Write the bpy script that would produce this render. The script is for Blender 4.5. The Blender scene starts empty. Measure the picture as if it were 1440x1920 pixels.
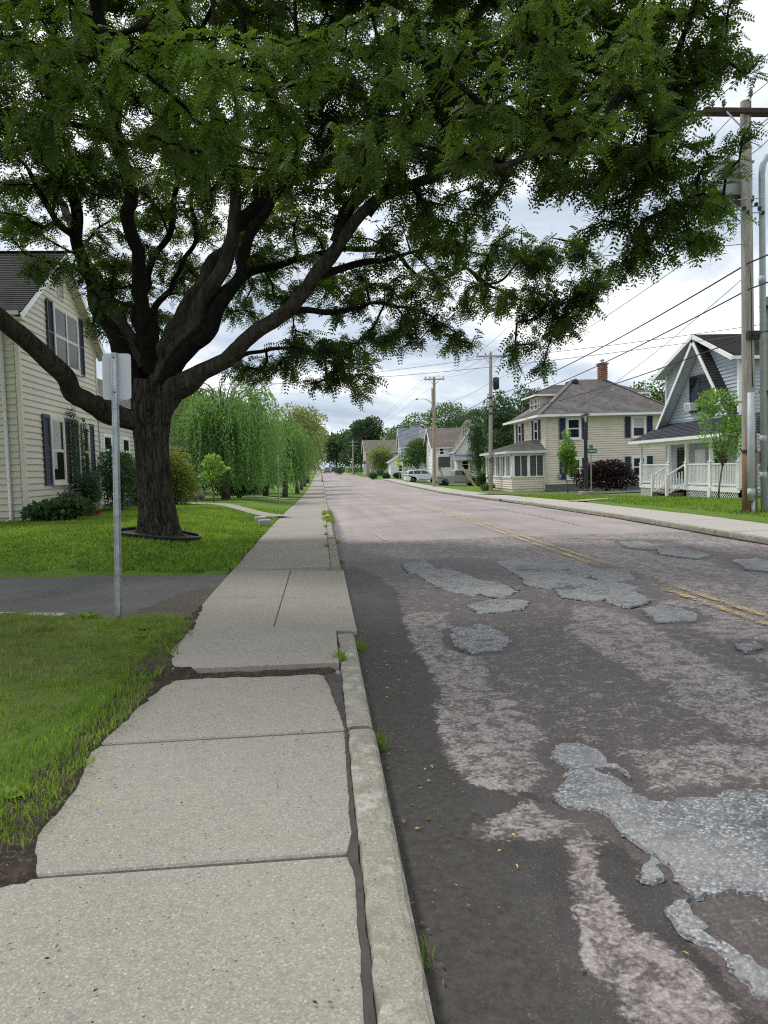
# Suburban street under a spreading locust tree, overcast day.
# World axes: +Y runs along the street away from the viewer, +X towards the far pavement, Z up. Metres.
import bpy, bmesh, math, random
import numpy as np
from mathutils import Vector, Matrix

scene = bpy.context.scene
COL = scene.collection
R = math.radians
random.seed(7)
RNG = np.random.default_rng(11)

# ------------------------------------------------------------------ camera
PSI, TH, RHO, CAM_H = 0.08252, 0.05872, 0.028, 1.5
fw0 = Vector((math.sin(PSI), math.cos(PSI), 0)); rt0 = Vector((math.cos(PSI), -math.sin(PSI), 0))
fwd = fw0 * math.cos(TH) + Vector((0, 0, -math.sin(TH))); up0 = rt0.cross(fwd)
rt = rt0 * math.cos(RHO) - up0 * math.sin(RHO); up = rt0 * math.sin(RHO) + up0 * math.cos(RHO)
cd = bpy.data.cameras.new('camera'); cam = bpy.data.objects.new('camera', cd); COL.objects.link(cam)
cam.matrix_world = Matrix(((rt.x, up.x, -fwd.x, 0), (rt.y, up.y, -fwd.y, 0), (rt.z, up.z, -fwd.z, CAM_H), (0, 0, 0, 1)))
cd.sensor_fit = 'VERTICAL'; cd.sensor_height = 36.0; cd.sensor_width = 27.0
cd.lens = 1400 / 1920 * 36.0
cd.clip_start = 0.05; cd.clip_end = 3000
scene.camera = cam

# ------------------------------------------------------------------ world, sun, exposure
SUN_EL, SUN_AZ = R(58), R(-50)          # azimuth clockwise from +Y
world = bpy.data.worlds.new('World'); scene.world = world; world.use_nodes = True
wn, wl = world.node_tree.nodes, world.node_tree.links
wn.clear()
def wnode(t, **k):
    n = wn.new(t)
    for a, b in k.items(): setattr(n, a, b)
    return n
sky = wnode('ShaderNodeTexSky', sky_type='NISHITA', sun_disc=False, sun_elevation=SUN_EL, sun_rotation=SUN_AZ)
sky.air_density = 1.2; sky.dust_density = 1.0
skys = wnode('ShaderNodeVectorMath', operation='SCALE'); skys.inputs['Scale'].default_value = 0.10
wl.new(sky.outputs[0], skys.inputs[0])
tc = wnode('ShaderNodeTexCoord'); sep = wnode('ShaderNodeSeparateXYZ'); wl.new(tc.outputs['Generated'], sep.inputs[0])
def wmath(op, a, b=None, clamp=False):
    n = wnode('ShaderNodeMath', operation=op, use_clamp=clamp)
    for i, v in enumerate((a, b)):
        if v is None: continue
        if isinstance(v, (int, float)): n.inputs[i].default_value = v
        else: wl.new(v, n.inputs[i])
    return n.outputs[0]
zc = wmath('ADD', wmath('MAXIMUM', sep.outputs[2], 0.0), 0.16)
cx, cy = wmath('DIVIDE', sep.outputs[0], zc), wmath('DIVIDE', sep.outputs[1], zc)
cmb = wnode('ShaderNodeCombineXYZ'); wl.new(cx, cmb.inputs[0]); wl.new(cy, cmb.inputs[1]); cmb.inputs[2].default_value = 3.7
def wnoise(scale, detail, rough, dist=0.0):
    n = wnode('ShaderNodeTexNoise'); wl.new(cmb.outputs[0], n.inputs['Vector'])
    n.inputs['Scale'].default_value = scale; n.inputs['Detail'].default_value = detail
    n.inputs['Roughness'].default_value = rough; n.inputs['Distortion'].default_value = dist
    return n.outputs[0]
def wramp(fac, stops):
    n = wnode('ShaderNodeValToRGB'); wl.new(fac, n.inputs[0]); e = n.color_ramp.elements
    while len(e) < len(stops): e.new(0.5)
    for i, (p, c) in enumerate(stops): e[i].position = p; e[i].color = (*c, 1)
    return n.outputs[0]
cloud_col = wramp(wnoise(0.85, 9, 0.58, 0.5), [(0.36, (0.32, 0.38, 0.465)), (0.46, (0.45, 0.505, 0.575)), (0.54, (0.645, 0.675, 0.71)), (0.66, (0.88, 0.88, 0.875))])
cover = wramp(wnoise(0.55, 6, 0.6, 0.2), [(0.24, (0, 0, 0)), (0.40, (1, 1, 1))])
mx = wnode('ShaderNodeMix', data_type='RGBA'); wl.new(cover, mx.inputs[0]); wl.new(skys.outputs[0], mx.inputs[6]); wl.new(cloud_col, mx.inputs[7])
bg = wnode('ShaderNodeBackground'); bg.inputs[1].default_value = 1.0; wl.new(mx.outputs[2], bg.inputs[0])
wo = wnode('ShaderNodeOutputWorld'); wl.new(bg.outputs[0], wo.inputs[0])

sd = bpy.data.lights.new('sun', 'SUN'); sun = bpy.data.objects.new('sun', sd); COL.objects.link(sun)
sd.energy = 1.5; sd.angle = R(11); sd.color = (1.0, 0.965, 0.91)
sdir = Vector((math.sin(SUN_AZ) * math.cos(SUN_EL), math.cos(SUN_AZ) * math.cos(SUN_EL), math.sin(SUN_EL)))
sun.rotation_euler = sdir.to_track_quat('Z', 'Y').to_euler(); sun.location = (-40, 30, 60)

vs = scene.view_settings
vs.view_transform = 'Standard'; vs.look = 'None'; vs.exposure = 0.66; vs.gamma = 1.0; vs.use_curve_mapping = False
scene.render.engine = 'CYCLES'
scene.cycles.use_denoising = False; scene.cycles.use_adaptive_sampling = False; scene.cycles.sample_clamp_indirect = 6.0; scene.cycles.filter_width = 1.15
scene.cycles.max_bounces = 6; scene.cycles.diffuse_bounces = 3; scene.cycles.transparent_max_bounces = 8
scene.cycles.transmission_bounces = 4; scene.cycles.glossy_bounces = 3

# ------------------------------------------------------------------ small maths
def smooth(a, b, x):
    t = np.clip((np.asarray(x, float) - a) / (b - a), 0, 1); return t * t * (3 - 2 * t)
def vnoise(x, y, z=0.0, seed=0):
    x, y = np.asarray(x, float), np.asarray(y, float); z = np.asarray(z, float) + 0 * x
    ix, iy, iz = np.floor(x).astype(np.int64), np.floor(y).astype(np.int64), np.floor(z).astype(np.int64)
    fx, fy, fz = x - ix, y - iy, z - iz
    fx, fy, fz = fx * fx * (3 - 2 * fx), fy * fy * (3 - 2 * fy), fz * fz * (3 - 2 * fz)
    def h(a, b, c):
        n = (a * 374761393 + b * 668265263 + c * 2147483647 + seed * 974711) & 0x7fffffff
        n = ((n ^ (n >> 13)) * 1274126177) & 0x7fffffff
        return ((n ^ (n >> 16)) & 0xffff) / 65535.0
    def l(a, b, t): return a + (b - a) * t
    return l(l(l(h(ix, iy, iz), h(ix + 1, iy, iz), fx), l(h(ix, iy + 1, iz), h(ix + 1, iy + 1, iz), fx), fy),
             l(l(h(ix, iy, iz + 1), h(ix + 1, iy, iz + 1), fx), l(h(ix, iy + 1, iz + 1), h(ix + 1, iy + 1, iz + 1), fx), fy), fz)
def fbm(x, y, z=0.0, seed=0, oct=4):
    s, a, t = 0, 1.0, 0
    x, y, z = np.asarray(x, float), np.asarray(y, float), np.asarray(z, float)
    for o in range(oct):
        s = s + a * vnoise(x, y, z, seed + o * 17); t += a; a *= 0.5; x, y, z = x * 2.03, y * 2.03, z * 2.03
    return s / t
def poly_sd(poly, x, y):
    """signed distance to polygon, positive inside"""
    p = np.asarray(poly, float); n = len(p); d = np.full(x.shape, 1e9); ins = np.zeros(x.shape, bool)
    for i in range(n):
        ax, ay = p[i]; bx, by = p[(i + 1) % n]
        ex, ey = bx - ax, by - ay; wx, wy = x - ax, y - ay
        t = np.clip((wx * ex + wy * ey) / (ex * ex + ey * ey + 1e-12), 0, 1)
        d = np.minimum(d, (wx - ex * t) ** 2 + (wy - ey * t) ** 2)
        c = (ay > y) != (by > y)
        with np.errstate(divide='ignore', invalid='ignore'):
            ins ^= c & (x < (bx - ax) * (y - ay) / (by - ay + 1e-15) + ax)
    return np.where(ins, 1, -1) * np.sqrt(d)

PY = [-30, 20, 30, 38, 55, 75, 105, 150, 200, 260, 400, 1500]
PZ = [0, 0, -.08, -.2, -.4, -.45, -.45, .2, .4, .8, 2.0, 4.0]
def prof(y): return np.interp(y, PY, PZ)
def xr(y): return np.interp(y, [13, 110, 145, 400], [8.15, 10.2, 7.6, 7.6])
def road_z(x, y):
    w = (xr(y) - 0.26) / 2; c = 0.26 + w
    return prof(y) - 0.115 + 0.045 * np.clip(1 - ((x - c) / w) ** 2, 0, 1)
def lawn_z(x, y):
    x, y = np.asarray(x, float), np.asarray(y, float)
    left = smooth(1.5, 4.2, -x) * (0.24 * smooth(11.6, 14.0, y) + 0.05) + 0.02
    left = left - 0.02 * smooth(1.35, 1.5, -x) * 0
    left = np.where(x < 0, left, 0) * (1 - 0.6 * smooth(35, 60, y))
    right = np.where(x > 8, -0.03 * np.clip(x - 10, 0, 6) * smooth(20, 45, y) - 0.16 * smooth(11, 16, x) * smooth(66, 82, y) * (1 - smooth(92, 106, y)), 0)
    far = 0.03 * np.clip(np.abs(x) - 60, 0, 300) * smooth(60, 200, y) * 0.4
    return prof(y) + left + right + far
def zg(x, y): return float(lawn_z(x, y))

# ------------------------------------------------------------------ scene helpers
def tag(o, label=None, cat=None, group=None, kind=None):
    if label: o['label'] = label
    if cat: o['category'] = cat
    if group: o['group'] = group
    if kind: o['kind'] = kind
    return o
def thing(name, loc, label, cat, group=None, rz=0.0):
    o = bpy.data.objects.new(name, None); COL.objects.link(o); o.location = loc; o.rotation_euler = (0, 0, rz); o.empty_display_size = 0.2
    return tag(o, label, cat, group)
def link(name, me, parent=None, mat=None, world_coords=True):
    o = bpy.data.objects.new(name, me); COL.objects.link(o)
    if mat is not None and not me.materials: me.materials.append(mat)
    if parent is not None:
        o.parent = parent
        if world_coords:   # mesh given in world coordinates: keep it there
            o.matrix_parent_inverse = wm(parent).inverted()
    return o
def wm(p):
    m = p.matrix_basis.copy()
    return m if p.parent is None else wm(p.parent) @ p.matrix_parent_inverse @ m
def np_mesh(name, V, F, smooth_shade=False, attrs=None):
    """V (n,3), F (m,k) int, all faces k-sided"""
    V = np.ascontiguousarray(V, np.float32); F = np.ascontiguousarray(F, np.int32)
    me = bpy.data.meshes.new(name); k = F.shape[1]
    me.vertices.add(len(V)); me.vertices.foreach_set('co', V.ravel())
    me.loops.add(F.size); me.loops.foreach_set('vertex_index', F.ravel())
    me.polygons.add(len(F)); me.polygons.foreach_set('loop_start', np.arange(0, F.size, k, dtype=np.int32))
    try: me.polygons.foreach_set('loop_total', np.full(len(F), k, np.int32))
    except Exception: pass
    if smooth_shade: me.polygons.foreach_set('use_smooth', np.ones(len(F), bool))
    for a, (dom, arr) in (attrs or {}).items():
        at = me.attributes.new(a, 'FLOAT', dom); at.data.foreach_set('value', np.ascontiguousarray(arr, np.float32))
    me.update(calc_edges=True); me.validate()
    return me
def grid_faces(nr, nc):
    i = np.arange((nr - 1) * (nc - 1)); r, c = i // (nc - 1), i % (nc - 1); a = r * nc + c
    return np.stack([a, a + 1, a + nc + 1, a + nc], 1)

class MB:
    """collects simple shapes into one mesh"""
    def __init__(s): s.v = []; s.f = []
    def add(s, vs, fs):
        o = len(s.v); s.v += [tuple(v) for v in vs]; s.f += [tuple(i + o for i in f) for f in fs]; return s
    def box(s, c, su, sv, sw, u=(1, 0, 0), v=(0, 1, 0), w=(0, 0, 1)):
        c = np.asarray(c, float); u, v, w = (np.asarray(a, float) for a in (u, v, w)); vs = []
        for k in (-.5, .5):
            for j in (-.5, .5):
                for i in (-.5, .5): vs.append(c + u * su * i + v * sv * j + w * sw * k)
        return s.add(vs, [(0, 2, 3, 1), (4, 5, 7, 6), (0, 1, 5, 4), (2, 6, 7, 3), (0, 4, 6, 2), (1, 3, 7, 5)])
    def bar(s, a, b, t, d, side=(0, 0, 1)):
        """straight bar from a to b, t thick along side, d along the third axis"""
        a, b = np.asarray(a, float), np.asarray(b, float); u = b - a; L = np.linalg.norm(u); u = u / L
        n = np.cross(np.asarray(side, float), u); n /= np.linalg.norm(n); w = np.cross(u, n)
        return s.box((a + b) / 2, L, d, t, u, n, w)
    def prism(s, poly, off):
        """polygon (3d points) extruded by off"""
        n = len(poly); p = [np.asarray(q, float) for q in poly]; off = np.asarray(off, float)
        return s.add(p + [q + off for q in p], [tuple(range(n))[::-1], tuple(range(n, 2 * n))] + [(i, (i + 1) % n, n + (i + 1) % n, n + i) for i in range(n)])
    def tube(s, path, rad, sides=8, caps=True):
        path = [np.asarray(p, float) for p in path]; n = len(path)
        rad = [rad] * n if isinstance(rad, (int, float)) else list(rad)
        prev = None; vs = []; fs = []
        for i, p in enumerate(path):
            d = path[min(i + 1, n - 1)] - path[max(i - 1, 0)]; d = d / (np.linalg.norm(d) + 1e-12)
            ref = prev if prev is not None else (np.array((1., 0, 0)) if abs(d[0]) < .8 else np.array((0, 1., 0)))
            x = ref - d * (ref @ d); x /= np.linalg.norm(x) + 1e-12; y = np.cross(d, x); prev = x
            for k in range(sides):
                a = 2 * math.pi * k / sides; vs.append(p + (x * math.cos(a) + y * math.sin(a)) * rad[i])
        for i in range(n - 1):
            for k in range(sides):
                a, b = i * sides + k, i * sides + (k + 1) % sides; fs.append((a, b, b + sides, a + sides))
        if caps: fs += [tuple(range(sides))[::-1], tuple(range((n - 1) * sides, n * sides))]
        return s.add(vs, fs)
    def lathe(s, prof_, c=(0, 0, 0), sides=16, axis='Z'):
        vs = []; n = len(prof_); fs = []
        for r, h in prof_:
            for k in range(sides):
                a = 2 * math.pi * k / sides; p = (r * math.cos(a), r * math.sin(a), h)
                if axis == 'Y': p = (p[0], p[2], p[1])
                if axis == 'X': p = (p[2], p[0], p[1])
                vs.append((p[0] + c[0], p[1] + c[1], p[2] + c[2]))
        for i in range(n - 1):
            for k in range(sides):
                a, b = i * sides + k, i * sides + (k + 1) % sides; fs.append((a, b, b + sides, a + sides))
        fs += [tuple(range(sides))[::-1], tuple(range((n - 1) * sides, n * sides))]
        return s.add(vs, fs)
    def mesh(s, name, smooth_shade=False):
        me = bpy.data.meshes.new(name); me.from_pydata(s.v, [], s.f); me.update()
        bm = bmesh.new(); bm.from_mesh(me); bmesh.ops.recalc_face_normals(bm, faces=bm.faces); bm.to_mesh(me); bm.free()
        if smooth_shade:
            me.polygons.foreach_set('use_smooth', np.ones(len(me.polygons), bool))
        return me
    def build(s, name, mat, parent=None, smooth_shade=False, bevel=0.0, world_coords=True):
        o = link(name, s.mesh(name, smooth_shade), parent, mat, world_coords)
        if bevel:
            b = o.modifiers.new('bevel', 'BEVEL'); b.width = bevel; b.segments = 2; b.limit_method = 'ANGLE'
        return o

# ------------------------------------------------------------------ procedural materials
class NT:
    def __init__(s, name, rough=0.8, spec=0.3):
        s.m = bpy.data.materials.new(name); s.m.use_nodes = True; t = s.m.node_tree; s.n, s.l = t.nodes, t.links
        s.b = s.n['Principled BSDF']; s.out = s.n['Material Output']
        s.b.inputs['Roughness'].default_value = rough; s.b.inputs['Specular IOR Level'].default_value = spec
        s.geo = s.n.new('ShaderNodeNewGeometry'); s.pos = s.geo.outputs['Position']
    def node(s, t, **k):
        n = s.n.new(t)
        for a, b in k.items(): setattr(n, a, b)
        return n
    def put(s, sock, v):
        if isinstance(v, (int, float)): sock.default_value = v
        elif isinstance(v, tuple): sock.default_value = (*v, 1) if len(v) == 3 and sock.type == 'RGBA' else v
        else: s.l.new(v, sock)
    def scaled(s, sc, vec=None):
        n = s.node('ShaderNodeVectorMath', operation='MULTIPLY'); s.l.new(vec or s.pos, n.inputs[0]); n.inputs[1].default_value = sc; return n.outputs[0]
    def noise(s, scale, detail=3, rough=0.55, vec=None, dist=0.0):
        n = s.node('ShaderNodeTexNoise'); s.l.new(vec or s.pos, n.inputs['Vector'])
        n.inputs['Scale'].default_value = scale; n.inputs['Detail'].default_value = detail; n.inputs['Roughness'].default_value = rough; n.inputs['Distortion'].default_value = dist
        return n.outputs[0]
    def voro(s, scale, out='Color', vec=None, rnd=1.0):
        n = s.node('ShaderNodeTexVoronoi'); s.l.new(vec or s.pos, n.inputs['Vector']); n.inputs['Scale'].default_value = scale; n.inputs['Randomness'].default_value = rnd
        return n.outputs[out]
    def val(s, col):
        n = s.node('ShaderNodeSeparateColor'); s.l.new(col, n.inputs[0]); return n.outputs[0]
    def ramp(s, fac, stops, interp='LINEAR'):
        n = s.node('ShaderNodeValToRGB'); s.l.new(fac, n.inputs[0]); e = n.color_ramp.elements; n.color_ramp.interpolation = interp
        while len(e) < len(stops): e.new(0.5)
        for i, (p, c) in enumerate(stops): e[i].position = p; e[i].color = (*c, 1) if isinstance(c, tuple) else (c, c, c, 1)
        return n.outputs[0]
    def mix(s, fac, a, b, blend='MIX'):
        n = s.node('ShaderNodeMix', data_type='RGBA', blend_type=blend); s.put(n.inputs[0], fac); s.put(n.inputs[6], a); s.put(n.inputs[7], b); return n.outputs[2]
    def math(s, op, a, b=0.0, clamp=False):
        n = s.node('ShaderNodeMath', operation=op, use_clamp=clamp); s.put(n.inputs[0], a); s.put(n.inputs[1], b); return n.outputs[0]
    def attr(s, name):
        n = s.node('ShaderNodeAttribute', attribute_name=name); return n.outputs['Fac']
    def rand(s):
        return s.node('ShaderNodeObjectInfo').outputs['Random']
    def bump(s, h, strength=0.3, dist=0.01):
        n = s.node('ShaderNodeBump'); n.inputs['Strength'].default_value = strength; n.inputs['Distance'].default_value = dist; s.l.new(h, n.inputs['Height']); s.l.new(n.outputs[0], s.b.inputs['Normal']); return s
    def col(s, v): s.put(s.b.inputs['Base Color'], v); return s
    def rough(s, v): s.put(s.b.inputs['Roughness'], v); return s
M = {}
def plain(name, c, rough=0.7, var=0.12, scale=4.0, spec=0.3, metal=0.0, dirt=0.0, bump=0.0, bscale=60.0):
    t = NT(name, rough, spec); n = t.noise(scale, 4); d = tuple(x * (1 - var) for x in c); b = tuple(min(1, x * (1 + var)) for x in c)
    k = t.ramp(n, [(0.3, d), (0.7, b)])
    if dirt: k = t.mix(t.ramp(t.noise(scale * 2.3, 6, 0.7), [(0.5, 0.0), (0.75, dirt)]), k, tuple(x * 0.45 for x in c))
    t.col(k); t.b.inputs['Metallic'].default_value = metal
    if bump: t.bump(t.noise(bscale, 3), bump, 0.004)
    M[name] = t.m; return t.m

def mat_concrete(name, c, warm=0.0):
    t = NT(name, 0.9, 0.25)
    base = t.ramp(t.noise(1.6, 5, 0.6), [(0.3, tuple(x * 0.76 for x in c)), (0.7, tuple(x * 1.16 for x in c))])
    base = t.mix(t.math('MULTIPLY', t.rand(), 0.6), base, tuple(x * 0.72 for x in c))
    agg = t.val(t.voro(150)); base = t.mix(0.75, base, t.ramp(agg, [(0.0, tuple(x * 0.55 for x in c)), (0.35, tuple(x * 0.9 for x in c)), (0.8, tuple(x * 1.12 for x in c)), (1.0, tuple(min(1, x * 1.75) for x in c))]))
    fine = t.noise(220, 2, 0.6); base = t.mix(0.35, base, t.ramp(fine, [(0.3, tuple(x * 0.72 for x in c)), (0.7, tuple(x * 1.22 for x in c))]))
    v = t.val(t.voro(75)); d = t.voro(75, 'Distance')
    peb = t.math('MULTIPLY', t.math('GREATER_THAN', v, 0.86), t.math('LESS_THAN', d, 0.34))
    base = t.mix(peb, base, t.ramp(t.val(t.voro(75)), [(0.86, (0.44, 0.41, 0.36)), (0.93, (0.36, 0.30, 0.25)), (1.0, (0.50, 0.48, 0.44))]))
    pit = t.math('MULTIPLY', t.math('LESS_THAN', t.val(t.voro(48)), 0.05), t.math('LESS_THAN', t.voro(48, 'Distance'), 0.20))
    base = t.mix(pit, base, tuple(x * 0.30 for x in c))
    sv = t.noise(14, 8, 0.75, dist=0.6)
    base = t.mix(t.ramp(sv, [(0.54, 0.0), (0.70, 0.45)]), base, (0.15, 0.135, 0.115))
    base = t.mix(t.ramp(t.noise(0.7, 4, 0.6), [(0.45, 0.0), (0.75, 0.22)]), base, (0.45, 0.40, 0.34))
    if warm:
        base = t.mix(t.ramp(t.noise(7, 7, 0.7), [(0.45, 0.0), (0.62, 0.5)]), base, (0.205, 0.195, 0.155)); base = t.mix(t.ramp(t.noise(4.3, 7, 0.75), [(0.52, 0.0), (0.62, 0.75)]), base, (0.56, 0.535, 0.475))
    t.col(base); t.bump(t.math('ADD', t.math('ADD', fine, agg), t.math('MULTIPLY', peb, 0.5)), 0.45 + 0.4 * warm, 0.004 + 0.004 * warm)
    M[name] = t.m; return t.m
mat_concrete('concrete', (0.315, 0.288, 0.245)); mat_concrete('kerb_concrete', (0.36, 0.335, 0.27), 1.0); mat_concrete('sunlit_concrete', (0.43, 0.405, 0.36)); mat_concrete('damp_concrete', (0.062, 0.057, 0.05))

def mat_asphalt():
    t = NT('asphalt', 0.85, 0.3)
    v = t.math('ADD', t.math('MULTIPLY', t.val(t.voro(62)), 0.55), t.math('MULTIPLY', t.val(t.voro(135)), 0.45)); dd = t.voro(62, 'Distance')
    stone = t.ramp(v, [(0.0, (0.11, 0.095, 0.09)), (0.25, (0.21, 0.196, 0.186)), (0.5, (0.318, 0.298, 0.282)), (0.75, (0.38, 0.357, 0.338)), (0.93, (0.47, 0.445, 0.425)), (1.0, (0.62, 0.60, 0.57))])
    base = t.mix(t.ramp(dd, [(0.35, 0.0), (0.75, 0.8)]), stone, (0.13, 0.11, 0.105))
    base = t.mix(t.ramp(t.noise(0.35, 5, 0.6), [(0.32, 0.05), (0.7, 0.65)]), base, (0.49, 0.41, 0.385))
    # worn wheel tracks and weathering run along the street
    st = t.noise(1.0, 5, 0.6, t.scaled((1.6, 0.05, 1)))
    base = t.mix(t.ramp(st, [(0.42, 0.0), (0.66, 0.30)]), base, (0.16, 0.135, 0.13))
    # silt, road stains and tree shade painted into the asphalt colour
    s = t.attr('stain_shade')
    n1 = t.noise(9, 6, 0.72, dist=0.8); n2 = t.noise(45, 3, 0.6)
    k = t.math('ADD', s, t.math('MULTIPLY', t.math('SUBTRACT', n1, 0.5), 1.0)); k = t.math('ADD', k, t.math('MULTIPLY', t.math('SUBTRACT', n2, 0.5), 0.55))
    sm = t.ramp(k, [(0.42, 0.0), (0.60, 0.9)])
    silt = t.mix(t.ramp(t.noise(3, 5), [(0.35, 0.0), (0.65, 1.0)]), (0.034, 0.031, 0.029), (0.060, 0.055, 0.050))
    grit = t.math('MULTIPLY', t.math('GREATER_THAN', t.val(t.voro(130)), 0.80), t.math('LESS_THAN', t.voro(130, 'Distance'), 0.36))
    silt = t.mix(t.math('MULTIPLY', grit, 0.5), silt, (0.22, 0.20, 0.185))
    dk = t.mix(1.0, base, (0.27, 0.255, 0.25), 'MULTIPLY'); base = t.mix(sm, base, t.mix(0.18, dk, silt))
    ks = t.math('ADD', t.attr('silt'), t.math('MULTIPLY', t.math('SUBTRACT', t.noise(9, 7, 0.7, dist=0.5), 0.5), 0.75)); ks = t.math('ADD', ks, t.math('MULTIPLY', t.math('SUBTRACT', n2, 0.5), 0.30))
    base = t.mix(t.ramp(ks, [(0.46, 0.0), (0.55, 0.92)]), base, silt)
    mud = t.ramp(t.math('ADD', t.attr('mud'), t.math('MULTIPLY', t.math('SUBTRACT', n1, 0.5), 0.6)), [(0.45, 0.0), (0.6, 0.9)])
    base = t.mix(mud, base, t.ramp(t.noise(30, 4), [(0.3, (0.034, 0.030, 0.026)), (0.7, (0.072, 0.064, 0.056))]))
    crk = t.ramp(t.voro(0.9, 'Distance', t.noise(2, 3)), [(0, 0.0), (1, 0.0)])
    t.col(base); t.rough(t.ramp(k, [(0.4, 0.88), (0.6, 0.62)]))
    t.bump(t.math('ADD', t.math('MULTIPLY', dd, -1.0), t.math('MULTIPLY', n2, 0.7)), 0.55, 0.008)
    M['asphalt'] = t.m
mat_asphalt()
def mat_patch():
    t = NT('patch_asphalt', 0.8, 0.3)
    v = t.val(t.voro(70)); dd = t.voro(70, 'Distance')
    st = t.ramp(v, [(0.0, (0.10, 0.102, 0.105)), (0.3, (0.235, 0.232, 0.228)), (0.7, (0.38, 0.376, 0.37)), (1.0, (0.61, 0.605, 0.595))])
    b = t.mix(t.ramp(dd, [(0.3, 0.0), (0.7, 0.75)]), st, (0.11, 0.115, 0.125))
    b = t.mix(t.ramp(t.noise(7, 7, 0.75), [(0.50, 0.0), (0.60, 0.8)]), b, (0.085, 0.088, 0.095)); b = t.mix(t.ramp(t.noise(1.1, 4), [(0.4, 0.0), (0.65, 0.6)]), b, (0.325, 0.32, 0.312))
    t.col(b); t.bump(t.math('MULTIPLY', dd, -1.0), 0.7, 0.012); M['patch_asphalt'] = t.m
mat_patch()
def mat_drive():
    t = NT('drive_asphalt', 0.85)
    b = t.ramp(t.noise(1.3, 6, 0.65), [(0.3, (0.075, 0.072, 0.069)), (0.7, (0.155, 0.15, 0.143))])
    b = t.mix(0.5, b, t.ramp(t.noise(160, 2), [(0.3, (0.04, 0.04, 0.042)), (0.7, (0.13, 0.13, 0.13))]))
    k = t.math('ADD', t.attr('mud'), t.math('MULTIPLY', t.math('SUBTRACT', t.noise(5, 6, 0.7), 0.5), 1.1))
    mud = t.ramp(t.noise(40, 4), [(0.3, (0.035, 0.028, 0.022)), (0.6, (0.10, 0.08, 0.062)), (0.8, (0.2, 0.17, 0.14))])
    t.col(t.mix(t.ramp(k, [(0.45, 0.0), (0.6, 0.95)]), b, mud)); t.bump(t.noise(120, 3), 0.5, 0.006); M['drive_asphalt'] = t.m
mat_drive()
def mat_soil():
    t = NT('soil', 0.95, 0.2)
    b = t.ramp(t.noise(35, 6, 0.7), [(0.3, (0.022, 0.017, 0.013)), (0.55, (0.06, 0.046, 0.036)), (0.75, (0.12, 0.095, 0.075))])
    g = t.math('MULTIPLY', t.math('GREATER_THAN', t.val(t.voro(90)), 0.9), t.math('LESS_THAN', t.voro(90, 'Distance'), 0.35))
    t.col(t.mix(t.math('MULTIPLY', g, 0.7), b, (0.30, 0.26, 0.22))); t.bump(t.noise(80, 4, 0.7), 0.9, 0.012); M['soil'] = t.m
mat_soil()
def mat_lawn():
    t = NT('lawn', 0.9, 0.2)
    a = t.ramp(t.noise(2.2, 5, 0.6), [(0.3, (0.07, 0.135, 0.016)), (0.7, (0.15, 0.25, 0.032))])
    f = t.ramp(t.noise(60, 3, 0.7, t.scaled((1, 0.35, 1))), [(0.3, (0.05, 0.10, 0.010)), (0.7, (0.18, 0.29, 0.045))])
    c = t.mix(0.6, a, f)
    c = t.mix(t.ramp(t.noise(0.5, 4), [(0.5, 0.0), (0.7, 0.35)]), c, (0.16, 0.19, 0.05))
    c = t.mix(t.attr('dry'), c, (0.11, 0.12, 0.045))
    k = t.math('ADD', t.attr('dirt'), t.math('MULTIPLY', t.math('SUBTRACT', t.noise(12, 5, 0.7), 0.5), 0.6))
    c = t.mix(t.ramp(k, [(0.42, 0.0), (0.6, 1.0)]), c, t.ramp(t.noise(40, 5, 0.7), [(0.3, (0.02, 0.016, 0.012)), (0.7, (0.09, 0.07, 0.055))]))
    t.col(c); t.bump(t.noise(70, 3, 0.7), 0.8, 0.03); M['lawn'] = t.m
mat_lawn()
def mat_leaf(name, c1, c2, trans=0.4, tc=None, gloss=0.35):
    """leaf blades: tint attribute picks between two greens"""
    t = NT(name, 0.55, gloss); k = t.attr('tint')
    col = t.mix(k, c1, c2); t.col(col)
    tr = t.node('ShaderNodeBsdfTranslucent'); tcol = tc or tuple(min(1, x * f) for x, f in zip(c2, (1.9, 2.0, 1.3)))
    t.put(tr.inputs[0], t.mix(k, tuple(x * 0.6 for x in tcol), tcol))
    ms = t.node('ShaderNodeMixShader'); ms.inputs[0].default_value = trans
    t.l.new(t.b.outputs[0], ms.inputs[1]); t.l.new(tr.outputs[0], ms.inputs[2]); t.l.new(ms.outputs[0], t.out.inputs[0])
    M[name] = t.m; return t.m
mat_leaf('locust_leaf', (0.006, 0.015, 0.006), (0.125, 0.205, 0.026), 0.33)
mat_leaf('willow_leaf', (0.055, 0.125, 0.036), (0.20, 0.335, 0.10), 0.38)
mat_leaf('olive_leaf', (0.10, 0.14, 0.045), (0.26, 0.30, 0.11), 0.4)
mat_leaf('dark_leaf', (0.022, 0.055, 0.020), (0.065, 0.125, 0.038), 0.25)
mat_leaf('mid_leaf', (0.04, 0.085, 0.022), (0.10, 0.18, 0.045), 0.3)
mat_leaf('lime_leaf', (0.12, 0.22, 0.04), (0.30, 0.42, 0.09), 0.4)
mat_leaf('gold_leaf', (0.08, 0.12, 0.025), (0.24, 0.28, 0.06), 0.35)
mat_leaf('sapling_leaf', (0.08, 0.17, 0.03), (0.20, 0.33, 0.07), 0.4)
mat_leaf('blue_leaf', (0.028, 0.062, 0.034), (0.085, 0.135, 0.075), 0.25)
mat_leaf('purple_leaf', (0.020, 0.012, 0.014), (0.066, 0.040, 0.042), 0.2)
mat_leaf('grass_blade', (0.045, 0.095, 0.011), (0.22, 0.325, 0.045), 0.42)
mat_leaf('dry_blade', (0.10, 0.15, 0.03), (0.27, 0.29, 0.10), 0.35)
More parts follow.
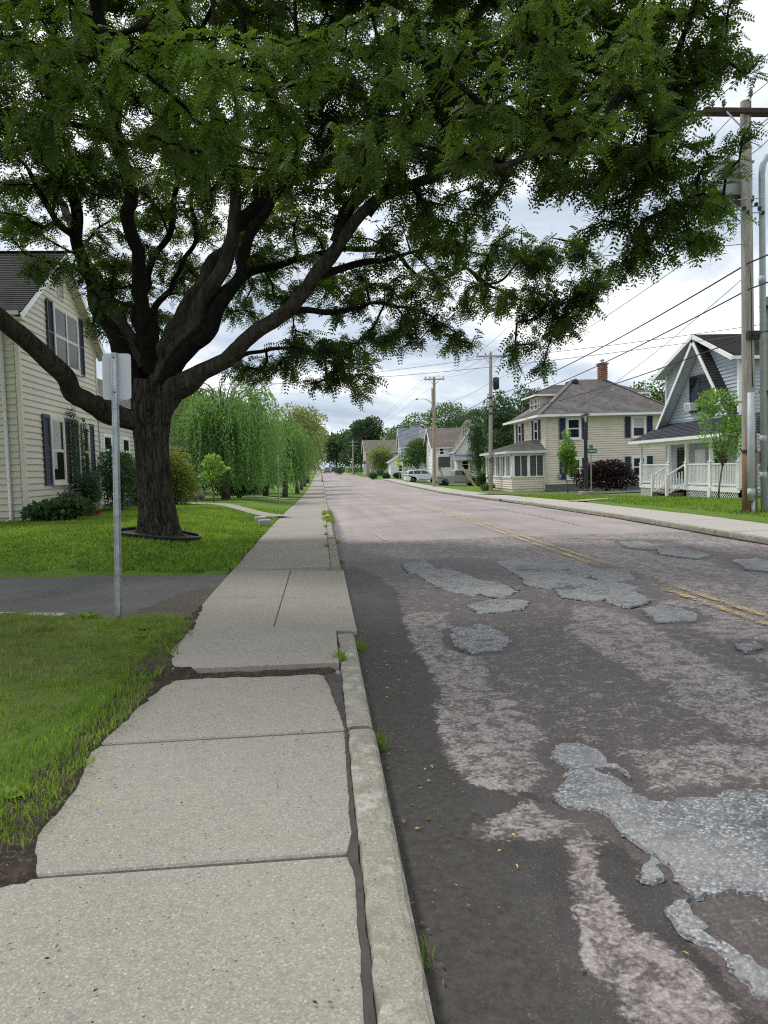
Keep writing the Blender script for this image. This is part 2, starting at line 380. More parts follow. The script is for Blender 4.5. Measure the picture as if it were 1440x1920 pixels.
mat_leaf('red_petal', (0.10, 0.012, 0.015), (0.30, 0.04, 0.05), 0.2)
def mat_bark(name, dark, light, stretch=0.16, sc=9.0, b=0.9, lichen=0.0):
    t = NT(name, 0.95, 0.06)
    vec = t.scaled((1, 1, stretch)); n = t.noise(sc, 6, 0.7, vec, 0.5); n2 = t.noise(sc * 5, 4, 0.7, t.scaled((1, 1, stretch * 2)))
    c = t.ramp(t.math('ADD', t.math('MULTIPLY', n, 0.7), t.math('MULTIPLY', n2, 0.3)), [(0.36, dark), (0.62, light)])
    if lichen: c = t.mix(t.ramp(t.noise(2.2, 5), [(0.52, 0.0), (0.7, lichen)]), c, (0.12, 0.125, 0.075))
    t.col(c); t.bump(t.math('ADD', n, t.math('MULTIPLY', n2, 0.5)), b, 0.05); M[name] = t.m
mat_bark('locust_bark', (0.009, 0.008, 0.007), (0.105, 0.092, 0.076), 0.13, 13, 1.0, lichen=0.25)
mat_bark('limb_bark', (0.006, 0.0055, 0.005), (0.030, 0.0265, 0.0225), 0.6, 12)
mat_bark('grey_bark', (0.06, 0.055, 0.048), (0.22, 0.20, 0.17)); mat_bark('pale_bark', (0.20, 0.18, 0.14), (0.42, 0.38, 0.31))
mat_bark('pole_wood', (0.22, 0.20, 0.175), (0.50, 0.47, 0.425), 0.05, 26, 0.5); mat_bark('brown_pole_wood', (0.13, 0.075, 0.045), (0.34, 0.22, 0.15), 0.05, 24, 0.5)
mat_bark('tan_pole_wood', (0.30, 0.22, 0.15), (0.50, 0.40, 0.30), 0.05, 24, 0.4); mat_bark('crossarm_wood', (0.035, 0.028, 0.025), (0.095, 0.072, 0.062), 0.5, 14, 0.4)

def mat_siding(name, c, dirt=0.15):
    t = NT(name, 0.55, 0.35)
    k = t.mix(t.math('MULTIPLY', t.rand(), 0.35), t.ramp(t.noise(0.8, 4), [(0.3, tuple(x * 0.93 for x in c)), (0.7, tuple(min(1, x * 1.05) for x in c))]), tuple(x * 0.9 for x in c))
    k = t.mix(t.ramp(t.noise(3, 6, 0.7, t.scaled((1, 1, 3))), [(0.5, 0.0), (0.8, dirt)]), k, tuple(x * 0.5 for x in c))
    t.col(k); t.bump(t.noise(30, 3, 0.6, t.scaled((1, 1, 6))), 0.1, 0.004); M[name] = t.m
mat_siding('cream_siding', (0.60, 0.555, 0.455)); mat_siding('tan_siding', (0.74, 0.655, 0.545)); mat_siding('blue_siding', (0.45, 0.50, 0.56)); mat_siding('white_siding', (0.82, 0.82, 0.80)); mat_siding('pale_siding', (0.66, 0.70, 0.74)); mat_siding('stone_siding', (0.45, 0.41, 0.34))
def mat_shingle(name, c, sc=(3.2, 3.2, 3.2)):
    t = NT(name, 0.9, 0.2); n = t.val(t.voro(1.0, 'Color', t.scaled(sc)))
    k = t.ramp(n, [(0.0, tuple(x * 0.68 for x in c)), (1.0, tuple(x * 1.35 for x in c))])
    k = t.mix(t.ramp(t.noise(0.9, 5, 0.65), [(0.35, 0.0), (0.75, 0.45)]), k, tuple(x * 0.6 for x in c))
    k = t.mix(0.4, k, t.ramp(t.noise(90, 2), [(0.3, tuple(x * 0.6 for x in c)), (0.7, tuple(x * 1.5 for x in c))]))
    t.col(k); t.bump(t.noise(60, 2), 0.4, 0.006); M[name] = t.m
mat_shingle('black_shingle', (0.042, 0.040, 0.043)); mat_shingle('grey_shingle', (0.175, 0.16, 0.15)); mat_shingle('slate_shingle', (0.058, 0.064, 0.075)); mat_shingle('silver_shingle', (0.27, 0.29, 0.32)); mat_shingle('brown_shingle', (0.20, 0.175, 0.15))
plain('white_trim', (0.86, 0.86, 0.85), 0.5, 0.06, 2.0, 0.4, dirt=0.25); plain('cream_trim', (0.62, 0.585, 0.50), 0.5, 0.06, 2.0, dirt=0.2); plain('white_gutter', (0.66, 0.67, 0.67), 0.4, 0.08, dirt=0.25)
plain('dark_shutter', (0.050, 0.062, 0.088), 0.5, 0.12); plain('navy_shutter', (0.045, 0.055, 0.115), 0.5, 0.1); plain('black_rubber', (0.018, 0.018, 0.019), 0.6, 0.2); plain('black_metal', (0.02, 0.021, 0.023), 0.45, 0.15, spec=0.5)
plain('interior', (0.02, 0.021, 0.023), 0.9); plain('curtain', (0.85, 0.85, 0.83), 0.9, 0.12, 9.0); plain('blind', (0.50, 0.53, 0.52), 0.8); plain('foundation', (0.16, 0.155, 0.145), 0.9, 0.3, 3.0, bump=0.4)
plain('galvanized', (0.40, 0.43, 0.46), 0.42, 0.22, 9.0, metal=0.75, dirt=0.3); plain('sign_back', (0.58, 0.585, 0.60), 0.5, 0.05, 3.0, dirt=0.15); plain('plastic_pipe', (0.42, 0.45, 0.48), 0.45, 0.1, 3.0, dirt=0.25); plain('steel_grey', (0.30, 0.32, 0.33), 0.5, 0.12, 3.0)
plain('edging_plastic', (0.022, 0.024, 0.028), 0.35, 0.2, spec=0.5); plain('mulch', (0.035, 0.025, 0.018), 0.95, 0.5, 40.0, bump=1.0); plain('screen', (0.085, 0.09, 0.095), 0.7, 0.15); plain('wood_step', (0.20, 0.155, 0.115), 0.8, 0.3, 8.0); plain('wire_black', (0.025, 0.025, 0.027), 0.6); plain('wire_grey', (0.16, 0.165, 0.17), 0.5)
plain('ceramic', (0.12, 0.13, 0.15), 0.25, 0.1, spec=0.6); plain('sign_green', (0.02, 0.14, 0.09), 0.5, 0.08); plain('sign_white', (0.75, 0.75, 0.75), 0.5, 0.03); plain('sign_red', (0.42, 0.035, 0.035), 0.5); plain('sign_lime', (0.50, 0.62, 0.03), 0.5); plain('ink', (0.02, 0.02, 0.02), 0.6)
plain('crack_fill', (0.05, 0.047, 0.045), 0.9, 0.4, 9.0); plain('damp', (0.060, 0.055, 0.049), 0.75, 0.3, 9.0); plain('soffit_shade', (0.50, 0.53, 0.56), 0.7, 0.06); plain('granite', (0.36, 0.35, 0.325), 0.85, 0.2, 6.0, bump=0.5); plain('bin_blue', (0.02, 0.085, 0.30), 0.45); plain('bin_green', (0.015, 0.14, 0.10), 0.45); plain('bin_navy', (0.018, 0.028, 0.05), 0.45); plain('bin_label', (0.45, 0.5, 0.55), 0.6)
plain('paint_white_car', (0.82, 0.83, 0.84), 0.25, 0.02, spec=0.6); plain('paint_silver', (0.36, 0.365, 0.37), 0.3, 0.03, metal=0.15, spec=0.5); plain('paint_grey', (0.12, 0.13, 0.14), 0.3, 0.03, metal=0.4); plain('paint_dark', (0.03, 0.032, 0.036), 0.3, 0.05, metal=0.3); plain('rim', (0.5, 0.5, 0.5), 0.35, 0.05, metal=0.8); plain('tail_red', (0.35, 0.02, 0.02), 0.3); plain('tyre', (0.022, 0.022, 0.022), 0.85); plain('lamp_glass', (0.6, 0.6, 0.58), 0.2)
plain('flag_red', (0.42, 0.05, 0.06), 0.8, 0.05); plain('flag_white', (0.70, 0.68, 0.68), 0.8, 0.05); plain('flag_blue', (0.06, 0.12, 0.20), 0.8, 0.05); plain('lumber', (0.62, 0.50, 0.26), 0.7, 0.2, 8.0); plain('yellow_leaf', (0.50, 0.42, 0.06), 0.7, 0.3); plain('brown_litter', (0.16, 0.085, 0.05), 0.8, 0.5, 30.0); plain('green_litter', (0.20, 0.32, 0.08), 0.7, 0.3, 30.0); plain('pebble', (0.15, 0.135, 0.12), 0.9, 0.5, 40.0)
def mat_brick():
    t = NT('brick', 0.9); t.col(t.mix(t.rand(), (0.20, 0.075, 0.05), (0.36, 0.17, 0.115))); t.bump(t.noise(60, 3), 0.4, 0.01); M['brick'] = t.m
mat_brick(); plain('mortar', (0.33, 0.31, 0.28), 0.95)
def mat_glass():
    t = NT('window_glass', 0.04, 0.5); t.col((0.012, 0.014, 0.016))
    g = t.node('ShaderNodeBsdfGlossy'); g.inputs['Roughness'].default_value = 0.03; g.inputs['Color'].default_value = (0.5, 0.54, 0.56, 1)
    tr = t.node('ShaderNodeBsdfTransparent'); tr.inputs['Color'].default_value = (0.92, 0.94, 0.94, 1)
    fr = t.node('ShaderNodeFresnel'); fr.inputs[0].default_value = 1.42
    ms = t.node('ShaderNodeMixShader'); t.l.new(fr.outputs[0], ms.inputs[0]); t.l.new(tr.outputs[0], ms.inputs[1]); t.l.new(g.outputs[0], ms.inputs[2]); t.l.new(ms.outputs[0], t.out.inputs[0]); M['window_glass'] = t.m
    t = NT('car_glass', 0.06, 0.6); t.col((0.018, 0.02, 0.022)); M['car_glass'] = t.m
mat_glass()
def mat_paint(name, c, wear):
    t = NT(name, 0.7); t.col(t.ramp(t.noise(6, 4), [(0.3, tuple(x * 0.75 for x in c)), (0.7, c)]))
    tr = t.node('ShaderNodeBsdfTransparent'); ms = t.node('ShaderNodeMixShader')
    k = t.math('ADD', t.math('MULTIPLY', t.noise(28, 5, 0.75), 0.7), t.math('MULTIPLY', t.noise(1.2, 4), 0.3))
    t.l.new(t.ramp(k, [(wear, 0.0), (wear + 0.08, 1.0)]), ms.inputs[0]); t.l.new(tr.outputs[0], ms.inputs[1]); t.l.new(t.b.outputs[0], ms.inputs[2]); t.l.new(ms.outputs[0], t.out.inputs[0]); M[name] = t.m
mat_paint('yellow_paint', (0.68, 0.50, 0.19), 0.475); mat_paint('white_paint', (0.6, 0.59, 0.57), 0.46)

# ================================================================== GROUND
def uniq(a): return np.unique(np.round(np.asarray(a, float), 3))
gx = uniq(np.concatenate([-np.geomspace(12, 900, 40), np.arange(-12, -1.6, .25), [-1.62, -1.5, -1.44, -1.40, -1.2, 0, 2, 4, 6, 8, 10.0], np.arange(10.2, 24, .5), np.geomspace(24, 900, 40)]))
gy = uniq(np.concatenate([np.arange(-40, 0, 4), np.arange(0, 26, .25), np.arange(26, 60, 1), np.arange(60, 160, 4), np.geomspace(160, 1600, 40)]))
GX, GY = np.meshgrid(gx, gy); GZ = lawn_z(GX, GY)
drive_near = lambda x: 7.72 - 0.29 * (x + 1.35) * (x > -6) + 0.29 * 4.65 * (x <= -6)
drive_far = lambda x: 11.25 - 0.2 * (x + 1.41)
in_street = (GX > -1.42) & (GX < xr(GY) + 1.85)
GZ = np.where(in_street, prof(GY) - 0.42, GZ)
in_drive = (GX <= -1.40) & (GY > drive_near(GX) + .1) & (GY < drive_far(GX) - .1)
GZ = np.where(in_drive, -0.06, GZ)
GZ += np.where(in_street | in_drive, 0, (fbm(GX * .8, GY * .8, seed=5) - .5) * 0.05)
soil_edge = [(-1.8, 2.0), (-1.5, 2.79), (-1.28, 2.98), (-1.30, 3.36), (-1.30, 3.71), (-1.30, 4.14), (-1.28, 4.69), (-1.26, 5.27), (-1.32, 6.4), (-1.36, 7.17), (-1.5, 7.5)]
se_y = np.array([p[1] for p in soil_edge]); se_x = np.array([p[0] for p in soil_edge])
dirt = smooth(0.16, -0.05, np.interp(GY, se_y, se_x) - GX) * (GY < 8) * (GX < 0) * 0.9
dry = np.clip(0.9 * smooth(8.2, 6.8, GY) * fbm(GX * 1.3, GY * 1.3, seed=8) * (GX < 0), 0, 1)
gme = np_mesh('ground', np.stack([GX, GY, GZ], -1).reshape(-1, 3), grid_faces(len(gy), len(gx)), True, {'dirt': ('POINT', dirt.ravel()), 'dry': ('POINT', dry.ravel())})
ground = tag(link('ground', gme, None, M['lawn']), 'green lawns and verges on both sides of the street', kind='structure')

# ================================================================== ROAD
SILT_AREAS = [[(-0.02,11.53),(0.46,12.36),(0.75,11.31),(0.93,9.51),(0.81,7.27),(0.79,5.86),(0.8,5.14),(0.59,4.16),(0.71,3.72),(0.98,3.45),(0.9,3.33),(0.6,3.17),(0.64,3.06),(0.85,3.05),(1.01,3.08),(0.9,2.75),(0.8,2.31),(0.83,1.95),(0.76,1.67),(0.01,1.75),(0.05,3.54),(0.04,6.96)],[(1.15,3.14),(1.19,3.01),(1.25,2.69),(1.19,2.36),(1.22,2.06),(1.23,1.87),(1.15,1.86),(1.13,2.06),(1.13,2.33),(1.0,2.46),(1.01,2.8),(1.09,2.87)],[(0.87,3.48),(0.99,3.53),(1.05,3.45),(0.97,3.38),(0.88,3.39)]]
LIGHT_AREAS = [[(0.93,8.07),(1.27,7.99),(1.15,6.14),(1.16,5.21),(1.2,4.23),(1.15,3.69),(0.97,3.46),(0.75,3.62),(0.58,3.92),(0.62,4.41),(0.84,5.14),(0.75,6.22),(0.73,7.05)],[(2.81,7.95),(3.08,7.29),(2.98,5.78),(2.98,4.76),(2.98,4.12),(2.48,3.42),(2.44,3.9),(2.38,4.42),(2.36,5.41),(2.32,6.71)],[(0.9,2.75),(1.01,2.82),(0.99,2.46),(1.12,2.33),(1.13,2.07),(1.14,1.92),(1.07,1.71),(0.81,1.74),(0.82,1.98),(0.78,2.11),(0.81,2.37)],[(0.58,3.14),(0.74,3.25),(1.05,3.28),(1.05,3.23),(0.86,3.06),(0.65,3.06)],[(0.99,3.04),(1.1,3.02),(1.07,2.85),(0.98,2.82)],[(1.61,3.84),(2.42,3.86),(2.65,3.67),(2.32,3.21),(2.07,3.3),(1.51,3.3),(1.47,3.58)],[(3.83,8.03),(4.27,7.93),(4.04,6.46),(3.89,5.78),(3.41,5.07),(3.45,5.52),(3.48,6.47)]]
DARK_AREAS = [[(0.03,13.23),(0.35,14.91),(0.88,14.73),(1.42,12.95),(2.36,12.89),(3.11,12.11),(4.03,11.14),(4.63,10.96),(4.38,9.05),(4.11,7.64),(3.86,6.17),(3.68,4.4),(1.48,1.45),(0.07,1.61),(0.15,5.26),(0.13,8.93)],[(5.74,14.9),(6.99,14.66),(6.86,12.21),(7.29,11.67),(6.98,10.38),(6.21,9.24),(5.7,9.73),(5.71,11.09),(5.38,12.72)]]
PATCHES = [[(1.2,3.9),(1.29,4.08),(1.41,4.11),(1.5,3.78),(1.51,3.57),(1.46,3.67),(1.23,3.75)],[(1.05,3.48),(1.22,3.71),(1.36,3.71),(1.45,3.59),(1.45,3.39),(1.5,3.27),(1.67,3.3),(1.94,3.35),(2.07,3.3),(2.21,3.06),(1.75,2.3),(1.63,2.41),(1.56,2.49),(1.46,2.53),(1.29,2.52),(1.3,2.78),(1.25,3.05),(1.24,3.2),(1.08,3.3)],[(1.19,2.79),(1.29,2.86),(1.28,2.7),(1.22,2.62),(1.16,2.66)],[(1.18,2.49),(1.29,2.51),(1.27,2.31),(1.3,2.19),(1.35,2.15),(1.42,2.06),(1.29,1.86),(1.25,1.99),(1.23,2.08),(1.22,2.23),(1.17,2.35)],[(1.22,7.18),(1.54,7.31),(1.69,6.84),(1.67,6.52),(1.49,6.22),(1.26,6.21),(1.13,6.53)],[(1.31,12.1),(1.68,12.41),(1.71,11.45),(1.51,10.92),(1.31,11.21)],[(1.44,10.72),(1.89,11.28),(2.05,10.39),(2.08,9.65),(1.79,9.09),(1.55,9.7)],[(2.01,10.14),(2.29,9.78),(2.39,9.14),(2.08,8.75),(1.94,9.17)],[(1.66,8.32),(2.0,8.55),(2.29,8.34),(2.09,7.96),(1.69,7.9)],[(2.83,11.77),(3.32,11.9),(3.5,11.18),(3.22,10.43),(2.79,10.56)],[(3.49,11.31),(3.96,11.17),(3.9,10.35),(3.42,9.86),(3.2,10.23)],[(3.91,10.58),(4.3,10.35),(4.12,9.67),(3.79,9.47),(3.69,9.88)],[(2.81,10.23),(3.2,10.12),(3.2,9.45),(2.84,9.19),(2.67,9.59)],[(3.27,9.7),(3.72,9.49),(3.84,8.93),(3.54,8.69),(3.16,8.94)],[(2.89,8.93),(3.26,8.84),(3.37,8.43),(3.03,8.23),(2.83,8.56)],[(3.36,8.58),(3.69,8.57),(3.6,8.02),(3.28,7.77),(3.19,8.05)],[(3.36,7.6),(3.66,7.81),(3.79,7.47),(3.75,7.14),(3.56,6.92),(3.21,6.97)],[(5.79,14.21),(6.25,14.25),(6.21,13.24),(5.75,12.68),(5.54,13.1)],[(6.08,13.29),(6.41,12.62),(6.4,11.8),(5.94,11.36),(5.65,12.05)],[(6.33,11.1),(6.83,11.22),(6.84,10.55),(6.21,9.69),(5.98,10.08)],[(3.47,6.01),(3.69,6.05),(3.59,5.84),(3.38,5.74)]]
ry = uniq(np.concatenate([np.arange(-6, 1, .5), np.arange(1.0, 15, .05), np.arange(15, 40, .3), np.arange(40, 420, 3)]))
nt = 150; tt = np.linspace(0, 1, nt)
RY = np.repeat(ry[:, None], nt, 1); RX = 0.262 + (xr(RY) - 0.262) * tt[None, :]
RZ = road_z(RX, RY)
wx = RX + (fbm(RX * 2.2, RY * 2.2, seed=21) - .5) * .34; wy = RY + (fbm(RX * 2.2, RY * 2.2, seed=22) - .5) * .5
stain_shade = np.full(RX.shape, 0.22)
for P in DARK_AREAS: stain_shade = np.maximum(stain_shade, 0.5 + np.clip(poly_sd(P, wx, wy) / 2.2, -.3, .13))  # soft dark zone: real stains plus the locust's shade painted in
for P in LIGHT_AREAS: stain_shade = np.minimum(stain_shade, 0.5 - np.clip((poly_sd(P, wx, wy) + .05) / 0.35, -.5, .42))
stain_shade = np.where(RY < 15, stain_shade, 0.22); silt = np.zeros(RX.shape)
for P in SILT_AREAS: silt = np.maximum(silt, 0.5 + np.clip(poly_sd(P, wx * .4 + RX * .6, wy * .4 + RY * .6) / np.where(RY > 3.3, 0.34, 0.2), -.5, .5))
stain_shade = np.maximum(stain_shade, 0.62 * smooth(.55, .1, RX - .262) * smooth(60, 20, RY))
mud = 0.85 * smooth(.75, .15, RX - .262) * smooth(9, 5, RY) + 0.55 * smooth(.3, .05, RX - .262) * smooth(40, 14, RY) * smooth(5, 9, RY)
pd = np.full(RX.shape, -9.0); near = RY < 16
for P in PATCHES: pd[near] = np.maximum(pd[near], poly_sd(P, RX[near], RY[near]))
stain_shade = np.maximum(stain_shade, np.where(near, 0.5 + 0.4 * np.exp(-(pd / 0.07) ** 2), 0))
RZ = RZ - np.where(near, 0.022 * np.exp(-((pd + .04) / 0.045) ** 2) * (0.4 + fbm(RX * 4, RY * 4, seed=31)), 0)
RZ = RZ + np.where(RY < 40, (fbm(RX * 1.1, RY * 1.1, seed=33) - .5) * 0.02 + (fbm(RX * 7, RY * 7, seed=34) - .5) * 0.006, 0)
rme = np_mesh('road', np.stack([RX, RY, RZ], -1).reshape(-1, 3), grid_faces(len(ry), nt), True, {'silt': ('POINT', silt.ravel()), 'stain_shade': ('POINT', stain_shade.ravel()), 'mud': ('POINT', mud.ravel())})
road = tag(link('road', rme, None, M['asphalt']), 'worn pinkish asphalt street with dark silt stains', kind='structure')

def ragged(poly, amp, step, seed, hf=1.0):
    """subdivide an outline and roughen it"""
    out = []; n = len(poly)
    for i in range(n):
        a, b = np.array(poly[i]), np.array(poly[(i + 1) % n]); k = max(1, int(np.linalg.norm(b - a) / step))
        for j in range(k): out.append(a + (b - a) * j / k)
    out = np.array(out); q = out.copy()
    for _ in range(2): q = (np.roll(q, 1, 0) + 2 * q + np.roll(q, -1, 0)) / 4
    q[:, 0] += (fbm(out[:, 0] * 31, out[:, 1] * 31, seed=seed + 9) - .5) * amp * .6 * hf; q[:, 1] += (fbm(out[:, 0] * 31, out[:, 1] * 31, seed=seed + 19) - .5) * amp * .8 * hf; q[:, 0] += (fbm(out[:, 0] * 9, out[:, 1] * 9, seed=seed) - .5) * amp; q[:, 1] += (fbm(out[:, 0] * 9, out[:, 1] * 9, seed=seed + 50) - .5) * amp * 1.4
    return q
def sheet(name, poly, zf, mat, parent=None, lip=0.02, rise=0.012, amp=0.06, step=0.05, seed=1, hf=1.0):
    """thin uneven layer with a sloping ragged rim that lies on zf"""
    q = ragged(poly, amp, step, seed, hf); c = q.mean(0)
    nrm = np.roll(q, -1, 0) - np.roll(q, 1, 0); nrm = np.stack([nrm[:, 1], -nrm[:, 0]], 1); nrm /= np.linalg.norm(nrm, axis=1)[:, None] + 1e-9
    area = np.sum(q[:, 0] * np.roll(q[:, 1], -1) - q[:, 1] * np.roll(q[:, 0], -1))
    if area < 0: nrm = -nrm
    inner = q - nrm * lip
    bm = bmesh.new()
    vo = [bm.verts.new((p[0], p[1], float(zf(p[0], p[1])) - 0.012)) for p in q]
    vi = [bm.verts.new((p[0], p[1], float(zf(p[0], p[1])) + rise)) for p in inner]
    n = len(q)
    for i in range(n): bm.faces.new((vo[i], vo[(i + 1) % n], vi[(i + 1) % n], vi[i]))
    es = [bm.edges.get((vi[i], vi[(i + 1) % n])) for i in range(n)]
    bmesh.ops.triangle_fill(bm, edges=[e for e in es if e], use_beauty=True)
    bmesh.ops.recalc_face_normals(bm, faces=bm.faces)
    if sum(f.normal.z for f in bm.faces) < 0: bmesh.ops.reverse_faces(bm, faces=bm.faces)
    me = bpy.data.meshes.new(name); bm.to_mesh(me); bm.free()
    return link(name, me, parent, mat)
PATCHES = [P if i < 5 or i > 15 else [(np.mean([q[0] for q in P]) + (p[0] - np.mean([q[0] for q in P])) * 1.22, np.mean([q[1] for q in P]) + (p[1] - np.mean([q[1] for q in P])) * 1.25) for p in P] for i, P in enumerate(PATCHES)]
for i, P in enumerate(PATCHES): sheet('asphalt_patch', P, lambda x, y: road_z(x, y) + .002, M['patch_asphalt'], road, 0.007, 0.004, 0.09, 0.022, 100 + i)

def strip(name, x0f, x1f, y0, y1, mat, parent, dz=0.006, n=None, zf=road_z):
    ys = np.linspace(y0, y1, n or max(2, int((y1 - y0) / 0.5) + 2)); V = []
    for y in ys: V += [(x0f(y), y, float(zf(x0f(y), y)) + dz), (x1f(y), y, float(zf(x1f(y), y)) + dz)]
    return link(name, np_mesh(name, np.array(V), grid_faces(len(ys), 2)[:, [0, 1, 2, 3]]), parent, mat)
for y0, y1 in ((5.4, 8.7), (11.2, 36.0), (39.5, 125)):
    for xo in (-0.15, 0.05):
        strip('centre_line', lambda y, xo=xo: 4.22 + xo, lambda y, xo=xo: 4.22 + xo + .1, y0, y1, M['yellow_paint'], road, 0.016 if y0 < 30 else 0.008)
for i in range(8):
    x0 = 0.8 + i * 1.05
    strip('crosswalk_bar', lambda y, x0=x0: x0, lambda y, x0=x0: x0 + .55, 118, 120.6, M['white_paint'], road, 0.012, 3)
strip('tar_seam', lambda y: 4.9, lambda y: 8.3, 30.0, 30.55, M['patch_asphalt'], road, 0.006, 3)
strip('worn_mark', lambda y: 1.30 - (y - 17) * .06, lambda y: 1.36 - (y - 17) * .06, 16.2, 18.6, M['white_paint'], road, 0.014, 8)

def crack(pts, w, seed):
    # open crack: thin dark ribbon that wanders
    P = []
    for a, b in zip(pts[:-1], pts[1:]):
        a, b = np.array(a, float), np.array(b, float); k = max(2, int(np.linalg.norm(b - a) / .08)); P += [a + (b - a) * i / k for i in range(k)]
    P = np.array(P + [np.array(pts[-1], float)]); P[:, 0] += (fbm(P[:, 0] * 3 + seed, P[:, 1] * 3, seed=seed) - .5) * .22; P[:, 1] += (fbm(P[:, 0] * 3, P[:, 1] * 3 + seed, seed=seed + 7) - .5) * .22
    d = np.gradient(P, axis=0); d /= np.linalg.norm(d, axis=1)[:, None] + 1e-9; n = np.stack([-d[:, 1], d[:, 0]], 1) * (w * (.35 + fbm(P[:, 0] * 9, P[:, 1] * 9, seed=seed)))[:, None]
    L, R_ = P - n, P + n; V = np.stack([np.column_stack([L, road_z(L[:, 0], L[:, 1]) + .006]), np.column_stack([R_, road_z(R_[:, 0], R_[:, 1]) + .006])], 1).reshape(-1, 3)
    link('crack', np_mesh('crack', V, grid_faces(len(P), 2)), road, M['crack_fill'])
for i, (pts, w) in enumerate((([(.6, 20), (3.0, 20.4), (4.2, 20.1)], .009), ([(5.1, 15.2), (6.2, 14.2), (7.4, 13.9)], .02), ([(2.2, 26), (4.4, 26.3), (7.8, 26.8)], .016), ([(6.4, 18), (6.6, 24), (6.4, 40)], .009), ([(.7, 37), (4, 37.4), (8.2, 37)], .02), ([(.6, 50), (5, 50.5), (8.6, 50)], .03))): crack(pts, w, 60 + i)

# ================================================================== PAVEMENTS AND KERBS
def slab_mesh(x0, x1, y0, y1, z00, z10, z01, z11, t=0.12, ch=0.008):
    """paving slab, corner heights given, small chamfer"""
    mb = MB(); zc = lambda x, y: (z00 * (x1 - x) * (y1 - y) + z10 * (x - x0) * (y1 - y) + z01 * (x1 - x) * (y - y0) + z11 * (x - x0) * (y - y0)) / ((x1 - x0) * (y1 - y0))
    v = []
    for (a, b, dz) in ((0, 0, -t), (0, 0, -ch), (ch, ch, 0)):
        for x, y in ((x0 + a, y0 + b), (x1 - a, y0 + b), (x1 - a, y1 - b), (x0 + a, y1 - b)): v.append((x, y, zc(x, y) + dz))
    f = [(0, 3, 2, 1), (8, 9, 10, 11)]
    for k in (0, 4):
        for i in range(4): f.append((k + i, k + (i + 1) % 4, k + 4 + (i + 1) % 4, k + 4 + i))
    return mb.add(v, f)
sw = MB(); ys_ = np.concatenate([np.arange(-4, 40, 2.0), np.arange(40, 240, 10.0)])
for a, b in zip(ys_[:-1], ys_[1:]):
    dip = lambda t: float(prof(t)) - (.035 if t < 6 or t > 13 else .16); z0, z1 = dip(a), dip(b)
    sw.add([(-1.42, a, z0), (0.1, a, z0), (0.1, b, z1), (-1.42, b, z1), (-1.42, a, z0 - .3), (0.1, a, z0 - .3), (0.1, b, z1 - .3), (-1.42, b, z1 - .3)], [(0, 1, 2, 3), (4, 7, 6, 5), (0, 4, 5, 1), (2, 6, 7, 3), (0, 3, 7, 4), (1, 5, 6, 2)])
pavement = tag(sw.build('pavement', M['soil']), 'grey concrete pavement beside the left lawns', kind='structure')
joints = [-1.4, 0.0, 1.42, 2.84, 4.22, 5.58, 7.18, 9.1, 10.25, 11.6, 12.95, 14.4]
while joints[-1] < 236: joints.append(joints[-1] + (1.45 if joints[-1] < 60 else 3.0 if joints[-1] < 110 else 9.0))
for i, (a, b) in enumerate(zip(joints[:-1], joints[1:])):
    za, zb = float(prof(a)), float(prof(b)); j = [random.uniform(-.006, .006) for _ in range(4)]
    x0, x1 = -1.41, 0.097; lo = 0.0; t0 = t1 = 0.0
    if abs(a - 5.58) < .01: t0, t1 = 0.055, 0.01
    if abs(a - 4.22) < .01: t0, t1 = 0.0, -0.012
    dr = -0.07 * float(smooth(7.0, 8.2, (a + b) / 2) * (1 - smooth(10.8, 12, (a + b) / 2)))       # dropped to the drive
    if 7 < a < 11:
        for xa, xb, e0, e1 in ((x0, -.52, 0, dr * .5), (-.512, 0.30, dr * .5, dr)):
            slab_mesh(xa, xb, a + .005, b - .005, za + e0, za + e1, zb + e0, zb + e1).build('slab', M['concrete'], pavement)
        continue
    if abs(a - 5.58) < .01: x1 = 0.09
    slab_mesh(x0, x1, a + .006, b - .006, za + j[0] + t0, za + j[1] + t0, zb + j[2] + t1, zb + j[3] + t1).build('slab', M['concrete'], pavement)

def kerb_stone(y0, y1, x0, x1, parent, seed, top=0.012, flip=False, taper0=0.0, rough_edge=0.03, step=0.06):
    """cast kerb length with a worn, chipped top edge"""
    n = max(3, int((y1 - y0) / step)); ys = np.linspace(y0, y1, n); prof_n = 9; V = []
    for i, y in enumerate(ys):
        e = min(1, min(i, n - 1 - i) / 2.0 * .5 + .55) if n > 6 else 1
        ch = (fbm(np.array([y * 9.]), np.array([seed * 3.1]), seed=seed)[0]); ch2 = fbm(np.array([y * 9.]), np.array([seed * 7.7 + 9]), seed=seed + 3)[0]
        w0 = rough_edge * (ch - .42) * 1.6; w1 = rough_edge * (ch2 - .35) * 2
        x0y = float(x0(y)); x1y = float(x1(y)); z = float(prof(y)) + top - taper0 * (i / (n - 1)); h = -.30
        d = (1 - e) * .02
        for px, pz in ((x0y, h), (x0y + max(0, w0) * .3, z - .03), (x0y + .004 + max(0, w0), z - .004 - d), (x0y + .016 + max(0, w0), z + .001 - d), ((x0y + x1y) / 2, z + .003 - d), (x1y - .03 - max(0, w1), z + .001 - d), (x1y - .010 - max(0, w1) * .6, z - .010 - d), (x1y - .001, z - .035), (x1y + .006, h)):
            V.append((px, y, pz if pz != h else float(prof(y)) + h))
    F = grid_faces(n, prof_n); nv = len(V)
    me = bpy.data.meshes.new('kerb_stone'); me.from_pydata(V, [], [tuple(f) for f in F] + [tuple(range(prof_n))[::-1], tuple(range(nv - prof_n, nv))]); me.update()
    bm = bmesh.new(); bm.from_mesh(me); bmesh.ops.recalc_face_normals(bm, faces=bm.faces); bm.to_mesh(me); bm.free()
    return link('kerb_stone', me, parent, M['kerb_concrete'])
kb = MB()  # bedding below the kerb stones
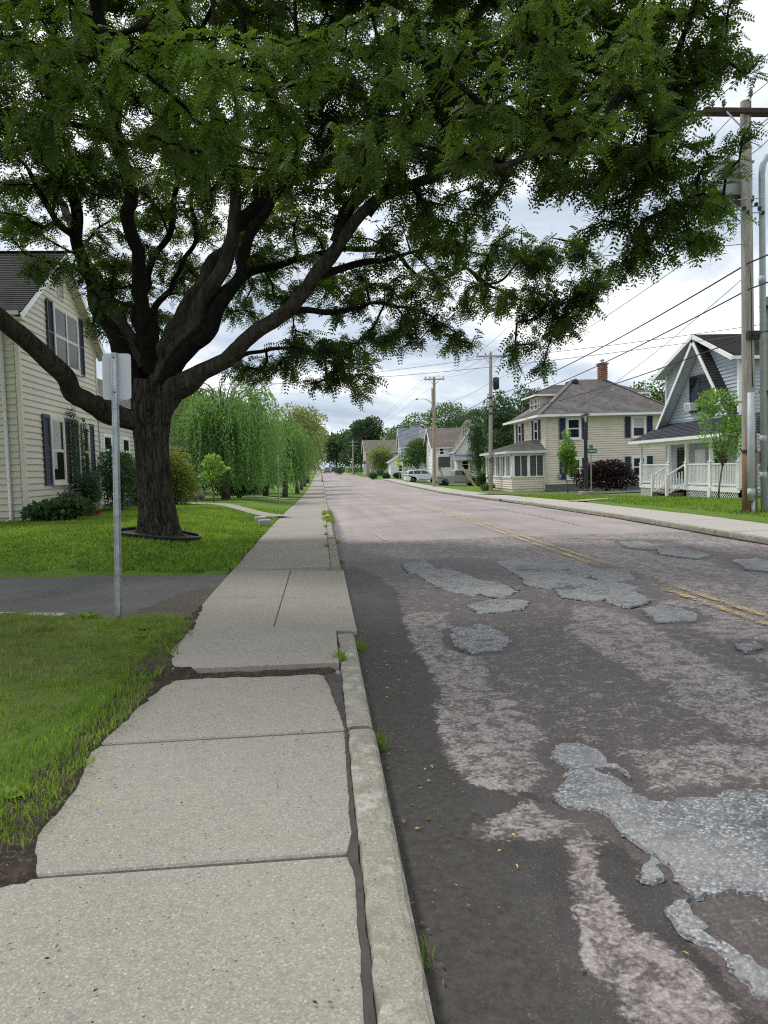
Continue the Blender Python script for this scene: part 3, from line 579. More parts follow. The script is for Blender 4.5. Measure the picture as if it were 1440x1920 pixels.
for a, b in zip(ys_[:-1], ys_[1:]):
    z0, z1 = float(prof(a)) - .16, float(prof(b)) - .16
    kb.add([(.085, a, z0), (.30, a, z0), (.30, b, z1), (.085, b, z1), (.085, a, z0 - .2), (.30, a, z0 - .2), (.30, b, z1 - .2), (.085, b, z1 - .2)], [(0, 1, 2, 3), (4, 7, 6, 5), (0, 4, 5, 1), (2, 6, 7, 3), (0, 3, 7, 4), (1, 5, 6, 2)])
kerb = tag(kb.build('kerb', M['soil']), 'worn concrete kerb between pavement and street', kind='structure')
kj = [(-1.5, 1.1), (1.11, 4.20), (4.26, 6.72), (11.55, 13.9), (13.95, 16.3), (16.4, 18.9), (18.95, 21.4), (24.5, 27), (27.05, 29.6), (29.65, 32.2)]
y = 32.3
while y < 110: kj.append((y, y + 3.4)); y += 3.45
for i, (a, b) in enumerate(kj):
    w = random.uniform(-.012, .012)
    kerb_stone(a, b, lambda y, w=w: 0.0985, lambda y, w=w: 0.258 + w * .5, kerb, 40 + i, top=random.uniform(.005, .02), step=.05 if a < 16 else .4)

# far side
f_out = lambda y: xr(y) + 1.85
sw2 = MB()
ys2 = np.concatenate([np.arange(-4, 60, 3.0), np.arange(60, 124, 8.0)])
for a, b in zip(ys2[:-1], ys2[1:]):
    z0, z1 = float(prof(a)) - .09, float(prof(b)) - .09
    p = [(xr(a) - .02, a, z0), (f_out(a) + .02, a, z0), (f_out(b) + .02, b, z1), (xr(b) - .02, b, z1)]
    sw2.add([tuple(map(float, q)) for q in p] + [(float(q[0]), float(q[1]), float(q[2]) - .3) for q in p], [(0, 1, 2, 3), (4, 7, 6, 5), (0, 4, 5, 1), (2, 6, 7, 3), (0, 3, 7, 4), (1, 5, 6, 2)])
pav2 = tag(sw2.build('pavement', M['soil']), 'sunlit pale concrete pavement in front of the houses across the street', kind='structure')
y = -3.0; i = 0
while y < 118:
    L = 1.6 if y < 60 else 4.0; a, b = y + .006, y + L - .006; j = [random.uniform(-.008, .008) for _ in range(4)]
    slab = slab_mesh(0, 1, a, b, float(prof(a)) + j[0], float(prof(a)) + j[1], float(prof(b)) + j[2], float(prof(b)) + j[3])
    slab.v = [(float(xr(v[1]) + .165 + v[0] * 1.68), v[1], v[2]) for v in slab.v]
    slab.build('slab', M['sunlit_concrete'], pav2); y += L  # far slabs get a paler concrete, sunlight put into the colour
kerb2 = tag(MB().box((8.3, 0, -.35), .1, 6, .1).build('kerb', M['soil']), 'concrete kerb along the far side of the street', kind='structure')
y = -3.0; i = 0
while y < 118:
    L = 3.0
    if not (31 < y < 34.5): kerb_stone(y, y + L - .03, lambda t: float(xr(t)) + .002, lambda t: float(xr(t)) + .16, kerb2, 140 + i, top=.01, step=.1 if y < 30 else .5)
    y += L; i += 1

# damp dirt that has crept over the pavement
def soil_z(x, y):
    if y > 7.6: return -0.012 if x < -1.41 else 0.002
    if 5.56 < y < 7.2 and x < -1.0: return 0.060 - (max(y, 5.58) - 5.58) * .0285
    return 0.028 if x < -1.41 else 0.004
sheet('soil', [(-2.5, 1.2), (-1.66, 2.2), (-1.46, 2.51), (-1.24, 2.77), (-1.10, 2.80), (-1.15, 2.97), (-1.24, 3.15), (-1.23, 3.37), (-1.23, 3.66), (-1.28, 4.16), (-1.24, 4.59), (-1.19, 5.25), (-1.13, 5.52), (-.2, 5.48), (.07, 5.44), (.07, 5.60), (-.2, 5.585), (-1.13, 5.62), (-1.27, 6.26), (-1.26, 7.1), (-1.32, 7.7), (-1.37, 8.6), (-1.44, 8.6), (-1.50, 7.7), (-1.45, 4), (-1.55, 3), (-2.7, 1.2)], soil_z, M['soil'], pavement, 0.03, 0.008, 0.06, 0.04, 7, 0.35)['kind'] = 'stuff'
sheet('damp_stain', [(.104, 1.0), (.104, 4.19), (.104, 5.2), (.098, 5.42), (-.03, 5.43), (.01, 5.1), (.055, 4.55), (.08, 4.2), (.074, 3.4), (.066, 2.95), (.045, 2.84), (.072, 2.7), (.066, 2.1), (.06, 1.0)], lambda x, y: 0.004, M['damp'], pavement, 0.006, 0.002, 0.014, 0.03, 9)['kind'] = 'stuff'

# driveways and paths
dx = np.linspace(-14, -1.40, 90); dt = np.linspace(0, 1, 36)
DX, DT = np.meshgrid(dx, dt, indexing='ij'); y0_, y1_ = drive_near(DX), drive_far(DX)
DY = y0_ + (y1_ - y0_) * DT + (fbm(DX * 3, DT * 9, seed=3) - .5) * .1 * ((DT < .01) | (DT > .99)); DZ = -0.008 + (fbm(DX, DY, seed=4) - .5) * .02 - .02 * ((DT < .01) | (DT > .99))
dm = 0.95 * smooth(1.1, 0.1, -1.4 - DX) * smooth(10.2, 8.4, DY) + .55 * smooth(.8, .05, -1.4 - DX) + .4 * smooth(.25, 0, DT) * smooth(-3.4, -1.6, DX)
tag(link('driveway', np_mesh('driveway', np.stack([DX, DY, DZ], -1).reshape(-1, 3), grid_faces(90, 36), True, {'mud': ('POINT', dm.ravel())}), None, M['drive_asphalt']), 'dark asphalt driveway crossing the pavement by the bare sign post', kind='structure')
def path(name, pts, w, mat, label, dz=0.02, zf=lawn_z):
    """flat strip following the ground"""
    pts = [np.array(p, float) for p in pts]; P = []
    for a, b in zip(pts[:-1], pts[1:]):
        k = max(2, int(np.linalg.norm(b - a) / .5)); P += [a + (b - a) * i / k for i in range(k)]
    P.append(pts[-1]); P = np.array(P); d = np.gradient(P, axis=0); d /= np.linalg.norm(d, axis=1)[:, None]; n = np.stack([-d[:, 1], d[:, 0]], 1)
    nc = 5; off = np.linspace(-w / 2, w / 2, nc); XY = P[:, None, :] + n[:, None, :] * off[None, :, None]
    Z = zf(XY[..., 0], XY[..., 1]) + dz
    return tag(link(name, np_mesh(name, np.concatenate([XY, Z[..., None]], -1).reshape(-1, 3), grid_faces(len(P), nc), True), None, mat), label, kind='structure')
path('path', [(-1.42, 24.6), (-3.65, 29.4), (-6.78, 34.6), (-9, 38)], 1.0, M['concrete'], 'narrow concrete path from the pavement to the house behind the willow', 0.04)
path('path', [(-1.42, 46), (-8, 48.5)], 1.4, M['concrete'], 'short pale concrete path between the lawns by the street trees', 0.04)
path('side_street', [(10.2, 43.6), (19, 46.8), (40, 50)], 4.4, M['drive_asphalt'], 'grey asphalt side street between the tan house and the blue house', 0.05)['kind'] = 'structure'
path('path', [(10.3, 29.6), (12.5, 32.2), (16.1, 34.7)], .8, M['concrete'], 'pale front path to the steps of the blue house', 0.03)
path('driveway', [(11.2, 88), (24, 88)], 4.0, M['drive_asphalt'], 'short driveway under the silver pickup', 0.03)
path('driveway', [(11.4, 101.7), (22, 101.7)], 4.0, M['drive_asphalt'], 'short driveway under the white SUV', 0.03)

# ================================================================== GRASS
def blades(name, P, h, w, mat, lean=0.5, label='', parent=None):
    n = len(P); a = RNG.uniform(0, 2 * np.pi, n); s = np.stack([np.cos(a), np.sin(a), np.zeros(n)], 1)
    la = RNG.uniform(0, 2 * np.pi, n); le = RNG.uniform(0, lean, n) * h; ln = np.stack([np.cos(la) * le, np.sin(la) * le, np.zeros(n)], 1)
    up_ = np.zeros((n, 3)); up_[:, 2] = h
    w = (w * RNG.uniform(.7, 1.3, n))[:, None]
    v = np.stack([P - s * w / 2, P + s * w / 2, P + up_ * .6 + ln * .4 + s * w * .38, P + up_ * .6 + ln * .4 - s * w * .38, P + up_ * (1 - .25 * (le / h)[:, None]) + ln], 1)
    b = np.arange(n)[:, None] * 5
    t3 = np.concatenate([b + np.array([[0, 1, 2]]), b + np.array([[0, 2, 3]]), b + np.array([[3, 2, 4]])], 0)
    tint = np.clip(RNG.beta(2, 2.6, n) + 1.1 * (fbm(P[:, 0] * .9, P[:, 1] * .9, seed=12) - .5) + .5 * (fbm(P[:, 0] * 4, P[:, 1] * 4, seed=13) - .5) + .9 * (fbm(P[:, 0] * 11, P[:, 1] * 11, seed=14, oct=2) - .5), 0, 1); tint = np.concatenate([tint, tint, tint])
    o = link(name, np_mesh(name, v.reshape(-1, 3), t3, False, {'tint': ('FACE', tint)}), parent, mat)
    return tag(o, label, kind='stuff') if parent is None else tag(o, kind='stuff')
def scatter(n, x0, x1, y0, y1):
    return RNG.uniform(x0, x1, n), RNG.uniform(y0, y1, n)
# near verge, up to the drive
X, Y = scatter(92000, -5.4, -1.2, 1.6, 8.6)
keep = (X < np.interp(Y, se_y, se_x) + .09 + (fbm(X * 6, Y * 6, seed=41) - .5) * .3 - RNG.exponential(.03, len(X))) & (Y < drive_near(X) - .03 + (fbm(X * 5, Y * 5, seed=42) - .5) * .2)
bare = fbm(X * 2.2, Y * 2.2, seed=44) < .26; edge = np.interp(Y, se_y, se_x) - X
keep &= ~(bare & (edge < .5)); X, Y = X[keep], Y[keep]
Hh = RNG.uniform(.022, .06, len(X)) * (.35 + 1.3 * fbm(X * 10, Y * 10, seed=55, oct=2)) * (1 + .5 * (fbm(X * 1.7, Y * 1.7, seed=45) - .5)) * (1 + .15 * (edge[keep] < .25))
isdry = fbm(X * 1.2, Y * 1.2, seed=46) + .25 * smooth(.3, 1.6, edge[keep]) + RNG.normal(0, .06, len(X)) > .64
for nm, msk, mt in (('verge_grass', ~isdry, 'grass_blade'), ('dry_grass', isdry, 'dry_blade')):
    P = np.stack([X[msk], Y[msk], lawn_z(X[msk], Y[msk]) - .01 + .028 * smooth(.45, .2, edge[keep][msk])], 1)
    blades(nm, P, Hh[msk], .0055, M[mt], 1.0, 'short green grass on the near verge beside the pavement' if nm[0] == 'v' else 'dry yellowish grass on the near verge by the sign post')
# taller clumps and seed stalks left by the mower
cxy = np.stack([RNG.uniform(-5.2, -1.45, 420), RNG.uniform(2.0, 7.9, 420)], 1); ci = RNG.integers(0, 420, 5200); X = cxy[ci, 0] + RNG.normal(0, .035, 5200); Y = cxy[ci, 1] + RNG.normal(0, .035, 5200)
k = (X < np.interp(Y, se_y, se_x)) & (Y < drive_near(X) - .02); X, Y = X[k], Y[k]
for nm, msk, mt, lb in (('tall_grass', ci[k] % 3 > 0, 'grass_blade', 'taller green grass clumps on the near verge'), ('straw_grass', ci[k] % 3 == 0, 'dry_blade', 'straw coloured longer blades on the near verge')):
    blades(nm, np.stack([X[msk], Y[msk], lawn_z(X[msk], Y[msk]) - .01], 1), RNG.uniform(.05, .115, int(msk.sum())), .006, M[mt], 1.1, lb)
# lawn round the tree
X, Y = scatter(92000, -9, -1.38, 11.2, 30)
keep = (Y > drive_far(X) + .03 + (fbm(X * 4, Y * 4, seed=47) - .5) * .12) & ((X + 3.36) ** 2 + (Y - 15.45) ** 2 > .82 ** 2) & ~((X < -8.1) & (Y > 21.2)) & (RNG.uniform(0, 1, len(X)) < np.clip(16 / Y, 0, 1))
pathx = np.interp(Y, [24.6, 29.4, 34.6], [-1.42, -3.65, -6.78]); keep &= (np.abs(X - pathx) > .6) | (Y < 24)
keep &= X < -1.42 + (fbm(X * 5, Y * 5, seed=48) - .45) * .16
X, Y = X[keep], Y[keep]; P = np.stack([X, Y, lawn_z(X, Y) - .01], 1)
blades('lawn_grass', P, RNG.uniform(.04, .075, len(X)) * (1 + .02 * Y), .024, M['grass_blade'], .9, 'mown bright green grass round the locust tree')
# tall grass and weeds in the kerb joints
def tuft(x, y, z, n, r, h, label, mat='grass_blade', w=.006, grp='weeds growing in the kerb joints'):
    a = RNG.uniform(0, 2 * np.pi, n); q = RNG.uniform(0, 1, n) ** .6 * r
    P = np.stack([x + q * np.cos(a), y + q * np.sin(a) * 1.6, np.full(n, z - .01)], 1)
    o = blades('weed_tuft', P, RNG.uniform(.4, 1, n) * h, w, M[mat], .9, label)
    del o['kind']; tag(o, label, 'weed', grp); return o
tuft(.10, 5.75, .01, 90, .045, .13, 'bright weed tuft at the raised slab beside the kerb')
tuft(.29, 4.22, -.1, 70, .05, .13, 'weed tuft in the gutter where two kerb stones meet')
tuft(.30, 6.6, -.1, 60, .06, .10, 'low weeds in the gutter at the end of the kerb')
tuft(.27, 2.35, -.1, 45, .05, .07, 'sparse weeds in the gutter by the long chipped kerb stone')
for i, yy in enumerate((14.6, 17.2, 19.5)): tuft(.08, yy, 0, 34, .05, .12, 'grass growing in the joint behind the kerb past the driveway', w=.012)
for i, yy in enumerate((12.8, 16.4)): tuft(.31, yy, -.1, 30, .06, .10, 'grass at the road edge of the kerb past the driveway', w=.012)
X, Y = scatter(1500, .0, .34, 21.3, 27.5); k = fbm(X * 3, Y * 1.2, seed=61) > .45; X, Y = X[k], Y[k]; P = np.stack([X, Y, np.full(len(X), -.07)], 1)
blades('kerb_grass', P, RNG.uniform(.05, .14, len(X)), .016, M['grass_blade'], 1.0, 'strip of grass where the kerb is missing')
X, Y = scatter(26000, 10.1, 18, 13, 42); k = (X > f_out(Y) + .08) & (X < np.minimum(15.6, 11 + (Y - 13) * .35)) & (np.abs(X - np.interp(Y, [29.6, 32.2, 34.7], [10.3, 12.5, 16.1])) > .75); X, Y = X[k], Y[k]
blades('front_grass', np.stack([X, Y, lawn_z(X, Y)], 1), RNG.uniform(.06, .13, len(X)), .03, M['grass_blade'], .8, 'bright grass in front of the blue house')

# fallen leaves, twigs and grit
def litter(name, n, fx, mat, s0, s1, label, flat=.4):
    P = fx(n); m = len(P); a = RNG.uniform(0, 2 * np.pi, m); d = np.stack([np.cos(a), np.sin(a), RNG.uniform(-flat, flat, m) * .3], 1); nn = np.stack([RNG.uniform(-.4, .4, m), RNG.uniform(-.4, .4, m), np.ones(m)], 1)
    L = RNG.uniform(s0, s1, m); S = np.cross(nn, d); S /= np.linalg.norm(S, axis=1)[:, None]; wv = (L * RNG.uniform(.15, .3, m))[:, None]
    v = np.stack([P, P + d * L[:, None] * .5 + S * wv + [0, 0, .002], P + d * L[:, None], P + d * L[:, None] * .5 - S * wv + [0, 0, .002]], 1)
    return tag(link(name, np_mesh(name, v.reshape(-1, 3), np.arange(m * 4).reshape(-1, 4)), None, mat), label, kind='stuff')
def on_road(n):
    x = .27 + RNG.exponential(.45, n); y = RNG.uniform(1.6, 9, n); return np.stack([x, y, road_z(x, y) + .012], 1)
def on_walk(n):
    x = RNG.uniform(-1.2, .08, n); y = RNG.uniform(1.6, 7, n); return np.stack([x, y, np.full(n, .008) + .05 * ((y > 5.58) & (y < 6.5))], 1)
litter('yellow_litter', 55, on_road, M['yellow_leaf'], .012, .03, 'tiny yellow leaflets fallen in the gutter')
litter('green_litter', 30, on_road, M['green_litter'], .015, .045, 'small green leaflets fallen in the gutter')
litter('brown_litter', 60, on_road, M['brown_litter'], .01, .035, 'brown leaf scraps in the gutter')
litter('walk_litter', 260, on_walk, M['soil'], .005, .022, 'dark crumbs and twigs on the pavement')
litter('walk_leaflet', 9, on_walk, M['yellow_leaf'], .012, .022, 'a few yellow leaflets on the pavement')
def pebbles(n, fx, name, label):
    P = fx(n); r = RNG.uniform(.002, .006, len(P)) * RNG.choice([.7, 1, 1.5], len(P)); o = np.array([[1, 0, 0], [-1, 0, 0], [0, 1, 0], [0, -1, 0], [0, 0, .7], [0, 0, -.7]])
    V = P[:, None, :] + o[None] * r[:, None, None] * RNG.uniform(.7, 1.2, (len(P), 6, 1)); T = np.array([[0, 2, 4], [2, 1, 4], [1, 3, 4], [3, 0, 4]])
    F = (np.arange(len(P))[:, None, None] * 6 + T[None]).reshape(-1, 3)
    tag(link(name, np_mesh(name, V.reshape(-1, 3), F, True), None, M['pebble']), label, kind='stuff')
pebbles(600, lambda n: on_road(n), 'grit', 'loose grit and pebbles on the silted road edge')
def verge_pts(n):
    y = RNG.uniform(2.2, 10.5, n); x = np.interp(y, se_y, se_x) + RNG.normal(0, .12, n) - .02; return np.stack([x, y, np.full(n, .034)], 1)
pebbles(500, verge_pts, 'soil_grit', 'crumbs and grit on the bare soil along the pavement')
def weed_rosettes():
    """broad leaved weeds at the bare soil edge"""
    for i, (x, y, r, lb) in enumerate(((-1.62, 3.0, .13, 'broad leaved weed at the bare soil edge by the wide soil patch'), (-1.5, 3.5, .10, 'small leafy weed on the soil edge beside the long slab'), (-1.66, 6.9, .12, 'leafy weed clump beside the pavement near the sign post'), (-1.7, 7.25, .12, 'leafy weed at the grass corner near the driveway'), (-2.45, 7.95, .14, 'spiky weed beside the sign post foot'))):
        n = 26; a = RNG.uniform(0, 2 * np.pi, n); L = RNG.uniform(.5, 1, n) * r; d = np.stack([np.cos(a), np.sin(a), RNG.uniform(.1, .7, n)], 1); d /= np.linalg.norm(d, axis=1)[:, None]
        P = np.array([[x, y, zg(x, y) + .005]]) + np.stack([np.cos(a), np.sin(a), 0 * a], 1) * .01; S = np.cross(d, [0, 0, 1]); S /= np.linalg.norm(S, axis=1)[:, None]
        Lc, w = L[:, None], (L * .2)[:, None]
        v = np.stack([P, P + d * Lc * .5 + S * w, P + d * Lc - [0, 0, .02], P + d * Lc * .5 - S * w], 1)
        o = link('weed', np_mesh('weed', v.reshape(-1, 3), np.arange(n * 4).reshape(-1, 4), False, {'tint': ('FACE', RNG.uniform(.3, 1, n))}), None, M['grass_blade']); tag(o, lb, 'weed', 'weeds on the verge')
weed_rosettes()

# ================================================================== TREES
def leaf_quads(P, D, N, L, W):
    """one folded rhombus per leaf: base P, axis D, face normal N"""
    S = np.cross(D, N); S /= np.linalg.norm(S, axis=1)[:, None] + 1e-9
    L = np.asarray(L)[:, None]; W = np.asarray(W)[:, None]
    return np.stack([P, P + D * L * .45 + S * W, P + D * L, P + D * L * .45 - S * W], 1).reshape(-1, 3)
def rand_dirs(n, up_bias=0.0):
    v = RNG.normal(0, 1, (n, 3)); v[:, 2] += up_bias; return v / (np.linalg.norm(v, axis=1)[:, None] + 1e-9)
def limb_tubes(paths, name, mat, parent, sides=7, smooth_shade=True):
    mb = MB()
    for p in paths: mb.tube([q[:3] for q in p], [q[3] for q in p], sides)
    return mb.build(name, mat, parent, smooth_shade)
def resample(pts, step):
    """Catmull-Rom through the given (x, y, z, r) points"""
    p = np.array(pts, float); p = np.vstack([2 * p[0] - p[1], p, 2 * p[-1] - p[-2]]); out = []
    for i in range(1, len(p) - 2):
        a, b, c, d = p[i - 1:i + 3]; n = max(1, int(np.linalg.norm(c[:3] - b[:3]) / step))
        for k in range(n):
            t = k / n; out.append(.5 * (2 * b + (c - a) * t + (2 * a - 5 * b + 4 * c - d) * t * t + (3 * b - a - 3 * c + d) * t ** 3))
    out.append(p[-2]); o = np.array(out); o[:, 3] = np.maximum(o[:, 3], .008); return o

LIMBS = {
'trunk': [(-3.33,15.45,0.15,0.47),(-3.33,15.45,0.31,0.428),(-3.33,15.45,0.58,0.391),(-3.35,15.45,1.07,0.353),(-3.37,15.45,1.61,0.336),(-3.38,15.45,2.09,0.34),(-3.37,15.45,2.57,0.382),(-3.33,15.45,3.0,0.412),(-3.29,15.45,3.37,0.378)],
'a': [(-3.55,15.4,2.57,0.204),(-3.81,15.2,2.62,0.204),(-4.09,14.9,2.7,0.19),(-4.35,14.2,2.95,0.175),(-4.51,13.6,3.31,0.165),(-4.76,13.0,3.72,0.155),(-4.97,12.4,4.0,0.139),(-5.31,11.8,4.36,0.112),(-5.77,11.0,4.68,0.073),(-6.09,10.2,4.91,0.04)],
'b': [(-3.35,15.45,2.3,0.168),(-3.58,15.5,3.17,0.224),(-3.96,15.9,3.92,0.19),(-4.4,16.2,4.74,0.135),(-4.71,16.4,5.56,0.13),(-4.88,16.5,6.36,0.125),(-5.0,16.6,7.16,0.12),(-5.12,16.6,7.93,0.104),(-5.35,16.6,8.91,0.083),(-5.36,16.5,10.05,0.062),(-5.06,16.4,11.06,0.047),(-4.86,16.3,12.16,0.026)],
'b2': [(-4.87,16.5,6.47,0.082),(-5.25,16.3,6.74,0.068),(-5.52,16.1,7.31,0.061),(-5.77,16.0,7.8,0.036),(-6.14,15.8,8.13,0.026),(-6.63,15.6,8.55,0.016)],
'c': [(-3.35,15.45,2.3,0.112),(-3.45,15.8,3.41,0.15),(-3.69,16.2,4.29,0.122),(-3.8,16.6,5.04,0.083),(-3.54,17.0,6.04,0.073),(-3.18,17.3,6.94,0.068),(-2.98,17.5,7.83,0.062),(-2.85,17.6,8.69,0.052),(-2.86,17.6,9.74,0.036),(-3.02,17.5,11.07,0.021)],
'c2': [(-3.35,15.45,2.3,0.082),(-3.33,15.8,3.57,0.136),(-3.48,16.4,4.55,0.102),(-3.28,17.0,5.47,0.062),(-2.74,17.5,6.53,0.052),(-2.68,17.8,7.7,0.042),(-2.61,18.0,8.73,0.031),(-2.44,18.0,9.93,0.021)],
'd': [(-3.35,15.45,2.3,0.194),(-3.1,15.4,3.36,0.258),(-2.61,15.2,4.21,0.218),(-2.13,15.0,4.89,0.151),(-1.72,14.8,5.55,0.14),(-1.44,14.7,6.12,0.125),(-1.45,14.6,6.68,0.104),(-1.57,14.5,7.23,0.083),(-1.66,14.3,8.01,0.062),(-1.72,14.0,8.99,0.047),(-1.61,13.8,9.79,0.036),(-1.45,13.6,10.73,0.021)],
'd2': [(-1.44,14.7,6.17,0.136),(-1.05,14.5,6.55,0.116),(-0.72,14.2,7.02,0.102),(-0.59,14.0,7.6,0.062),(-0.72,13.6,8.52,0.047),(-0.94,13.2,8.92,0.042),(-1.16,13.0,9.48,0.026)],
'e': [(-3.35,15.45,2.3,0.163),(-2.94,15.3,3.5,0.218),(-2.1,15.0,4.38,0.17),(-1.53,14.7,5.12,0.114),(-1.17,14.4,5.83,0.104),(-0.84,14.2,6.35,0.088),(-0.22,13.8,7.05,0.068),(0.1,13.3,7.84,0.052),(-0.13,13.0,8.82,0.036),(-0.27,12.8,9.72,0.021)],
'f': [(-3.35,15.45,2.3,0.204),(-3.01,15.4,3.04,0.272),(-2.6,15.2,3.25,0.245),(-2.25,15.0,3.45,0.172),(-1.89,14.8,3.64,0.156),(-1.2,14.5,4.07,0.146),(-0.52,14.2,4.47,0.135),(-0.1,14.0,4.84,0.13),(0.15,13.8,5.17,0.125),(0.49,13.5,5.61,0.114),(0.95,13.2,5.92,0.099),(1.34,12.9,6.16,0.088),(1.89,12.5,6.26,0.078),(2.53,12.0,6.3,0.062),(2.86,11.7,6.13,0.052),(3.19,11.4,6.11,0.047),(3.65,11.0,6.06,0.036),(4.18,10.7,5.91,0.026),(4.8,10.5,5.53,0.018),(5.22,10.4,5.13,0.01)],
'f2': [(0.4,13.55,5.52,0.122),(0.6,13.4,5.98,0.116),(0.96,13.1,6.33,0.102),(1.14,12.8,6.66,0.068),(1.17,12.4,7.34,0.057),(1.28,12.0,8.04,0.042),(1.34,11.6,8.68,0.031),(1.49,11.3,9.4,0.016)],
'f3': [(0.95,13.2,5.92,0.095),(1.57,12.7,6.62,0.068),(1.7,12.2,7.25,0.054),(2.21,11.6,7.61,0.031),(2.89,11.0,7.68,0.026),(3.71,10.4,7.57,0.016)],
'f4': [(2.35,12.1,6.29,0.068),(2.81,11.8,6.51,0.054),(3.19,11.3,6.69,0.041),(3.83,10.8,6.77,0.026),(4.61,10.4,6.66,0.018),(5.36,10.2,6.85,0.01)],
'g': [(-2.32,15.1,4.61,0.136),(-1.72,15.5,5.27,0.109),(-1.3,15.7,5.63,0.095),(-0.55,15.9,5.85,0.068),(0.5,15.9,6.04,0.062),(1.6,15.8,6.0,0.052),(1.98,15.6,5.53,0.042),(2.39,15.4,5.32,0.036),(3.11,15.2,5.48,0.031),(3.41,15.0,5.13,0.026),(3.74,14.8,5.13,0.023),(4.05,14.6,5.47,0.018),(4.65,14.4,5.92,0.01)],
'h': [(0.08,13.9,5.06,0.088),(0.5,14.0,5.18,0.068),(1.0,14.2,5.35,0.061),(1.51,14.3,5.47,0.036),(2.46,14.4,5.72,0.026),(3.47,14.3,5.49,0.016)],
'i': [(-0.51,14.2,4.47,0.082),(-0.14,14.3,4.49,0.061),(0.3,14.5,4.5,0.054),(0.89,14.7,4.61,0.036),(1.25,14.8,4.74,0.029),(2.21,15.0,4.54,0.018),(2.99,15.2,4.03,0.01)],
'j': [(-2.02,14.9,3.59,0.068),(-1.26,15.8,3.97,0.041),(-0.39,16.4,4.17,0.034),(0.29,16.8,3.87,0.016)],
'k': [(3.11,15.2,5.48,0.034),(3.9,14.8,4.79,0.027),(4.64,14.4,4.59,0.02),(5.1,14.2,4.85,0.01)],
'm': [(-3.3,15.3,3.6,0.16),(-3.15,13.8,5.4,0.12),(-2.9,11.8,7.0,0.1),(-2.6,10.0,8.2,0.08),(-2.2,8.0,9.2,0.055),(-1.6,6.2,9.8,0.03)],
'n': [(-3.3,15.6,3.6,0.2),(-2.2,16.8,6.0,0.14),(-0.8,18.2,8.0,0.1),(0.8,19.6,9.6,0.06),(2.0,20.6,10.6,0.03)],
'o': [(-3.5,15.8,3.6,0.2),(-5.2,18,6.4,0.13),(-6.4,20,8.8,0.08),(-7,21.2,10.4,0.03)],
}
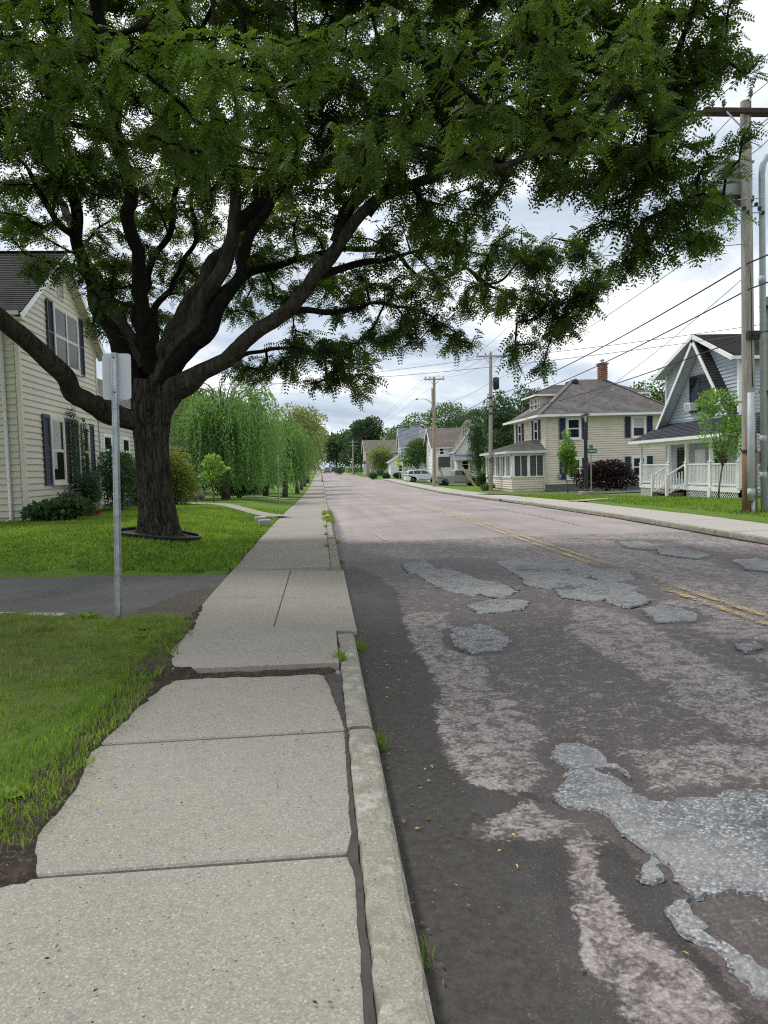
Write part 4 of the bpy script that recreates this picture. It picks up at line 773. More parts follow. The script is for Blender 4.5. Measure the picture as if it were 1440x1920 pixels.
BOUGHS = [
 (-6.78,15.48,11.31,0.87,1.1,0.63,0.86), (-5.97,16.21,11.92,0.91,1.1,0.67,0.86), (-4.43,15.03,11.12,0.85,1.1,0.62,0.86), (-3.4,15.39,11.31,0.88,1.1,0.64,0.86),
 (-2.72,16.06,11.7,0.92,1.1,0.67,0.86), (-1.33,14.16,10.44,0.82,1.1,0.6,0.86), (-0.28,14.37,10.67,0.83,1.1,0.61,0.86), (0.68,12.91,9.79,0.75,1.1,0.55,1),
 (1.28,12.85,9.68,0.75,1.1,0.55,1), (2.5,12.66,9.59,0.75,1.1,0.55,1), (3.52,12.61,9.73,0.75,1.1,0.55,1), (4.13,12.25,9.35,0.73,1.1,0.53,1),
 (4.76,11.87,9.36,0.71,1.1,0.52,1), (5.1,10.01,8.08,0.61,1.1,0.44,1), (-6.89,16.25,10.93,0.91,1.1,0.67,0.86), (-5.6,15.77,10.65,0.89,1.1,0.65,0.86),
 (-4.36,16.17,10.87,0.92,1.1,0.67,0.86), (-3.36,16.58,11.01,0.95,1.1,0.69,0.86), (-2.42,15.53,10.47,0.89,1.1,0.65,0.86), (-0.94,15.58,10.64,0.9,1.1,0.66,0.86),
 (-0.18,14.54,9.96,0.85,1.1,0.62,0.86), (0.86,13.73,9.76,0.8,1.1,0.59,1), (2.2,13.76,9.8,0.81,1.1,0.59,1), (2.8,13.11,9.41,0.78,1.1,0.57,1),
 (3.48,11.57,8.29,0.69,1.1,0.5,1), (3.91,10.53,7.91,0.63,1.1,0.46,1), (4.97,11.35,8.19,0.69,1.1,0.5,1), (-7.14,16.96,10.23,0.96,1.1,0.7,0.86),
 (-5.73,15.62,9.7,0.89,1.1,0.65,0.86), (-4.44,15.06,9.49,0.86,1.1,0.63,0.86), (-3.62,15.94,10.11,0.91,1.1,0.67,0.86), (-2.44,15.92,9.78,0.92,1.1,0.67,0.86),
 (-1.23,15.44,9.73,0.9,1.1,0.65,0.86), (0.01,14.16,9.02,0.83,1.1,0.6,0.86), (0.99,13.7,8.68,0.81,1.1,0.59,1), (1.81,13.06,8.43,0.77,1.1,0.56,1),
 (2.5,11.99,7.8,0.71,1.1,0.52,1), (3.52,12.02,8.12,0.72,1.1,0.53,1), (4.17,11.27,7.72,0.68,1.1,0.5,1), (5,11.14,7.65,0.68,1.1,0.49,1),
 (5.54,10.65,7.23,0.65,1.1,0.47,1), (-6.36,15.71,8.82,0.89,1.1,0.65,0.86), (-5.38,15.04,8.54,0.86,1.1,0.62,0.86), (-4.79,16.93,9.53,0.97,1.1,0.71,0.86),
 (-3.34,15.8,9.04,0.91,1.1,0.66,0.86), (-2.06,14.71,8.45,0.85,1.1,0.62,0.86), (-0.97,14.15,8.14,0.83,1.1,0.6,0.86), (0.13,13.07,7.66,0.77,1.1,0.56,0.86),
 (0.92,13.1,7.66,0.77,1.1,0.56,1), (1.78,12.42,7.46,0.74,1.1,0.54,1), (2.75,12.81,7.69,0.77,1.1,0.56,1), (3.65,11.54,7.06,0.7,1.1,0.51,1),
 (4.44,12.05,7.35,0.73,1.1,0.53,1), (5.25,11.11,6.87,0.68,1.1,0.49,1), (-6.39,15.45,7.92,0.88,1.1,0.64,0.86), (-4.98,15.38,7.79,0.88,1.1,0.64,0.86),
 (-4.18,15.37,7.8,0.88,1.1,0.65,0.86), (-2.91,15.8,8.16,0.92,1.1,0.67,0.86), (-1.87,14.24,7.36,0.83,1.1,0.61,0.86), (-0.81,13.99,7.39,0.82,1.1,0.6,0.86),
 (0.22,13.75,7.13,0.81,1.1,0.59,0.86), (0.95,12.69,6.69,0.75,1.1,0.55,1), (2.5,13.6,7.25,0.81,1.1,0.59,1), (3.4,13.21,7.16,0.79,1.1,0.58,1),
 (4.05,12.27,6.62,0.74,1.1,0.54,1), (4.36,11.28,6.31,0.69,1.1,0.5,1), (4.64,10.16,5.77,0.62,1.1,0.45,1), (-3.26,9.5,6.6,0.48,0.7,0.33,1),
 (-2.71,9,5.82,0.46,0.7,0.31,1), (-2.11,8.8,6.01,0.45,0.7,0.31,1), (-3.49,10,5.83,0.51,0.7,0.35,1), (-1.4,8.5,6.26,0.44,0.7,0.3,1),
 (-0.88,8.3,5.89,0.43,0.7,0.29,1), (-1.05,8.6,5.59,0.45,0.7,0.31,1), (-0.44,8.2,5.62,0.43,0.7,0.29,1), (-2.15,9.3,5.48,0.48,0.7,0.33,1),
 (-0.12,8.6,5.37,0.45,0.7,0.31,1), (0.24,8.2,5.74,0.43,0.7,0.29,1), (0.69,8,6.02,0.42,0.7,0.29,1), (0.36,9,5.13,0.48,0.7,0.33,1),
 (1.03,8.2,5.48,0.43,0.7,0.3,1), (-0.63,9,5.18,0.47,0.7,0.32,1), (-1.55,9.4,5.34,0.49,0.7,0.33,1), (-2.55,9,6.64,0.46,0.7,0.31,1),
 (1.78,8.4,5.93,0.45,0.7,0.31,1), (2.3,8.6,5.57,0.46,0.7,0.32,1), (2.87,8.8,6.21,0.47,0.7,0.32,1), (1.89,9,5.44,0.48,0.7,0.33,1),
 (3.06,9,5.52,0.49,0.7,0.33,1), (3.74,9.2,6.25,0.5,0.7,0.34,1), (3.95,9.2,6.76,0.5,0.7,0.34,1), (4.54,9.6,6.06,0.52,0.7,0.36,1),
 (2.57,8.6,6.51,0.46,0.7,0.31,1), (3.5,10.8,5.64,0.46,0.7,0.31,1), (3.98,10.6,5.27,0.46,0.7,0.34,1), (4.57,10.5,5.53,0.57,0.7,0.38,1),
 (5.15,10.4,5.72,0.56,0.7,0.38,1), (5.61,10.4,5.43,0.42,0.7,0.38,1), (4.64,10.5,4.94,0.61,0.7,0.34,1), (5.3,10.4,4.91,0.53,0.7,0.38,1),
 (4.87,10.5,4.49,0.57,0.7,0.3,1), (5.51,10.5,4.56,0.34,0.7,0.31,1), (4.6,10.6,4.18,0.31,0.7,0.22,1), (4.09,10.7,4.86,0.35,0.7,0.23,1),
 (5.72,10.3,5.9,0.3,0.7,0.3,1), (5.63,10.2,7.14,0.4,0.7,0.33,1), (5.84,10.1,6.81,0.26,0.7,0.18,1), (5.36,10.2,6.64,0.29,0.7,0.22,1),
 (5.77,10.4,4.98,0.27,0.7,0.27,1), (5.64,10.3,7.7,0.33,0.7,0.37,1), (0.14,13.6,6.33,0.66,0.9,0.47,1), (0.93,12.6,6.32,0.62,0.9,0.44,1),
 (1.74,12,6.42,0.67,0.9,0.38,1), (1.86,13,5.85,0.73,0.9,0.46,1), (2.78,13.4,5.98,0.57,0.9,0.52,1), (3.08,12.6,6.15,0.36,0.9,0.31,1),
 (2.73,14.2,5.56,0.81,0.9,0.45,1), (1.7,14,5.8,0.79,0.9,0.39,1), (3.7,14.4,5.62,0.62,0.9,0.46,1), (4.33,14.4,5.31,0.62,0.9,0.46,1),
 (5,14.2,5.55,0.51,0.9,0.41,1), (5.31,14.2,4.95,0.51,0.9,0.46,1), (4.81,14.3,4.57,0.67,0.9,0.46,1), (4.06,14.6,4.64,0.63,0.9,0.42,1),
 (3.25,14.8,4.8,0.63,0.9,0.37,1), (4.6,14.3,4.11,0.52,0.9,0.29,1), (3.99,14.4,3.78,0.26,0.9,0.29,1), (4.24,14.4,3.37,0.23,0.9,0.19,1),
 (5.09,14.2,4.24,0.31,0.9,0.31,1), (2.43,15,5.06,0.64,0.9,0.43,1), (1.58,15,5.17,0.64,0.9,0.42,1), (0.94,15,5.07,0.53,0.9,0.37,1),
 (2.2,15,4.33,0.75,0.9,0.37,1), (1.45,15,4.23,0.64,0.9,0.4,1), (2.88,15.2,4.03,0.43,0.9,0.27,1), (0.94,15.6,3.91,0.61,0.9,0.39,1),
 (0.29,16.2,4.13,0.69,0.9,0.4,1), (-0.39,16.4,4.28,0.58,0.9,0.35,1), (0.62,16.4,3.52,0.64,0.9,0.32,1), (0.04,16.6,3.38,0.41,0.9,0.23,1),
 (1.07,16.2,3.26,0.32,0.9,0.25,1), (-0.9,17,3.8,0.66,0.9,0.36,1), (-1.65,17.5,3.88,0.61,0.9,0.31,1), (-0.59,16.5,5.21,0.58,0.9,0.46,1),
 (0.33,16,5.32,0.56,0.9,0.39,1), (-6.21,17,7.75,0.69,1,0.46,0.85), (-5.48,17.2,8.05,0.7,1,0.47,0.85), (-4.53,17,7.98,0.69,1,0.46,0.85),
 (-3.84,18,8.24,0.74,1,0.49,0.85), (-2.87,18,8.37,0.74,1,0.49,0.85), (-1.84,17.4,8.03,0.66,1,0.48,0.85), (-0.74,16.5,7.25,0.63,1,0.51,0.85),
 (-0.31,16.4,6.54,0.69,1,0.46,0.85), (-1.3,17.4,6.61,0.66,1,0.54,0.85), (-2.31,18,7.16,0.62,1,0.5,0.85), (-3.64,18.6,7.47,0.77,1,0.51,0.85),
 (-4.46,18.4,7.41,0.69,1,0.57,0.85), (-6.18,17.4,6.98,0.59,1,0.41,0.85), (-6.39,16.8,7.12,0.45,1,0.51,0.85), (-3.31,18.6,6.34,0.77,1,0.58,0.85),
 (-4.18,18,6.07,0.74,1,0.56,0.85), (-4.43,17.4,5.1,0.54,1,0.48,0.85), (-4.61,17.4,6.16,0.54,1,0.48,0.85), (-3.62,18,5.09,0.5,1,0.5,0.85),
 (-2.36,18,6.06,0.5,1,0.44,0.85), (-1.77,18,5.32,0.63,1,0.44,0.85), (-1.08,17.4,5.9,0.61,1,0.42,0.85), (-4.65,15.2,5.37,0.57,0.5,0.36,0.8),
 (-4.21,15,4.91,0.41,0.5,0.41,0.8), (-4.81,14.8,5.47,0.5,0.5,0.28,0.8), (-3.97,15,5.72,0.46,0.5,0.36,0.8), (-5.17,14.5,5.58,0.29,0.5,0.25,0.8),
 (-4.11,14.9,4.28,0.26,0.5,0.26,0.8), (-4.48,15.6,7.13,0.48,0.6,0.32,0.8), (-3.64,16,7.17,0.49,0.6,0.33,0.8), (-2.86,16.4,7.21,0.51,0.6,0.34,0.8),
 (-1.98,15.6,7.04,0.43,0.6,0.32,0.8), (-1.18,15,7.03,0.47,0.6,0.36,0.8), (-0.44,14.6,6.98,0.46,0.6,0.35,0.8), (0.26,14,6.95,0.44,0.6,0.34,0.8),
 (-5.34,16,6.96,0.43,0.6,0.32,0.8), (-5.63,15,6.02,0.3,0.6,0.25,0.8), (-1.66,16.2,6.15,0.39,0.6,0.31,0.8), (-0.72,15.4,6.13,0.43,0.6,0.3,0.8),
 (-0.09,15.6,5.87,0.44,0.6,0.27,0.8), (0.75,15.2,5.54,0.43,0.6,0.27,0.8), (-2.59,17,5.35,0.41,0.6,0.35,0.8), (-3.58,17,6.39,0.47,0.6,0.35,0.8),
 (1.05,14.6,5.98,0.41,0.6,0.29,0.8), (0.51,15.2,4.49,0.43,0.6,0.27,0.8),
]
def bark_tube(paths, sides, amp, freq, seed):
    """tubes with furrowed bark as real relief"""
    Vs, Fs, o = [], [], 0
    for p in paths:
        n = len(p); X = p[:, :3]; d = np.gradient(X, axis=0); d /= np.linalg.norm(d, axis=1)[:, None]
        ref = np.array((1., 0, 0)) if abs(d[0][0]) < .8 else np.array((0, 1., 0)); U = np.zeros((n, 3))
        for i in range(n):
            x = ref - d[i] * (ref @ d[i]); x /= np.linalg.norm(x); U[i] = x; ref = x
        Wd = np.cross(d, U); a = np.linspace(0, 2 * np.pi, sides, endpoint=False); s = np.concatenate([[0], np.cumsum(np.linalg.norm(np.diff(X, axis=0), axis=1))])
        A, S_ = np.meshgrid(a, s); r = p[:, 3][:, None] * np.ones((1, sides))
        ca, sa = np.cos(A), np.sin(A)
        k = freq * np.maximum(.62, r / .45)
        wob = fbm(ca * 2.2 + seed, sa * 2.2, S_ * 1.1, seed, 3) - .5
        n1 = fbm(ca * k + wob * 2, sa * k + wob * 2, S_ * 1.9 + seed, seed + 1, 3); ridge = 1 - smooth(0.0, .085, np.abs(n1 - .5))
        lump = fbm(ca * 1.4, sa * 1.4, S_ * .8 + seed, seed + 5, 3) - .5
        rr = r * (1 + lump * .09) - amp * np.minimum(1, r / .4) * np.clip(ridge, 0, 1)
        V = X[:, None, :] + (U[:, None, :] * ca[..., None] + Wd[:, None, :] * sa[..., None]) * rr[..., None]
        i = np.arange((n - 1) * sides); rI, c = i // sides, i % sides; b = rI * sides; c2 = (c + 1) % sides
        Vs.append(V.reshape(-1, 3)); Fs.append(np.stack([b + c, b + c2, b + sides + c2, b + sides + c], 1) + o); o += n * sides
    return np.concatenate(Vs), np.concatenate(Fs)

def locust():
    T = thing('locust_tree', (-3.36, 15.45, zg(-3.36, 15.45)), 'huge spreading locust tree with furrowed trunk inside the black edging ring', 'tree')
    tr = resample(LIMBS['trunk'], .03); z0 = tr[0, 2]
    tr[:, 3] += .075 * np.exp(-(tr[:, 2] - zg(-3.36, 15.45)) / .13) * (tr[:, 2] < z0 + 1.2)
    # trunk runs on into its first limbs so that the fork is closed
    V, F = bark_tube([tr], 150, .06, 8.0, 3)
    trunk = link('trunk', np_mesh('trunk', V, F, True), T, M['locust_bark'])
    main = {k: resample(v, .12) for k, v in LIMBS.items() if k != 'trunk'}
    big = [v for k, v in main.items() if v[0, 3] >= .19]; small = [v for v in main.values() if v[0, 3] < .19]
    for v in big + small:
        j = (fbm(np.arange(len(v)) * .25, np.full(len(v), v[0, 0] * 9), seed=6, oct=2) - .5) * .22; v[:, 0] += j * np.minimum(1, np.arange(len(v)) / 6); v[:, 2] += j[::-1] * .6 * np.minimum(1, np.arange(len(v)) / 6)
    for v in big:
        V, F = bark_tube([v], 48, .04, 6.5, int(abs(v[3, 0]) * 31) % 17); link('limb', np_mesh('limb', V, F, True), T, M['locust_bark'])
    for v in small:
        V, F = bark_tube([v], 18, .012, 4.0, int(abs(v[3, 0]) * 31) % 17); link('limb', np_mesh('limb', V, F, True), T, M['limb_bark'])
    # ---- twig ends inside every bough
    pts, fine = [], []
    dens = 74.0
    for (x, y, z, rx, ry, rz, w) in BOUGHS:
        n = max(4, int(dens * w * (rx * ry * rz) ** .82)); q = rand_dirs(n) * (RNG.uniform(0, 1, n) ** .42)[:, None]
        pts.append(np.array([[x, y, z]]) + q * [rx, ry, rz]); fine += [1] * n
    # boughs overhead and beyond the picture, coarser
    n = 900; q = rand_dirs(n, .3) * (RNG.uniform(0, 1, n) ** .4)[:, None]; c = np.array([-2.6, 14.6, 8.6]) + q * [9.5, 8.5, 4.6]
    fx = np.array([[rt.x, rt.y, rt.z], [up.x, up.y, up.z], [fwd.x, fwd.y, fwd.z]]); e = (c - [0, 0, CAM_H]) @ fx.T
    seen = (e[:, 2] > .5) & (np.abs(e[:, 0] / e[:, 2]) < .66) & (e[:, 1] / e[:, 2] < .88)
    c = c[~seen & (c[:, 1] > 8.0) & (c[:, 2] > 6.0) & ~((c[:, 0] > 4.8) & (c[:, 1] < 9))]; pts.append(c); fine += [0] * len(c)
    pts = np.concatenate(pts); fine = np.array(fine)
    # ---- grow twigs: each end joins the nearest living wood
    nodes = [np.concatenate([v[::2] for v in main.values()])]; npos = nodes[0][:, :3]; N = len(npos)
    cap = N + len(pts) * 9 + 10; POS = np.zeros((cap, 3)); POS[:N] = npos; PAR = np.full(cap, -1); PL = np.zeros(cap); RAD = np.zeros(cap); RAD[:N] = nodes[0][:, 3]; base_n = N
    start = 0; d0 = np.array([np.min(np.sum((npos - p) ** 2, 1)) for p in pts]); order = np.argsort(d0); ends = []
    for i in order:
        p = pts[i]; dd = POS[:N] - p; dist = np.sqrt((dd * dd).sum(1)); b = int(np.argmin(dist + .22 * PL[:N] + .15 * np.clip(dd[:, 2], 0, 9))); L = dist[b]
        if L < .05: ends.append((b, i)); continue
        k = max(1, int(L / .28)); a = POS[b]; prev = b; bow = np.array([RNG.normal(0, .07), RNG.normal(0, .07), abs(RNG.normal(.05, .06))]) * L
        for s in range(1, k + 1):
            t = s / k; POS[N] = a + (p - a) * t + bow * math.sin(math.pi * t) + (RNG.normal(0, .018, 3) if s < k else 0); PAR[N] = prev; PL[N] = PL[prev] + L / k; prev = N; N += 1
        ends.append((prev, i))
    AR = np.zeros(N)
    for j, i in ends: AR[j] += .0080 ** 2.2
    for j in range(N - 1, base_n - 1, -1):
        if PAR[j] >= base_n: AR[PAR[j]] += AR[j]
    rad = AR[base_n:N] ** (1 / 2.2); J = np.arange(base_n, N); P1 = POS[J]; P0 = POS[PAR[J]]; r1 = np.clip(rad, .004, .085)
    r0 = np.array([r1[PAR[j] - base_n] if PAR[j] >= base_n else min(RAD[PAR[j]] * .8, r1[j - base_n] * 1.15) for j in J])
    D = P1 - P0; D /= np.linalg.norm(D, axis=1)[:, None] + 1e-9; U = np.cross(D, [0.3, .2, .93]); U /= np.linalg.norm(U, axis=1)[:, None] + 1e-9; Wd = np.cross(D, U)
    sd_ = 5; a = np.arange(sd_) * 2 * np.pi / sd_; ring = U[:, None, :] * np.cos(a)[None, :, None] + Wd[:, None, :] * np.sin(a)[None, :, None]
    V = np.concatenate([P0[:, None, :] - D[:, None, :] * .004 + ring * np.minimum(r0, r1 * 1.6)[:, None, None], P1[:, None, :] + ring * r1[:, None, None]], 1)
    k = np.arange(sd_); q = np.stack([k, (k + 1) % sd_, (k + 1) % sd_ + sd_, k + sd_], 1); F = (np.arange(len(J))[:, None, None] * 10 + q[None]).reshape(-1, 4)
    tw = link('branches', np_mesh('branches', V.reshape(-1, 3), F, True), T, M['limb_bark']); tw['kind'] = 'stuff'
    # ---- compound leaves round every twig end
    ej = np.array([e_[0] for e_ in ends]); ei = np.array([e_[1] for e_ in ends]); ef = fine[ei]
    Dv = np.zeros((len(ej), 3)); has = ej >= base_n; Dv[has] = POS[ej[has]] - POS[PAR[ej[has]]]; Dv /= np.linalg.norm(Dv, axis=1)[:, None] + 1e-9
    per = 12
    Vs, tints = [], []
    m = np.repeat(np.where(ef == 1)[0], per); n = len(m)
    base = POS[ej[m]] - Dv[m] * RNG.uniform(0, .42, n)[:, None] + RNG.normal(0, .05, (n, 3)); ax = rand_dirs(n) * [1, 1, .45] + Dv[m] * .55; ax[:, 2] -= RNG.uniform(.0, .5, n); ax /= np.linalg.norm(ax, axis=1)[:, None]
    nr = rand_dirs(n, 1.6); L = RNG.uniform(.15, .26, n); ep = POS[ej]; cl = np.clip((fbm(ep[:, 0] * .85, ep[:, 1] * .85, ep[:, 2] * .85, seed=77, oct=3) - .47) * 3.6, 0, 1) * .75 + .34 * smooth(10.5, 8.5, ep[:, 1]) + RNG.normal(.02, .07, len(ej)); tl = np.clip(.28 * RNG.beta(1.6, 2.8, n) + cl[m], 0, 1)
    S = np.cross(ax, nr); S /= np.linalg.norm(S, axis=1)[:, None]; nn = np.cross(S, ax); closeby = base[:, 1] < 10.2
    for pairs, msk in ((8, closeby), (5, ~closeby)):
        b_, a_, l_, s_, n_, t_ = base[msk], ax[msk], L[msk], S[msk], nn[msk], tl[msk]; k_ = len(b_); ll, lw = (.056, .0120) if pairs == 8 else (.074, .0175)
        for kpair in range(pairs):
            t = (kpair + .9) / pairs; c = b_ + a_ * (l_ * t)[:, None] - np.array([0, 0, 1.]) * (l_ * .35 * t * t)[:, None]; sc = (.62 + .75 * math.sin(math.pi * (.2 + .68 * t)) * .5) * l_ / .2
            for sg in (-1, 1):
                d = s_ * sg * .86 + a_ * .45 - np.array([0, 0, .18]); d += RNG.normal(0, .10, (k_, 3)); d /= np.linalg.norm(d, axis=1)[:, None]
                Vs.append(leaf_quads(c, d, n_, ll * sc, lw * sc)); tints.append(t_)
    # rachis as a thin blade
    tip = base + ax * L[:, None] - np.array([0, 0, 1.]) * (L * .35)[:, None]; mid = base + ax * (L * .5)[:, None] - np.array([0, 0, 1.]) * (L * .09)[:, None]
    Vs.append(np.stack([base, mid + S * .0018, tip, mid - S * .0018], 1).reshape(-1, 3)); tints.append(tl)
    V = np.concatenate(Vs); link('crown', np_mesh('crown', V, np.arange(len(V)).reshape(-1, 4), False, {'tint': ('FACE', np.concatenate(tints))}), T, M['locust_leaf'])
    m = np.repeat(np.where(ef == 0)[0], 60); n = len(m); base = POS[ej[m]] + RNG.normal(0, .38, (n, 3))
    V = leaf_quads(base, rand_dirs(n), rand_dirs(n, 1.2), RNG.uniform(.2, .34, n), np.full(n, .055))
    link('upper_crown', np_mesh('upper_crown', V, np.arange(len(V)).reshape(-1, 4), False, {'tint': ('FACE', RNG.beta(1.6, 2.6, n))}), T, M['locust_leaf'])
locust()
# plastic edging ring with mulch
er = thing('tree_edging_ring', (-3.36, 15.45, zg(-3.36, 15.45)), 'black plastic edging ring on the lawn round the locust trunk', 'edging ring')
mb = MB(); n = 48; v = []
for k in range(n):
    a = 2 * math.pi * k / n; r = .83 * (1 + .03 * math.sin(3 * a)); x, y = -3.36 + r * math.cos(a), 15.45 + r * math.sin(a); z = zg(x, y)
    ux, uy = math.cos(a), math.sin(a); v += [(x, y, z - .05), (x + ux * .02, y + uy * .02, z - .05), (x + ux * .02, y + uy * .02, z + .085), (x + ux * .028, y + uy * .028, z + .105), (x - ux * .008, y - uy * .008, z + .11), (x, y, z + .085)]
mb.add(v, [(k * 6 + i, k * 6 + (i + 1) % 6, ((k + 1) % n) * 6 + (i + 1) % 6, ((k + 1) % n) * 6 + i) for k in range(n) for i in range(6)])
mb.build('rim', M['edging_plastic'], er, True)
rr_ = np.linspace(0, .825, 10); aa = np.linspace(0, 2 * np.pi, 49); RR, AA = np.meshgrid(rr_, aa, indexing='ij'); X, Y = -3.36 + RR * np.cos(AA), 15.45 + RR * np.sin(AA)
link('mulch_bed', np_mesh('mulch_bed', np.stack([X, Y, lawn_z(X, Y) + .035 + .05 * (1 - RR) + (fbm(X * 9, Y * 9, seed=2) - .5) * .03], -1).reshape(-1, 3), grid_faces(10, 49), True), er, M['mulch'])

def lobed_crown(lobes, n, size, shell=.55, up_bias=.5, flat=1.0, droop=0.0):
    """leaf-sized faces spread through lobes (x, y, z, rx, ry, rz)"""
    lo = np.array(lobes, float); w = lo[:, 3] * lo[:, 4] * lo[:, 5]; w = w ** .75; idx = RNG.choice(len(lo), n, p=w / w.sum()); d = rand_dirs(n, .25)
    r = shell + (1.06 - shell) * RNG.uniform(0, 1, n) ** .6; bumpy = .78 + .44 * fbm(d[:, 0] * 2.4 + idx * 3.1, d[:, 1] * 2.4, d[:, 2] * 2.4 + idx, seed=9, oct=3)
    P = lo[idx, :3] + d * lo[idx, 3:6] * (r * bumpy)[:, None]
    D = d * .7 + rand_dirs(n) * .8 - np.array([0, 0, droop]); D /= np.linalg.norm(D, axis=1)[:, None]
    L = RNG.uniform(.65, 1.25, n) * size
    V = leaf_quads(P, D, rand_dirs(n, up_bias) + d * .6, L, L * .34 * flat)
    tint = np.clip(.28 + .35 * d[:, 2] + .5 * (fbm(P[:, 0] * 1.1, P[:, 1] * 1.1, P[:, 2] * 1.1, seed=4, oct=3) - .5) + RNG.normal(0, .17, n), 0, 1) * 0 + np.clip(RNG.beta(1.8, 2.2, n) + .6 * (fbm(P[:, 0] * .8, P[:, 1] * .8, P[:, 2] * .8, seed=4, oct=2) - .5), 0, 1)
    return np_mesh('crown', V, np.arange(n * 4).reshape(-1, 4), False, {'tint': ('FACE', tint)})
def branchy(x, y, z, h, r, crown_c, lobes, mat, parent):
    """tapered trunk with a limb into every lobe"""
    sx, sy = random.uniform(-.15, .15), random.uniform(-.15, .15); k = [(x, y, z - .1, r * 1.35), (x + sx * .3, y + sy * .3, z + h * .25, r), (x + sx, y + sy, z + h * .6, r * .8)]
    link_paths = [k + [(crown_c[0], crown_c[1], crown_c[2], r * .35)]]
    for l in lobes[:9]:
        a = np.array(k[2][:3]); b = np.array(l[:3]); m_ = (a + b) / 2 + np.array([random.uniform(-.2, .2), random.uniform(-.2, .2), .15]); link_paths.append([(*a, r * .55), (*m_, r * .35), (*b, r * .12)])
    return limb_tubes(link_paths, 'trunk', mat, parent)
def make_tree(name, x, y, h, w, label, leaf, n=9000, size=.28, trunk_h=None, bark='grey_bark', r=.16, cat='tree', group=None, shape='round', z=None, seed=0, ry=None):
    random.seed(1000 + seed); z = zg(x, y) if z is None else z; T = thing(name, (x, y, z), label, cat, group); th = trunk_h if trunk_h is not None else h * .3; ry = ry or w
    cz = z + th + (h - th) * .5; hh = (h - th) * .5; lobes = []
    if shape == 'cone':
        for i in range(11):
            t = i / 10; q = (1 - t) ** .8; lobes.append((x + random.uniform(-.15, .15) * w * q, y + random.uniform(-.15, .15) * w * q, z + th + (h - th) * (.08 + .88 * t), max(.16, w * .5 * q + .08), max(.16, w * .5 * q + .08), (h - th) * .12))
            if q > .35:
                for _ in range(3):
                    a = random.uniform(0, 6.28); lobes.append((x + math.cos(a) * w * .28 * q, y + math.sin(a) * w * .28 * q, z + th + (h - th) * (.04 + .85 * t), w * .27 * q, w * .27 * q, (h - th) * .10))
    else:
        for i in range(15 if n > 3000 else 9):
            a = i * 2.399 + random.uniform(-.4, .4); t = random.uniform(-.9, .95); q = math.sqrt(max(0.05, 1 - t * t)) * random.uniform(.35, .78); s = random.uniform(.24, .42)
            sm_ = .62 if h < 5 else .8; lobes.append((x + math.cos(a) * w * .5 * q, y + math.sin(a) * ry * .5 * q, cz + t * hh * (.78 if h > 5 else .9), w * s * sm_, ry * s * sm_, hh * s * (1.15 if h > 5 else .6)))
        lobes.append((x, y, cz, w * .3, ry * .3, hh * .6))
    branchy(x, y, z, th + hh * .6, r, (x, y, cz + hh * .3), lobes, M[bark], T)
    link('crown', lobed_crown(lobes, n, size), T, M[leaf]); random.seed(2000 + seed); return T

def willow(name, x, y, h, w, label, n_str=420, leaf='willow_leaf', seed=0, bare=1.0, r=.2, step=.085, ll=.15, group=None):
    """weeping tree: arching boughs with hanging leafy strands"""
    random.seed(300 + seed); z = zg(x, y); T = thing(name, (x, y, z), label, 'tree', group); tips = []; paths = []; top = z + h
    paths.append([(x, y, z - .1, r * 1.3), (x + .1, y, z + h * .25, r), (x - .05, y + .1, z + h * .55, r * .7), (x, y, z + h * .8, r * .3)])
    for i in range(26):
        a = i * 2.399; q = w * .5 * (0.35 + .65 * random.random()); zz = z + h * random.uniform(.72, 1.0) * (1 - .22 * (q / (w * .5)) ** 2)
        p0 = (x, y, z + h * random.uniform(.3, .6)); p2 = (x + math.cos(a) * q, y + math.sin(a) * q, zz); p1 = (x + math.cos(a) * q * .45, y + math.sin(a) * q * .45, (p0[2] + zz) / 2 + h * .16)
        b = resample([(*p0, r * .4), (*p1, r * .2), (*p2, r * .06)], .3); paths.append([tuple(v) for v in b]); tips += [v[:3] for v in b[len(b) // 3:]]
    limb_tubes(paths, 'trunk', M['grey_bark'], T)
    tips = np.array(tips); nb = max(30, n_str // 7); B = tips[RNG.integers(0, len(tips), nb)] + RNG.normal(0, .25, (nb, 3)); S = B[RNG.integers(0, nb, n_str)] + RNG.normal(0, .16, (n_str, 3)); Ps, Ds = [], []
    for s in S:
        rad = math.hypot(s[0] - x, s[1] - y); ang = math.atan2(s[1] - y, s[0] - x) + RNG.normal(0, .55); low = z + max(.4, bare * RNG.uniform(.5, 1.9)); Ln = max(.5, min((s[2] - low) * 1.06, RNG.uniform(.22, .95) * h * .85)); k = int(Ln / step); t = np.arange(k) * step
        o = np.array([math.cos(ang), math.sin(ang), 0]); reach = RNG.uniform(.25, 1.15); out = reach * (1 - np.exp(-t / .7)) + RNG.uniform(0, .12) * t; sway = RNG.normal(0, .07, 2)
        p = s[None] + o[None] * out[:, None] - np.array([0, 0, 1.])[None] * (t - .55 * reach * (1 - np.exp(-t / .45)))[:, None]; p[:, 0] += sway[0] * t; p[:, 1] += sway[1] * t; Ps.append(p); Ds.append(np.repeat(o[None], k, 0))
    P = np.concatenate(Ps); n = len(P); P += RNG.normal(0, .03, (n, 3)); D = RNG.normal(0, .5, (n, 3)) + np.concatenate(Ds) * .3; D[:, 2] -= .95; D /= np.linalg.norm(D, axis=1)[:, None]; L = RNG.uniform(.7, 1.25, n) * ll
    V = leaf_quads(P, D, rand_dirs(n, .4), L, L * .17); tint = np.clip(RNG.beta(2, 2, n) * .75 + .7 * (fbm(P[:, 0] * 1.3, P[:, 1] * 1.3, P[:, 2] * .7, seed=4, oct=2) - .4), 0, 1)
    link('crown', np_mesh('crown', V, np.arange(n * 4).reshape(-1, 4), False, {'tint': ('FACE', tint)}), T, M[leaf])
